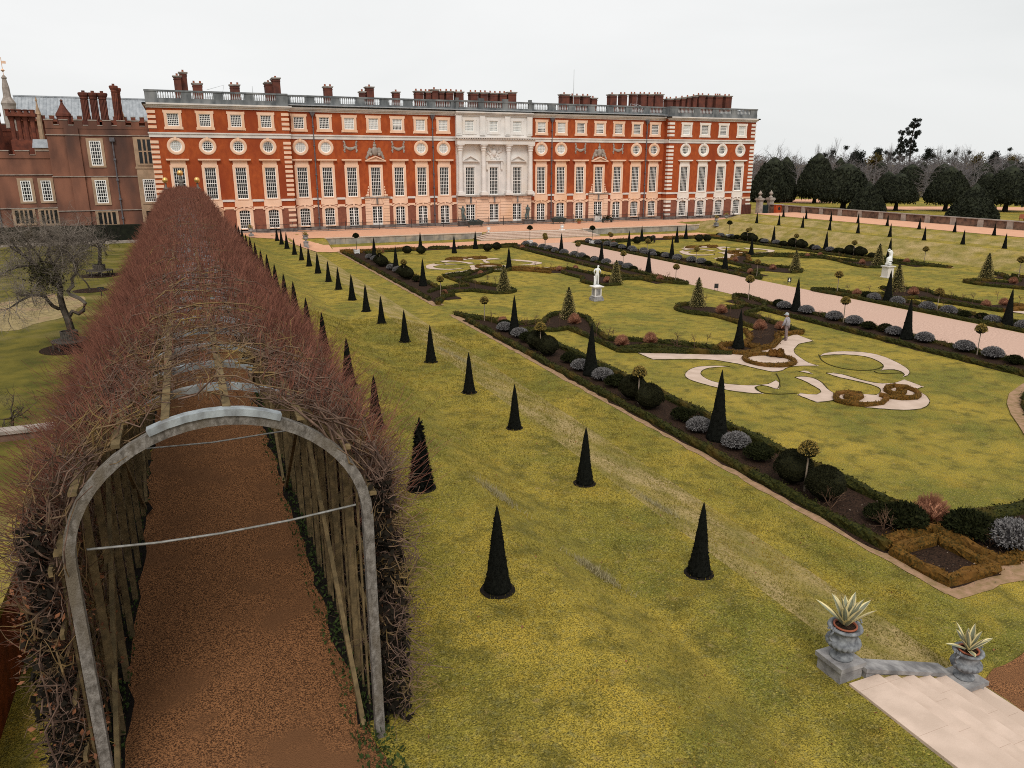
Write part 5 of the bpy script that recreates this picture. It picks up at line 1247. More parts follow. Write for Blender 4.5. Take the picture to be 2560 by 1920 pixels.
for q_ in(l6,l7,l8,l9,l10):g.limb(q_,.07,.03)
for lm,k0 in((l6,1),(l7,1),(l8,1),(l9,1),(l10,0),(lf,3),(l2,1),(l3,2),(l4,0),(l5,0),(sn,10)):
    for k in range(k0,len(lm)):
        for _ in range(12):
            d=g.r.standard_normal(3)*.8+np.array([-.1,0,.3]);d/=np.linalg.norm(d);g.go(lm[k],d,g.r.uniform(.6,1.2),.016,3,3,.7,-.03,.3)
b=MB();thin=[q for q in g.L if q[1][0]<.03];g.L=[q for q in g.L if q[1][0]>=.03];g.mesh(b);b2=MB();g.L=thin;g.mesh(b2);b2.build('twigs',M_APTWIG,AP);b.build('limbs',mat('lichened_bark',(.085,.070,.055),(.04,.034,.028),5.,.95,.4,30,5,(.19,.165,.135),1.1),AP)
b=MB();n=1500;p=np.array(K3(285,620,YA))+g.r.standard_normal((n,3))*np.array([.45,.5,.42]);b.leaves(p,.13,g.r,0);b.build('ivy_clump',M_IVYLOW if 0 else mat('dull_ivy',(.05,.045,.018),(.025,.024,.012),5.,.9),AP)
def bench(x,y,z,lab,sc=1.):
    t=thing('round_bench',(x,y,z),lab,'bench');b=MB();ro,ri=.95*sc,.46*sc
    for k in range(5):
        r0=ri+(ro-ri)*k/5;r1=ri+(ro-ri)*(k+.82)/5;b.lathe([(r0,.45),(r1,.45),(r1,.49),(r0,.49),(r0,.45)],(x,y,z),24,caps=False)
    b.build('seat',M_BENCH,t);b=MB()
    for k in range(24):
        a=k*math.pi/12;b.obox((x+ri*.9*math.cos(a),y+ri*.9*math.sin(a),z+.72),.02,.05,.24,a)
    b.lathe([(ri*.86,.93),(ri*.97,.93),(ri*.97,.99),(ri*.86,.99),(ri*.86,.93)],(x,y,z),24,caps=False);b.build('backrest',M_BENCH,t)
    for k in range(8):
        a=k*math.pi/4+.2;b=MB();b.obox((x+(ro-.1)*math.cos(a),y+(ro-.1)*math.sin(a),z+.22),.035,.035,.22,a);b.build('leg',M_BENCH,t)
    b=MB();b.lathe([(ro*1.25,.015),(.1,.03)],(x,y,z),20,caps=True);return t
x,y=at(*cK(450,1085),.5);bench(x,y,.5,'round slatted tree bench under the leaning apple tree')
sheet('bare_soil_ring',ring((x,y),1.55,28),M_SOIL,.5,dz=.02)
x2,y2=at(*cK(630,625),.5);bench(x2,y2,.5,'round slatted tree bench under the far orchard tree',1.2);sheet('bare_soil_ring',ring((x2,y2),1.7,24),M_SOIL,.5,dz=.02)
def orchard(x,y,h,lab,seed,rad,lean=(0,0),dark=True,k=4,l=1.3,nb=3):
    t=thing('apple_tree',(x,y,.5),lab,'tree');g=Grow(seed);top=np.array([x+lean[0],y+lean[1],.5+h])
    g.limb([(x,y,.45),(x+lean[0]*.2,y,.5+h*.35),(x+lean[0]*.6,y+lean[1]*.5,.5+h*.7),tuple(top)],rad,rad*.7)
    for _ in range(6):
        d=g.r.standard_normal(3)*.8;d[2]=abs(d[2])*.5+.35;d/=np.linalg.norm(d);g.go(top,d,l,rad*.45,k,nb,.6,.0,.28)
    b=MB();g.mesh(b);b.build('branches',M_BARKD if dark else M_BARK,t);return t
orchard(x2,y2,2.4,'dark twiggy orchard tree standing in a round bench near the yew hedge',41,.2,(.3,0),True,4,1.9)
x3,y3=at(*cK(570,720),.5);orchard(x3,y3,1.6,'small leaning bare orchard tree in a soil ring between the two benches',42,.07,(-.9,.2),False,3,1.1);sheet('bare_soil_ring',ring((x3,y3),1.3,20),M_SOIL,.5,dz=.02)
x4,y4=at(*cK(80,1640),.5);orchard(x4,y4,.7,'young bare apple tree beyond the low wall at the left picture edge',43,.07,(.1,0),False,3,.8)
orchard(-13.5,82,2.2,'bare orchard tree far left before the tudor range',44,.18,(0,0),False,4,2.2)
orchard(-15.5,62,2.0,'bare orchard tree at the left picture edge beside the straw patch',45,.18,(.5,0),False,4,2.4)
b=MB();bx_=at(*cK(640,755),.5);b.box(bx_[0]-.22,bx_[0]+.22,bx_[1]-.02,bx_[1]+.02,.95,1.2);b.box(bx_[0]-.03,bx_[0]+.03,bx_[1]-.02,bx_[1]+.02,.45,.949);tag(b.build('small_notice',M_SIGN),'small dark notice on a post in the orchard beside the pergola','sign')
# ------------------------------------------------------------------ foreground steps and urns
ST=thing('garden_steps',(12,7.5,0),'pale stone garden steps with a sloping side wall at lower right','steps')
b=MB();nst=6;xa,xb=10.72,13.6;yf=8.75
for k in range(nst):
    x0=xa+(xb-xa)*k/nst;x1=xa+(xb-xa)*(k+1)/nst+.05;zt=.9-.145*k
    y=1.0+.37*(k%3)
    b.box(x0 if k else 10.52,x1,1.0,yf-.001*k,zt-.5,zt-.006);ya=1.0
    while ya<yf-.1:
        yb_=min(y,yf-.001*k)
        if yb_-ya>.05:b.box((x0 if k else 10.52)+.002,x1-.002,ya+.003,yb_-.003,zt-.0059,zt)
        ya=yb_;y+=1.25+.2*(k%2)
b.box(xb+.05,xb+.32,1.0,8.65,-.1,.06)
b.build('treads',M_PAVE,ST)
b=MB();b.add([(10.95,8.76,.3),(13.35,8.76,-.4),(13.35,8.76,.22),(10.95,8.76,1.02),(10.95,9.06,.3),(13.35,9.06,-.4),(13.35,9.06,.22),(10.95,9.06,1.02)],[(0,1,2,3),(7,6,5,4),(3,2,6,7),(0,3,7,4),(1,5,6,2)])
b.add([(10.9,8.72,1.03),(13.4,8.72,.205),(13.4,8.72,.29),(10.9,8.72,1.115),(10.9,9.1,1.03),(13.4,9.1,.205),(13.4,9.1,.29),(10.9,9.1,1.115)],[(0,1,2,3),(7,6,5,4),(3,2,6,7),(0,3,7,4),(1,5,6,2),(0,4,5,1)]);b.build('side_wall',M_LICHSTONE,ST)
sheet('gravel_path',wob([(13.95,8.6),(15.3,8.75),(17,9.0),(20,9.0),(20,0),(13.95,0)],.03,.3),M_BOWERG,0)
def agave(x,y,z,r,seed,lab,droop=False):
    t=thing('agave',(x,y,z),lab,'agave plant');rng=np.random.default_rng(seed);n=15
    for k in range(n):
        a=k*2.4+rng.random()*.4;el=R(80)-R(46)*(k/n)-(R(18) if droop and k>n-4 else 0);L_=r*(.85+.35*rng.random());K=7
        d=np.array([math.cos(a)*math.cos(el),math.sin(a)*math.cos(el),math.sin(el)]);s=np.array([-math.sin(a),math.cos(a),0]);up=np.cross(d,s);up*=1 if up[2]>0 else -1
        b=MB();q=np.array([x,y,z])+d*.03;v=[]
        for i in range(K):
            u=i/(K-1);w_=.062*(.55+1.1*u)*(1-u**2.6)*r/.5+.002;c=q+d*L_*u-np.array([0,0,1])*.06*u*u*(1-el/1.5)
            v+=[c-s*w_+up*.35*w_,c-s*w_*.55+up*.1*w_,c-up*.05*w_,c+s*w_*.55+up*.1*w_,c+s*w_+up*.35*w_]
        f0=[(i*5+j,i*5+j+1,i*5+6+j,i*5+5+j) for i in range(K-1) for j in(0,3)];f1=[(i*5+j,i*5+j+1,i*5+6+j,i*5+5+j) for i in range(K-1) for j in(1,2)]
        b.add(v,f0,0);b.F.append((np.array(f1),1));b.build('leaf',[M_AGAVE,M_AGAVEG],t)
    return t
def urn(x,y,z,lab,s=1.,ped=None):
    t=thing('stone_urn',(x,y,z),lab,'urn');b=MB()
    pr=[(.0,.0),(.30,0),(.30,.06),(.25,.09),(.15,.16),(.13,.21),(.19,.25),(.33,.32),(.42,.40),(.455,.48),(.44,.55),(.36,.60),(.335,.64),(.345,.78),(.37,.85),(.43,.885),(.455,.92),(.44,.96),(.36,.965),(.34,.93),(.0,.9)]
    pr=np.array(pr)*s;n=90;k=len(pr);a=np.arange(n)*2*math.pi/n;fl=np.interp(pr[:,1]/s,[.25,.30,.44,.53,.57],[0,.06,.09,.06,0])
    RR=pr[:,:1]*(1+fl[:,None]*(np.abs(np.sin(a*9))-.6));b.add(np.stack([x+RR*np.cos(a),y+RR*np.sin(a),np.repeat(z+pr[:,1],n).reshape(k,n)],-1).reshape(-1,3),[(i*n+j,i*n+(j+1)%n,(i+1)*n+(j+1)%n,(i+1)*n+j) for i in range(k-1) for j in range(n)])
    b.build('bowl',M_URN,t,smooth=True)
    for sg in(-1,1):
        b=MB();P=[]
        for k in range(9):
            u=k/8;P.append((x+sg*s*(.38+.13*math.sin(u*math.pi)**.8),y+.04*s*math.sin(u*6),z+s*(.56+.44*u)))
        b.tube(P,np.array([.02,.035,.03,.028,.028,.03,.035,.04,.02])*s,7)
        for k in range(4):b.lathe([(0,-.04*s),(.04*s,0),(0,.04*s)],(x+sg*s*(.50+.02*(k%2)),y+.05*s*(k-1.5),z+s*(.97+.04*(k%3))),6,caps=False)
        b.build('handle',M_URN,t,smooth=True)
    p=thing('terracotta_pot',(x,y,z+.84*s),'terracotta pot sunk in the '+lab.split(',')[0],'plant pot')
    b=MB();b.lathe([(.24*s,-.0),(.285*s,.10*s),(.31*s,.105*s),(.31*s,.15*s),(.27*s,.15*s),(.26*s,.11*s)],(x,y,z+.845*s),24,caps=False);b.build('rim',M_TERRA,p,smooth=True)
    b=MB();b.lathe([(.265*s,.10*s),(.01,.125*s)],(x,y,z+.845*s),18,caps=False);b.build('compost',M_SOIL,p)
    return t
b=MB();b.box(10.38,10.92,8.84,9.42,.7,1.10);b.box(10.34,10.96,8.80,9.46,1.101,1.2);tag(b.build('urn_pedestal',M_LICHSTONE,loc=(10.65,9.1,.7)),'mossy square stone pedestal under the nearer urn at the step top','pedestal')
b=MB();b.box(13.24,13.78,8.32,8.86,-.1,.2);b.box(13.19,13.83,8.27,8.91,.201,.29);tag(b.build('urn_pedestal',M_LICHSTONE,loc=(13.5,8.6,0)),'stained stone pedestal under the urn at the bottom of the steps','pedestal')
urn(10.66,9.13,1.2,'carved grey stone urn at the top of the steps, on mossy pedestal',.70)
urn(13.51,8.59,.29,'carved grey stone urn at the bottom of the steps, lower right',.64)
agave(10.66,9.13,1.2+.93*.70,.62,3,'variegated cream agave spiking up from the nearer urn')
agave(13.51,8.59,.29+.93*.64,.5,5,'variegated cream agave with a drooping leaf in the lower urn',True)
# loose dry clumps, fallen leaves and grass blades on the banks
b=MB();rng=np.random.default_rng(77)
def clump(px,py,z,n,sx,sy,a):
    x,y=at(px,py,z);u=rng.standard_normal((n,2))*np.array([sx,sy]);ca,sa=math.cos(a),math.sin(a);X_=x+u[:,0]*ca-u[:,1]*sa;Y_=y+u[:,0]*sa+u[:,1]*ca
    b.leaves(np.stack([X_,Y_,gz(X_,Y_)+.0],1),.13,rng,0,nrm=np.array([0,0,1.6]),k=3,asp=.12)
clump(1490,1450,.85,900,.1,.36,.35);clump(1240,1240,1.3,700,.12,.5,.2);clump(1150,900,.5,500,.15,.8,.1);clump(1640,1290,.4,500,.1,.5,.2);clump(1110,885,.5,300,.1,.4,.1)
tag(b.build('dry_grass_clumps',[M_GTUFT]),'pale dry grass clumps on the left bank between the cones','grass',kind='stuff')
b=MB();n=420;Y_=6+30*rng.random(n)**1.6;X_=2.6+13*rng.random(n);b.leaves(np.stack([X_,Y_,gz(X_,Y_)+.02],1),.055,rng,0,nrm=np.array([0,0,.2]))
n=500;Y_=11+5*rng.random(n);X_=16.8+9*rng.random(n);ok=(X_<19.2)|(Y_<13.8);b.leaves(np.stack([X_[ok],Y_[ok],np.full(ok.sum(),.05)],1),.05,rng,1,nrm=np.array([0,0,.2]))
tag(b.build('fallen_leaves',[M_BEECH,M_PALEB]),'scattered brown fallen leaves on the near grass and beds','leaves',kind='stuff')
b=MB();n=210000;Y_=5+42*rng.random(n)**1.7;X_=2.2+13.8*rng.random(n);ok=~((X_>10.4)&(Y_<9.1)&(X_<14))&~((X_>13.8)&(Y_<9));X_,Y_=X_[ok],Y_[ok]
dd=np.hypot(X_,Y_);b.leaves(np.stack([X_,Y_,gz(X_,Y_)-.005],1),.038+.0012*dd,rng,0,nrm=np.array([0,0,.8]),k=3,asp=.22)
tag(b.build('grass_blades',[M_BLADE]),'short winter turf blades covering the near bank','grass',kind='stuff')
# ------------------------------------------------------------------ retaining wall, stone steps before the palace
RW=thing('retaining_wall',(47,102.5,0),'low pale stone retaining wall with coping between the forecourt and the garden','wall')
b=MB()
for a,c in((16.5,38.4),(54.4,75.3)):
    x=a
    while x<c-.1:
        e=min(x+1.35,c);b.box(x+.012,e-.012,102.36,102.6,-.1,.78);x=e
b.build('ashlar',mat('mottled_ashlar',(.34,.31,.27),(.19,.17,.15),.9,.95,.2,10,6,(.40,.33,.26),.8),RW)
b=MB();b.box(16.4,38.4,102.28,102.62,.781,.90);b.box(54.4,75.4,102.28,102.62,.781,.90);b.build('coping',M_PAVE,RW)
FS=thing('wide_steps',(46.4,100.5,0),'wide pale stone steps leading from the garden up to the palace forecourt','steps')
for k in range(5):
    b=MB();i=.62*k;zz=.17*(k+1);b.box(37.1+i*.8,55.7-i*.8,99.3+i*.62,102.62-(.001*k),-.05 if k==0 else .17*k-.0,zz-.045);b.box(37.05+i*.8,55.75-i*.8,99.25+i*.62,102.621-.001*k,zz-.044,zz);b.build('tread',M_PAVE,FS)
def small_urn(x,y,z,lab,ph,m,plant=True,s=.8):
    t=thing('garden_urn',(x,y,z),lab,'urn')
    if ph>.05:
        b=MB();b.box(x-.26,x+.26,y-.26,y+.26,z,z+ph-.08);b.box(x-.32,x+.32,y-.32,y+.32,z+ph-.079,z+ph);b.box(x-.33,x+.33,y-.33,y+.33,z-.0,z+.12);b.build('pedestal',m,t)
    b=MB();b.lathe([(r*s,h*s+ph) for r,h in[(.22,0),(.2,.06),(.1,.14),(.1,.2),(.3,.34),(.38,.5),(.28,.62),(.32,.76),(.42,.82),(.40,.86),(.2,.86)]],(x,y,z),16);b.build('bowl',m,t,smooth=True)
    if plant:
        b=MB();p=np.array([x,y,z+ph+.95*s])+np.random.default_rng(int(x*7)).standard_normal((160,3))*np.array([.13,.13,.12]);b.leaves(p,.16,RNG,0);b.build('plant',M_LOLL,t)
    return t
small_urn(13.35,97.2,GZ(13.35,97.2)-.05,'grey stone urn on a tall pedestal where the gravel ramp bends',.75,M_LICHSTONE,True,.95)
small_urn(7.9,108.8,.85,'squat grey stone urn at the far end of the left bank',.3,M_LICHSTONE,True,.95)
small_urn(*at(1221.5,580,.85),.85,'small white urn on the forecourt left of the wide steps',0.05,M_MARBLE,False,.75)
small_urn(*at(1405,575,.85),.85,'small white urn on the forecourt right of the wide steps',.1,M_MARBLE,False,.75)
small_urn(*at(1790,565,.85),.85,'grey planted urn at the right end of the forecourt, left of two',.5,M_LICHSTONE,True,.85)
small_urn(*at(1815,556,.85),.85,'grey planted urn at the right end of the forecourt, right of two',.5,M_LICHSTONE,True,.85)
def pot(x,y,z,lab,white=True):
    t=thing('planter',(x,y,z),lab,'planter');b=MB()
    if white:b.box(x-.62,x+.62,y-.25,y+.25,z,z+1.0);b.box(x-.66,x+.66,y-.29,y+.29,z+1.001,z+1.06)
    else:b.lathe([(.2,0),(.3,.35),(.32,.36),(.32,.42)],(x,y,z),14)
    b.build('box' if white else 'pot',M_WHITE if white else M_TERRA,t)
    b=MB();zz=z+(1.1 if white else .55);b.leaves(np.array([x,y,zz])+RNG.standard_normal((180,3))*np.array([.25,.15,.16]),.16,RNG,0);b.build('plant',M_LOLL if not white else M_MOUND,t)
pot(*at(*crop(1400,200,4.148)(390,1472),.85),.85,'white panelled planter box against the railing right of centre')
pot(*at(*crop(1400,200,4.148)(197,1490),.85),.85,'terracotta pot with a shrub by the railing right of centre',False)
pot(*at(*crop(700,180,3.95)(150,1560),.85),.85,'orange pot with a shrub by the left pavilion corner',False)
def tub(px,py,lab,rz=0.):
    x,y=at(px,py,.85);t=thing('garden_bench',(x,y,.85),lab,'bench');b=MB()
    b.add([(x-1.0,y-.3,1.2),(x+1.0,y-.3,1.2),(x+1.25,y-.42,1.72),(x-1.25,y-.42,1.72),(x-1.0,y+.25,1.2),(x+1.0,y+.25,1.2),(x+1.2,y+.3,1.82),(x-1.2,y+.3,1.82)],[(0,1,2,3),(5,4,7,6),(1,5,6,2),(4,0,3,7),(0,4,5,1),(3,2,6,7)])
    b.build('curved_body',M_GREENP,t)
    b=MB();b.tube([(x-1.25,y-.42,1.72),(x-.7,y-.2,1.92),(x,y-.1,1.82),(x+.7,y-.2,1.9),(x+1.25,y-.42,1.72)],.05,6);b.tube([(x-.9,y,1.85),(x-.5,y,2.0),(x,y,1.86),(x+.5,y,2.0),(x+.9,y,1.85)],.05,6);b.build('crest_rail',M_GREENP,t)
    for sx in(-1,1):
        for sy in(-.25,.2):
            b=MB();b.tube([(x+sx*.95,y+sy,1.25),(x+sx*1.05,y+sy,1.0),(x+sx*.98,y+sy,.86)],[.06,.045,.05],6);b.build('leg',M_GREENP,t)
tub(1188,568,'dark green curved garden bench left of centre on the forecourt');tub(1396,560,'dark green curved garden bench right of centre on the forecourt')
xm,ym=at(*crop(1400,200,4.148)(488,1478),.85);t=thing('dark_bench',(xm,ym,.85),'dark shrub filled stand by the railing right of the white planter','stand');b=MB();b.box(xm-.9,xm+.9,ym-.3,ym+.3,1.2,1.45);[b.box(xm+s-.05,xm+s+.05,ym-.25,ym+.25,.85,1.199) for s in(-.8,.8)];b.build('frame',M_GREENP,t);b=MB();b.leaves(np.array([xm,ym,1.6])+RNG.standard_normal((300,3))*np.array([.5,.2,.2]),.2,RNG,0);b.build('shrub',M_MOUND,t)
# ------------------------------------------------------------------ figures
def skin(name,verts,edges,m,parent=None,loc=None,root=0,sub=2):
    """one continuous body grown round a skeleton; verts: (x,y,z,rx[,ry])"""
    me=bpy.data.meshes.new(name);base=np.array(WL[parent.name]) if parent else np.zeros(3);ow=np.array(loc) if loc is not None else base
    me.from_pydata([tuple(np.array(v[:3])-ow) for v in verts],edges,[]);me.materials.append(m);o=bpy.data.objects.new(name,me);COL.objects.link(o)
    if parent:o.parent=parent
    o.location=tuple(ow-base);WL[o.name]=tuple(ow)
    md=o.modifiers.new('body','SKIN');md.use_smooth_shade=True
    for i,v in enumerate(verts):
        s=me.skin_vertices[0].data[i];s.radius=(v[3],v[4] if len(v)>4 else v[3]);s.use_root=(i==root)
    ss=o.modifiers.new('smooth','SUBSURF');ss.levels=sub;ss.render_levels=sub;return o
def chain(n0,k):return[(n0+i,n0+i+1) for i in range(k-1)]
def body(x,y,z,h,a,pose):
    """pose joints in body units (height 1, x right, y forward) turned by a and set on the ground"""
    ca,sa=math.cos(a),math.sin(a);V=[];E=[];idx={}
    for nm,(px,py,pz,r),par in pose:
        V.append((x+(px*ca-py*sa)*h,y+(px*sa+py*ca)*h,z+pz*h,r*h));idx[nm]=len(V)-1
        if par:E.append((idx[par],idx[nm]))
    return V,E
LEGS=[('pel',(0,0,.53,.085),None),('hl',(-.05,0,.49,.062),'pel'),('kl',(-.055,.01,.27,.043),'hl'),('al',(-.055,-.01,.05,.028),'kl'),('tl',(-.06,.075,.018,.022),'al'),('hr',(.05,0,.49,.062),'pel'),('kr',(.06,.02,.27,.043),'hr'),('ar',(.06,0,.05,.028),'kr'),('tr',(.065,.085,.018,.022),'ar')]
UP=[('wa',(0,0,.62,.078),'pel'),('ch',(0,0,.74,.09),'wa'),('nk',(0,0,.835,.034),'ch'),('hd',(0,.01,.89,.052),'nk'),('hd2',(0,.012,.945,.055),'hd'),('cr',(0,.0,.985,.035),'hd2')]
def arms(L,Rr):
    o=[('sl',(-.105,0,.79,.042),'ch'),('sr',(.105,0,.79,.042),'ch')]
    for s,P in(('l',L),('r',Rr)):
        o+=[('e'+s,(*P[0],.031),'s'+s),('w'+s,(*P[1],.022),'e'+s),('h'+s,(*P[2],.024),'w'+s)]
        d=np.array(P[2])-np.array(P[1]);d/=np.linalg.norm(d)
        for k in range(5):
            q=np.array(P[2])+d*.035+np.array([(k-2)*.009,.006*(k%2),0]);o.append(('f%s%d'%(s,k),(*q,.007),'h'+s))
    return o
# white marble standing youth
sx_,sy_=at(*cC(176,660),.0)
MS=thing('marble_statue',(sx_,sy_,0),'white marble standing male statue on a square stone pedestal','statue')
b=MB();b.box(sx_-.42,sx_+.42,sy_-.42,sy_+.42,0,.22,1);b.box(sx_-.36,sx_+.36,sy_-.36,sy_+.36,.221,.34,1);b.box(sx_-.28,sx_+.28,sy_-.28,sy_+.28,.341,1.02,0)
b.box(sx_-.36,sx_+.36,sy_-.36,sy_+.36,1.021,1.07,0);b.box(sx_-.42,sx_+.42,sy_-.42,sy_+.42,1.071,1.13,0);b.build('pedestal',[M_STONEW,M_LICHSTONE],MS)
b=MB();b.box(sx_-.19,sx_+.19,sy_-.286,sy_-.2801,.42,.94);b.box(sx_-.286,sx_-.2801,sy_-.19,sy_+.19,.42,.94);b.build('panel',M_LICHSTONE,MS)
b=MB();b.lathe([(.3,1.131),(.27,1.2),(.1,1.22)],(sx_,sy_,0),14,jit=.04);b.build('plinth',M_MARBLE,MS)
A_=R(-25)
pose=LEGS+[('wa',(.01,0,.62,.07),'pel'),('ch',(.02,.0,.74,.085),'wa'),('nk',(.025,.01,.835,.032),'ch'),('hd',(.04,.02,.885,.05),'nk'),('hd2',(.05,.025,.935,.056),'hd'),('cr',(.05,.02,.98,.04),'hd2')]+arms([(-.16,-.03,.67),(-.12,.05,.56),(-.10,.09,.52)],[(.17,-.01,.68),(.19,.12,.60),(.19,.17,.58)])
V,E=body(sx_,sy_,1.2,1.55,A_,pose);skin('figure',V,E,M_MARBLE,MS)
V,E=body(sx_,sy_,1.2,1.55,A_,[('a',(-.12,-.03,.0,.05),None),('b',(-.11,-.02,.2,.045),'a'),('c',(-.12,0,.36,.04),'b'),('d',(-.13,.02,.46,.045),'c')]);skin('tree_stump',V,E,M_MARBLE,MS)
# white marble seated figure with raised arm
tx_,ty_=at(*cD(948,640),.0)
MS2=thing('marble_statue',(tx_,ty_,0),'white marble draped seated figure statue leaning on a pale pedestal','statue')
b=MB();b.box(tx_-.42,tx_+.42,ty_-.42,ty_+.42,0,.08);b.box(tx_-.36,tx_+.36,ty_-.36,ty_+.36,.081,1.0);b.box(tx_-.46,tx_+.46,ty_-.46,ty_+.46,1.001,1.08);b.build('pedestal',M_BAND,MS2)
V=[];E=[]
pose=[('b',(0,0,.02,.17),None),('k',(-.02,.0,.14,.15),'b'),('th',(-.02,.0,.28,.14),'k'),('lap',(-.08,0,.40,.12),'th'),('kn',(-.13,.02,.46,.07),'lap'),('hip',(.06,0,.46,.12),'th'),('wa',(.09,0,.60,.09),'hip'),('ch',(.07,0,.74,.10),'wa'),('sh',(.10,0,.82,.055),'ch'),('nk',(.0,.0,.84,.04),'ch'),('hd',(-.06,.02,.89,.05),'nk'),('hd2',(-.09,.02,.94,.052),'hd'),('el',(-.10,.05,.80,.035),'ch'),('wr',(-.14,.06,.87,.028),'el'),('hn',(-.13,.05,.93,.026),'wr'),('er',(.19,-.02,.68,.04),'sh'),('wr2',(.16,.03,.56,.035),'er'),('dr',(-.16,0,.16,.09),'k'),('dr2',(.12,0,.16,.09),'k'),('fo',(-.12,.1,.02,.06),'b'),('fo2',(.14,.1,.03,.06),'b')]
V,E=body(tx_,ty_,1.12,1.62,R(0),pose);skin('figure',V,E,M_MARBLE,MS2)
# bronze figures flanking the centre
for px,py,lab,sg in((1155,564,'dark green bronze hero statue raising an arm, left of the white centre',1),(1322,560,'dark green bronze draped figure statue right of the white centre',-1)):
    x,y=at(px,py,.85);y=114.7;T=thing('bronze_statue',(x,y,.85),lab,'statue');b=MB();b.box(x-.75,x+.75,y-.5,y+.4,.85,1.5);b.box(x-.82,x+.82,y-.58,y+.48,1.501,1.6);b.build('pedestal',M_PLINTH,T)
    if sg>0:pose=LEGS+UP+arms([(-.19,.03,.80),(-.29,.05,.85),(-.33,.06,.87)],[(.16,-.05,.66),(.17,.0,.55),(.17,.02,.52)])
    else:pose=LEGS+UP+arms([(-.14,.05,.66),(-.05,.12,.70),(-.02,.13,.73)],[(.16,.0,.66),(.14,.07,.56),(.13,.1,.53)])
    V,E=body(x,y,1.62,2.3,R(180),[(n_,(-p[0],p[1],p[2],p[3]*1.25),q) for n_,p,q in pose]);skin('figure',V,E,M_BRONZE,T)
    s=sg;V,E=body(x+.28*s,y,1.62,2.2,R(180),[('a',(0,0,.0,.11),None),('b',(-.02,0,.15,.10),'a'),('c',(.0,0,.3,.09),'b'),('d',(.0,0,.42,.05),'c')]);skin('rock_support',V,E,M_BRONZE,T)
# gardener on the sand path
gx_,gy_=at(1964,851.5,0.);PA_=R(18)
PE=thing('person',(gx_,gy_,0),'person in a pale cap, grey jacket and grey trousers standing on the sand path','person')
hh=1.7
leg=[('pel',(0,0,.53,.075),None),('hl',(-.05,-.01,.49,.062),'pel'),('kl',(-.055,-.03,.27,.05),'hl'),('al',(-.055,-.06,.05,.042),'kl'),('tl',(-.06,.03,.02,.026),'al'),('hr',(.05,.01,.49,.062),'pel'),('kr',(.06,.04,.28,.05),'hr'),('ar',(.065,.06,.055,.042),'kr'),('tr',(.07,.15,.02,.026),'ar')]
V,E=body(gx_,gy_,0.01,hh,PA_,leg);skin('trousers',V,E,M_TROUS,PE)
V,E=body(gx_,gy_,0.01,hh,PA_,[('hem',(0,0,.50,.10),None),('wa',(0,0,.60,.10),'hem'),('ch',(.005,.01,.73,.112),'wa'),('sh',(.0,.02,.80,.07),'ch'),('nk',(0,.03,.84,.04),'sh'),('sl',(-.10,.02,.785,.05),'ch'),('el',(-.15,.03,.65,.042),'sl'),('wl',(-.145,.09,.53,.034),'el'),('sr',(.10,.02,.785,.05),'ch'),('er',(.155,.01,.65,.042),'sr'),('wr',(.15,.06,.53,.034),'er')]);skin('jacket',V,E,M_JACKET,PE)
V,E=body(gx_,gy_,0.01,hh,PA_,[('nk',(0,.03,.83,.035),None),('jaw',(0,.045,.87,.045),'nk'),('hd',(0,.04,.915,.055),'jaw'),('cr',(0,.035,.955,.045),'hd'),('ns',(0,.105,.905,.012),'hd'),('er',(.058,.035,.91,.012),'hd'),('el',(-.058,.035,.91,.012),'hd')]);skin('head',V,E,M_SKIN,PE)
for s,P in((-1,[(-.145,.09,.53),(-.145,.11,.49)]),(1,[(.15,.06,.53),(.15,.08,.49)])):
    ps=[('w',(*P[0],.018),None),('p',(*P[1],.024),'w')]
    for k in range(4):ps+=[('f%d'%k,(P[1][0]+(k-1.5)*.011,P[1][1]+.012,P[1][2]-.04,.008),'p'),('g%d'%k,(P[1][0]+(k-1.5)*.011,P[1][1]+.026,P[1][2]-.058+.004*abs(k-1),.0065),'f%d'%k)]
    ps+=[('t',(P[1][0]-s*.028,P[1][1]+.02,P[1][2]-.01,.009),'p'),('t2',(P[1][0]-s*.032,P[1][1]+.035,P[1][2]-.03,.007),'t')]
    V,E=body(gx_,gy_,0.01,hh,PA_,ps);skin('hand',V,E,M_SKIN,PE)
ca,sa=math.cos(PA_),math.sin(PA_);b=MB();hx,hy=gx_-sa*.045*hh,gy_+ca*.045*hh
b.lathe([(.108,0),(.112,.05),(.095,.1),(.05,.135),(.0,.145)],(hx,hy,.92*hh),16,caps=False);b.lathe([(.11,0),(.135,-.012),(.11,-.018)],(hx,hy,.925*hh),16,caps=False);b.build('cap',M_CAP,PE,smooth=True)
b=MB();b.lathe([(.10,0),(.11,.008),(.0,.02)],(hx-sa*.10+ca*.03,hy+ca*.10+sa*.03,.918*hh),12,caps=False,sx=1.,sy=1.1);b.build('cap_peak',M_CAP,PE,smooth=True)
# second gardener, bending over a bed
bx0,by0=at(1636,606.5,0.);PB=thing('person',(bx0,by0,0),'person in dark clothes bending over the bed by the far cross path','person')
pose=[('pel',(0,0,.50,.085),None),('hl',(-.06,0,.46,.06),'pel'),('kl',(-.07,.0,.25,.048),'hl'),('al',(-.07,0,.05,.04),'kl'),('tl',(-.08,.08,.02,.026),'al'),('hr',(.06,0,.46,.06),'pel'),('kr',(.07,.0,.25,.048),'hr'),('ar',(.07,0,.05,.04),'kr'),('tr',(.08,.08,.02,.026),'ar'),('wa',(0,.10,.53,.085),'pel'),('ch',(0,.24,.50,.095),'wa'),('nk',(0,.31,.45,.045),'ch'),('sl',(-.10,.26,.47,.048),'ch'),('el',(-.12,.27,.33,.04),'sl'),('wl',(-.10,.28,.2,.03),'el'),('sr',(.10,.26,.47,.048),'ch'),('er',(.12,.27,.33,.04),'sr'),('wr',(.10,.28,.2,.03),'er')]
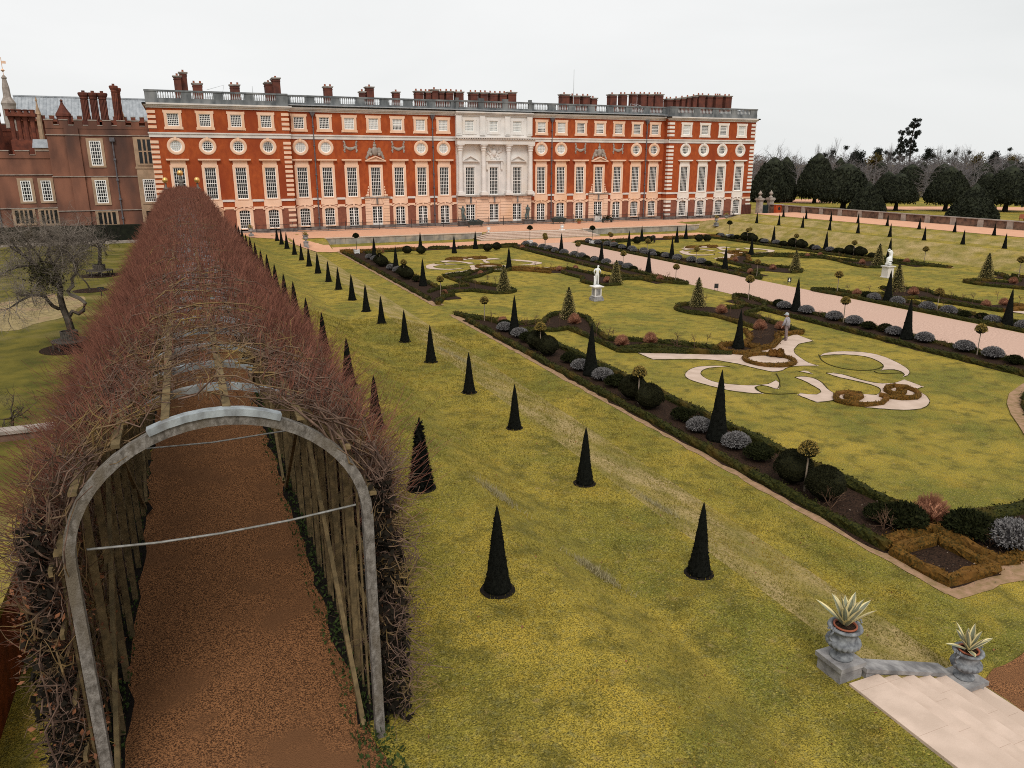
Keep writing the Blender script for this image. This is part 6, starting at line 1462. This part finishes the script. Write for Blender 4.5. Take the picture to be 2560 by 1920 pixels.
V,E=body(bx0,by0,0.01,1.7,R(80),pose);skin('clothed_body',V,E,M_DARKC,PB)
V,E=body(bx0,by0,0.01,1.7,R(80),[('nk',(0,.30,.45,.035),None),('hd',(0,.36,.41,.055),'nk'),('cr',(0,.40,.37,.045),'hd'),('ns',(0,.36,.345,.012),'hd')]);skin('head',V,E,M_SKIN,PB)
for s in(-1,1):
    ps=[('w',(s*.10,.28,.2,.02),None),('p',(s*.10,.285,.155,.024),'w')]
    for k in range(4):ps.append(('f%d'%k,(s*.10+(k-1.5)*.011,.29,.105+.004*k,.008),'p'))
    ps.append(('t',(s*.07,.29,.13,.009),'p'));V,E=body(bx0,by0,0.01,1.7,R(80),ps);skin('hand',V,E,M_SKIN,PB)
# little notice boards
for c,p,lab in((cC,(1210,578),'small black notice board on two legs at the lawn edge left of the path'),(cC,(1840,523),'small black notice with a white symbol on the lawn right of the path')):
    x,y=at(*c(*p),0);T=thing('notice_board',(x,y,0),lab,'sign');b=MB();b.obox((x,y,.42),.17,.015,.19,R(-20));b.build('board',M_SIGN,T)
    for s in(-1,1):
        b=MB();b.tube([(x+s*.12,y-s*.04,0),(x+s*.12,y-s*.04,.24)],.012,5);b.build('leg',M_SIGN,T)
    if 'symbol' in lab:
        for zc,r_ in((.48,.05),(.36,.075)):
            b=MB();b.lathe([(0,-.004),(r_,-.003),(r_,.003),(0,.004)],(0,0,0),14,caps=False);v=b.V[0].copy();ca,sa=math.cos(R(-20)),math.sin(R(-20));b.V[0]=np.stack([x+v[:,0]*ca+.019*sa,y+v[:,0]*sa-.019*ca+v[:,2]*.3,zc+v[:,1]],1);b.build('white_symbol',M_WHITE,T)
# ------------------------------------------------------------------ right: gate, wall, yews, woods
GT=thing('gate_pier',(92.6,109,.8),'pale stone gate pier with urn finial, the one nearer the palace','gate pier')
GT2=thing('gate_pier',(94.9,109,1.2),'pale stone gate pier with urn finial, beside the garden wall','gate pier')
for T,x,z0,zt in((GT,92.6,.75,4.4),(GT2,94.95,1.0,4.42)):
    y=109.;b=MB();b.box(x-.5,x+.5,y-.5,y+.5,z0-.3,z0+.5);b.box(x-.42,x+.42,y-.42,y+.42,z0+.501,zt-.5);b.box(x-.5,x+.5,y-.5,y+.5,zt-.499,zt-.3);b.box(x-.62,x+.62,y-.62,y+.62,zt-.299,zt-.1);b.box(x-.52,x+.52,y-.52,y+.52,zt-.099,zt+.05);b.build('shaft',M_COPE,T)
    b=MB();b.lathe([(.42,0),(.3,.2),(.12,.35),(.15,.42),(.32,.62),(.38,.75),(.2,.95),(.12,1.1),(.03,1.25)],(x,y,zt+.051),14);b.build('finial',M_COPE,T,smooth=True)
IG=thing('iron_gate',(93.8,109,.9),'dark solid gate hung between the two stone piers','gate')
b=MB();b.box(93.02,94.5,108.95,109.05,.9,3.2);
for k in range(7):b.box(93.1+k*.2,93.16+k*.2,108.9,108.949,.95,3.35)
b.build('leaf',M_GREENP,IG)
BD=thing('timber_gate',(91.4,110.5,.85),'brown timber gate between the palace corner and the pier','gate')
b=MB();b.box(89.6 if 0 else 90.2,92.1,110.5,110.65,.85,3.3);[b.box(90.25+k*.31,90.5+k*.31,110.44,110.499,.9,3.25) for k in range(6)];b.build('boards',M_DOOR,BD)
RB=thing('brick_pier',(94.6,105.6,1.3),'short bright red brick pier with a dark oval beside the gate','brick pier')
x_,_=aty(*cJ(302,790),105.6);x2_,_=aty(*cJ(352,790),105.6)
b=MB();b.box(x_,x2_,105.4,105.9,.9,3.4);b.build('brickwork',mat('bright_brick',(.40,.075,.022),(.30,.05,.018),4.,.9,.3,20),RB);b=MB();b.box(x_-.1,x2_+.1,105.3,106.0,3.401,3.5);b.build('cap',M_COPE,RB)
b=MB();b.poly([((x_+x2_)/2+.26*math.cos(t*.39),105.39,2.8+.3*math.sin(t*.39)) for t in range(16)]);b.build('oval',M_IRON,RB)
GW=thing('terrace_wall',(94.5,70,2.3),'long low brown brick wall with pale stone piers along the far right walk','wall')
b=MB();b.box(94.35,94.65,25,108.4,1.2,3.3);b.build('brickwork',M_WALLB,GW)
b=MB();b.box(94.24,94.76,25,108.5,3.301,3.42);b.build('coping',M_COPE,GW)
for k in range(20):
    y=104.2-3.93*k;b=MB();b.box(94.27,94.72,y-.4,y+.4,1.2,3.3);b.build('stone_pier',M_COPE,GW)
def yew_crown(kind,seed,nl):
    rng=np.random.default_rng(seed);b=MB();k=18;n=26;t=np.linspace(0,1,k)
    if kind=='cone':rad=np.interp(t,[0,.08,.25,.5,.75,.92,1],[.93,1.,.9,.66,.36,.13,.02])
    elif kind=='bell':rad=np.interp(t,[0,.05,.16,.35,.55,.75,.9,1],[.6,.9,1.,.9,.70,.50,.34,.06])
    else:rad=np.interp(t,[0,.04,.13,.3,.5,.7,.88,.96,1],[.7,.96,1.,.93,.77,.57,.34,.18,.03])
    a=np.arange(n)*2*math.pi/n;N_=sum(np.sin((i+2)*a+rng.random()*6)[None]*np.sin(t*(3+i)+rng.random()*6)[:,None] for i in range(5))*.022
    RR=rad[:,None]*(1+N_+.012*rng.standard_normal((k,n)))*.975
    v=np.stack([RR*np.cos(a),RR*np.sin(a),np.repeat(t,n).reshape(k,n)],-1)
    b.add(v.reshape(-1,3),[(i*n+j,i*n+(j+1)%n,(i+1)*n+(j+1)%n,(i+1)*n+j) for i in range(k-1) for j in range(n)]);b.F.append((np.array([list(range(n-1,-1,-1))]),0))
    u=rng.random(nl);u=1-np.sqrt(1-u*.98);ph=rng.random(nl)*6.283;ii=np.clip((u*(k-1)).astype(int),0,k-1);jj=(ph/(2*math.pi)*n).astype(int)%n
    r2=np.interp(u,t,rad)*(1+N_[ii,jj])
    cl=.012*np.sin(ph*17)*np.sin(u*46);p=np.stack([(r2+cl)*np.cos(ph),(r2+cl)*np.sin(ph),u],1)
    b.leaves(p,.075,rng,0,nrm=np.stack([np.cos(ph),np.sin(ph),np.full(nl,.1)],1),k=4,asp=.7)
    if kind!='cone':
        m=500;ph=rng.random(m)*6.283;r3=np.sqrt(rng.random(m))*.95;b.leaves(np.stack([r3*np.cos(ph),r3*np.sin(ph),.02-.05*rng.random(m)],1),.08,rng,0)
    return b
YP={k:[yew_crown(k,s+i,4200).build('crown',M_YEWT,None,loc=(0,0,0)) for i in range(2)] for k,s in(('cone',1),('bell',11),('dome',21))}
TRUNK=MB();TRUNK.lathe([(.75,-.1),(.5,.3),(.42,1.2),(.5,2.2),(.9,3.0)],(0,0,0),9,jit=.05);tk=TRUNK.build('trunk',M_BARKD,None,loc=(0,0,0))
yews=[('dome',270,752,405,175,None,'broad dark clipped yew behind the stone gate piers'),('bell',600,762,375,145,None,'tall bell shaped clipped yew, first past the gate piers'),('dome',820,808,450,205,None,'very broad domed clipped yew on a short trunk, second past the piers'),
('cone',1000,832,590,140,None,'low conical clipped yew standing just behind the terrace wall, left one'),('dome',1225,818,525,155,None,'domed clipped yew on a bare trunk right of the low cone'),('dome',1605,822,475,170,None,'domed clipped yew on a leaning trunk in the middle of the lawn'),
('cone',1805,895,605,203,None,'largest low conical clipped yew right behind the terrace wall'),('dome',2065,826,468,205,None,'very broad domed clipped yew on a thick trunk at right'),
('bell',1072,780,432,82,165,'slim clipped yew with a golden tipped neighbour, back row'),('dome',1310,790,458,125,150,'rounded clipped yew behind the trunked dome, back row'),('bell',1395,780,440,62,175,'narrow clipped yew top peeping over the middle domes, back row'),
('dome',1560,772,452,110,140,'flat topped clipped yew left of the leaning trunk, back row'),('dome',1862,800,448,108,150,'rounded yew under golden ivy, back row'),('dome',2055,790,430,115,160,'spreading yew behind the right dome, back row'),
('bell',765,770,408,62,180,'dark yew between the first two clipped trees, back row'),('dome',360,760,402,95,165,'rounded yew behind the gate piers, back row'),('dome',512,765,465,48,185,'small yew in the gap left of the bell yew, back row'),
('dome',2200,800,395,90,150,'tall yew at the right picture edge, back row'),('dome',1900,815,522,95,120,'mid height yew left of the right dome, between it and the cone'),('dome',1140,800,515,95,130,'mid height yew between low cone and trunked dome')]
for i,(kd,cx_,by_,ty_2,hw,Yd,lab) in enumerate(yews):
    if Yd is None:x,y=at(*cJ(cx_,by_),ZE)
    else:
        y=Yd;x,_=aty(*cJ(cx_,by_),y)
    _,zt=aty(*cJ(cx_,ty_2),y);xl,_=aty(*cJ(cx_-hw,by_),y);xr,_=aty(*cJ(cx_+hw,by_),y)
    # foreshortened width: measure across the line of sight
    rad=(xr-xl)/2*math.cos(math.atan2(x,y))*(1.02 if Yd is None else 1.12)
    T=thing('clipped_yew',(x,y,ZE-.05),lab,'yew tree','clipped yews beyond the terrace wall')
    z0=0. if kd=='cone' else (1.6 if i not in(0,15) else .3)
    c=YP[kd][i%2].copy();COL.objects.link(c);c.parent=T;c.location=(0,0,z0);c.scale=(rad,rad,zt-ZE-z0);c.rotation_euler=(0,0,i*1.7)
    if kd!='cone':
        c=tk.copy();COL.objects.link(c);c.parent=T;c.location=(0,0,0);s=min(1.2,max(.6,rad/4.5));c.scale=(s,s,1.)
for l in YP.values():
    for o in l:kill(o)
kill(tk)
# bare trees on the skyline
def bare(px,py_top,Yd,wpx,lab,seed,mist=0,ivy=False,k=5,m=M_FARTR):
    x,zt=aty(*cJ(px,py_top),Yd);z0=1.;h=zt-z0;T=thing('bare_tree',(x,Yd,z0),lab,'tree','bare trees on the skyline');g=Grow(seed)
    d=math.hypot(x,Yd);w_=wpx/3.072/1905*d
    g.limb([(x,Yd,z0),(x+.1,Yd,z0+h*.2),(x,Yd,z0+h*.38)],.035*h*.55,.02*h*.6)
    for _ in range(8):
        e=g.r.standard_normal(3)*.55;e[2]=1.0;e/=np.linalg.norm(e);g.go((x,Yd,z0+h*g.r.uniform(.25,.42)),e,h*.30,.0095*h,4,3,.42,.06,.16)
    P=np.concatenate([p for p,_ in g.L]);cx0=x;mxw=np.percentile(np.abs(P[:,0]-x),96)+1e-6;mxh=P[:,2].max()-z0
    g.L=[(np.stack([x+(p[:,0]-x)*w_/mxw,Yd+(p[:,1]-Yd)*w_/mxw,z0+(p[:,2]-z0)*h/mxh],1),r) for p,r in g.L]
    b=MB();g.mesh(b,0,5);b.build('branches',m,T)
    if mist:
        for _ in range(mist):
            p,_r=g.L[g.r.integers(len(g.L)//2,len(g.L))];q=p[3]
            if q[2]<z0+h*.5:continue
            b=MB();b.leaves(q+g.r.standard_normal((260,3))*np.array([.55,.55,.5])*.8,.5,g.r,0);b.build('mistletoe_foliage',M_IVY,T)
    if ivy:
        b=MB()
        for p,r in g.L:
            if r[0]>.02*h*.18 or g.r.random()<.04:
                for q in p[::2]:b.leaves(q+g.r.standard_normal((90,3))*np.array([.6,.6,.7]),.6,g.r,0)
        b.build('ivy',M_IVY,T)
    return T
bare(335,258,250,110,'wide round crowned bare tree, leftmost on the skyline',1)
bare(480,325,255,50,'slim bare tree just right of the wide leftmost one on the skyline',2)
bare(655,300,250,60,'bare tree with one mistletoe ball over the bell yew',3,2)
bare(760,248,250,45,'tall narrow bare tree with mistletoe over the first domes',4,4)
bare(885,290,260,55,'bare tree with a mistletoe ball left of the ivy stump tree',5,2)
bare(935,345,230,45,'ivy clad leaning tree in the middle left woods',6,0,True)
bare(1600,292,290,75,'bare tree right of the tall mistletoe tree on the skyline',7,2)
bare(1790,292,300,80,'pale bare tree in the right middle of the skyline',8,2)
bare(1700,300,280,45,'thin bare tree with a mistletoe ball, right half of the skyline',9,1)
bare(2120,318,280,50,'small bare tree near the right end of the skyline',10,1)
bare(1990,370,240,28,'narrow ivy covered trunk near the right end of the skyline',11,0,True)
bare(1190,290,285,45,'bare tree hung with mistletoe left of the tall pair',12,5)
# two tall trees massed with mistletoe
def mistle(px,py,Yd,w,lab,seed,nb):
    x,zt=aty(*cJ(px,py),Yd);z0=1.;h=zt-z0;T=thing('mistletoe_tree',(x,Yd,z0),lab,'tree');rng=np.random.default_rng(seed);b=MB()
    sp=[(x+.5*math.sin(k*.8),Yd,z0+h*k/9) for k in range(10)];b.tube(sp,np.linspace(.6,.12,10),7)
    cs=[]
    for k in range(nb):
        u=.42+.58*rng.random();a=rng.random()*6.28;q=np.array([x+w*rng.uniform(.1,1)*math.cos(a)*(1.25-.75*u),Yd+w*.8*math.sin(a)*rng.random(),z0+h*u]);s=np.array(sp[min(9,int(u*9))])-np.array([0,0,1.5]);b.tube([s,s*.5+q*.5+np.array([0,0,.3]),q],[.16,.1,.07],4);cs.append(q)
    b.build('branches',M_BARKD,T)
    for q in cs:
        b=MB();r=rng.uniform(.55,1.15);d=rng.standard_normal((190,3));d/=np.linalg.norm(d,axis=1,keepdims=True);b.leaves(q+d*r*rng.random((190,1))**.4,.55,rng,0);b.build('mistletoe_foliage',M_IVY,T)
mistle(1375,118,300,4.6,'tallest tree on the skyline, hung all over with mistletoe balls',1,34)
mistle(1285,208,300,4.4,'second tall mistletoe tree, just left of the tallest one',2,26)
for px,py,Yd,w_,h_,lab,mm in((1072,385,200,2.4,3.2,'golden brown ivy tree behind the slim back row yew',M_IVYG),(1865,372,200,2.6,5.5,'golden ivy clad tree behind the right back row yew',M_IVYG),(2140,395,210,2.6,4,'dull golden ivy tree at the right',M_IVYG),(1480,338,260,2.6,3,'small dark ivy topped tree right of the mistletoe pair',M_IVY),(1100,335,270,2.2,2.5,'small ivy topped tree left of the mistletoe pair',M_IVY),(2195,440,170,3,5,'dark evergreen at the right picture edge',M_IVY)):
    x,zt=aty(*cJ(px,py),Yd);T=thing('ivy_tree',(x,Yd,1.),lab,'tree');b=MB();b.tube([(x,Yd,.9),(x+.2,Yd,zt*.5),(x,Yd,zt-1)],[.4,.3,.15],6);b.build('trunk',M_BARKD,T)
    r_=np.random.default_rng(int(px));b=MB()
    for _ in range(16):
        c=np.array([x+r_.uniform(-.7,.7)*w_*.8,Yd+r_.uniform(-1,1)*w_*.5,zt-h_*r_.random()*1.4-.6]);b.leaves(c+r_.standard_normal((110,3))*np.array([.65,.65,.6]),.55,r_,0)
    b.build('crown',mm,T)
# far woods, one mass of leafless trees
b=MB();rng=np.random.default_rng(55);LL=[]
n=620;az=np.radians(np.linspace(34.5,67,n)+rng.standard_normal(n)*.3);dd=rng.uniform(215,420,n)
def treebatch(n,az,dd,h0,h1,tw):
    X_=dd*np.sin(az);Y_=dd*np.cos(az);h=rng.uniform(h0,h1,n)
    P=np.stack([np.stack([X_,Y_,np.full(n,.5)],1),np.stack([X_+rng.standard_normal(n)*.3,Y_,h*.5],1),np.stack([X_+rng.standard_normal(n)*.5,Y_,h*.85],1)],1);b.tubes(P,np.array([.28,.18,.07]),4,1)
    for k in range(tw):
        u=.06+.94*rng.random(n);a=rng.random(n)*6.28;L_=h*.30*(1.15-u*.6)*(.5+rng.random(n));S0=np.stack([X_+rng.standard_normal(n)*1.0,Y_+rng.standard_normal(n),h*u*.85],1)
        d=np.stack([np.cos(a)*.8,np.sin(a)*.8,.15+.45*rng.random(n)],1);Pm=S0+d*(L_*.5)[:,None]+rng.standard_normal((n,3))*.25;Pe=S0+d*L_[:,None]+rng.standard_normal((n,3))*.45
        b.tubes(np.stack([S0,Pm,Pe],1),np.array([.055,.038,.016])*(dd/260)[:,None],3,0)
treebatch(n,az,dd,7.5,12.,95)
n2=120;az=np.radians(rng.uniform(36,66,n2));dd=rng.uniform(230,330,n2);treebatch(n2,az,dd,10,14.5,60);n3=260;az=np.radians(rng.uniform(34,68,n3));dd=rng.uniform(420,560,n3);treebatch(n3,az,dd,12,17,60)
tag(b.build('far_wood',[M_FARTW,M_FARTR]),'grey brown winter wood stretching along the horizon at right','wood',kind='stuff')
# hidden park beyond: hedge line closing the lawn
b=MB();b.box(150,330,205,206.5,1,6.0);o=b.build('distant_hedge',M_FARTW);tag(o,'dull brown hedge line at the far edge of the park lawn','hedge')
# red chair on the park lawn
x,y=at(*cJ(2200,900),ZE);T=thing('garden_chair',(x,y,ZE),'tiny red chair on the park lawn at the right edge','chair');b=MB();b.box(x-.5,x+.5,y-.25,y+.25,ZE+.4,ZE+.46);b.build('seat',M_TERRA,T);b=MB();b.box(x-.5,x+.5,y+.2,y+.25,ZE+.461,ZE+1.);b.build('backrest',M_TERRA,T)
for sx in(-.45,.45):
    for sy in(-.2,.2):
        b=MB();b.box(x+sx-.03,x+sx+.03,y+sy-.03,y+sy+.03,ZE,ZE+.399);b.build('leg',M_TERRA,T)
for o in S.objects:
    if 'label' in o and o.parent is None and len(o['label'].split())>16:print('LONG',len(o['label'].split()),o['label'])
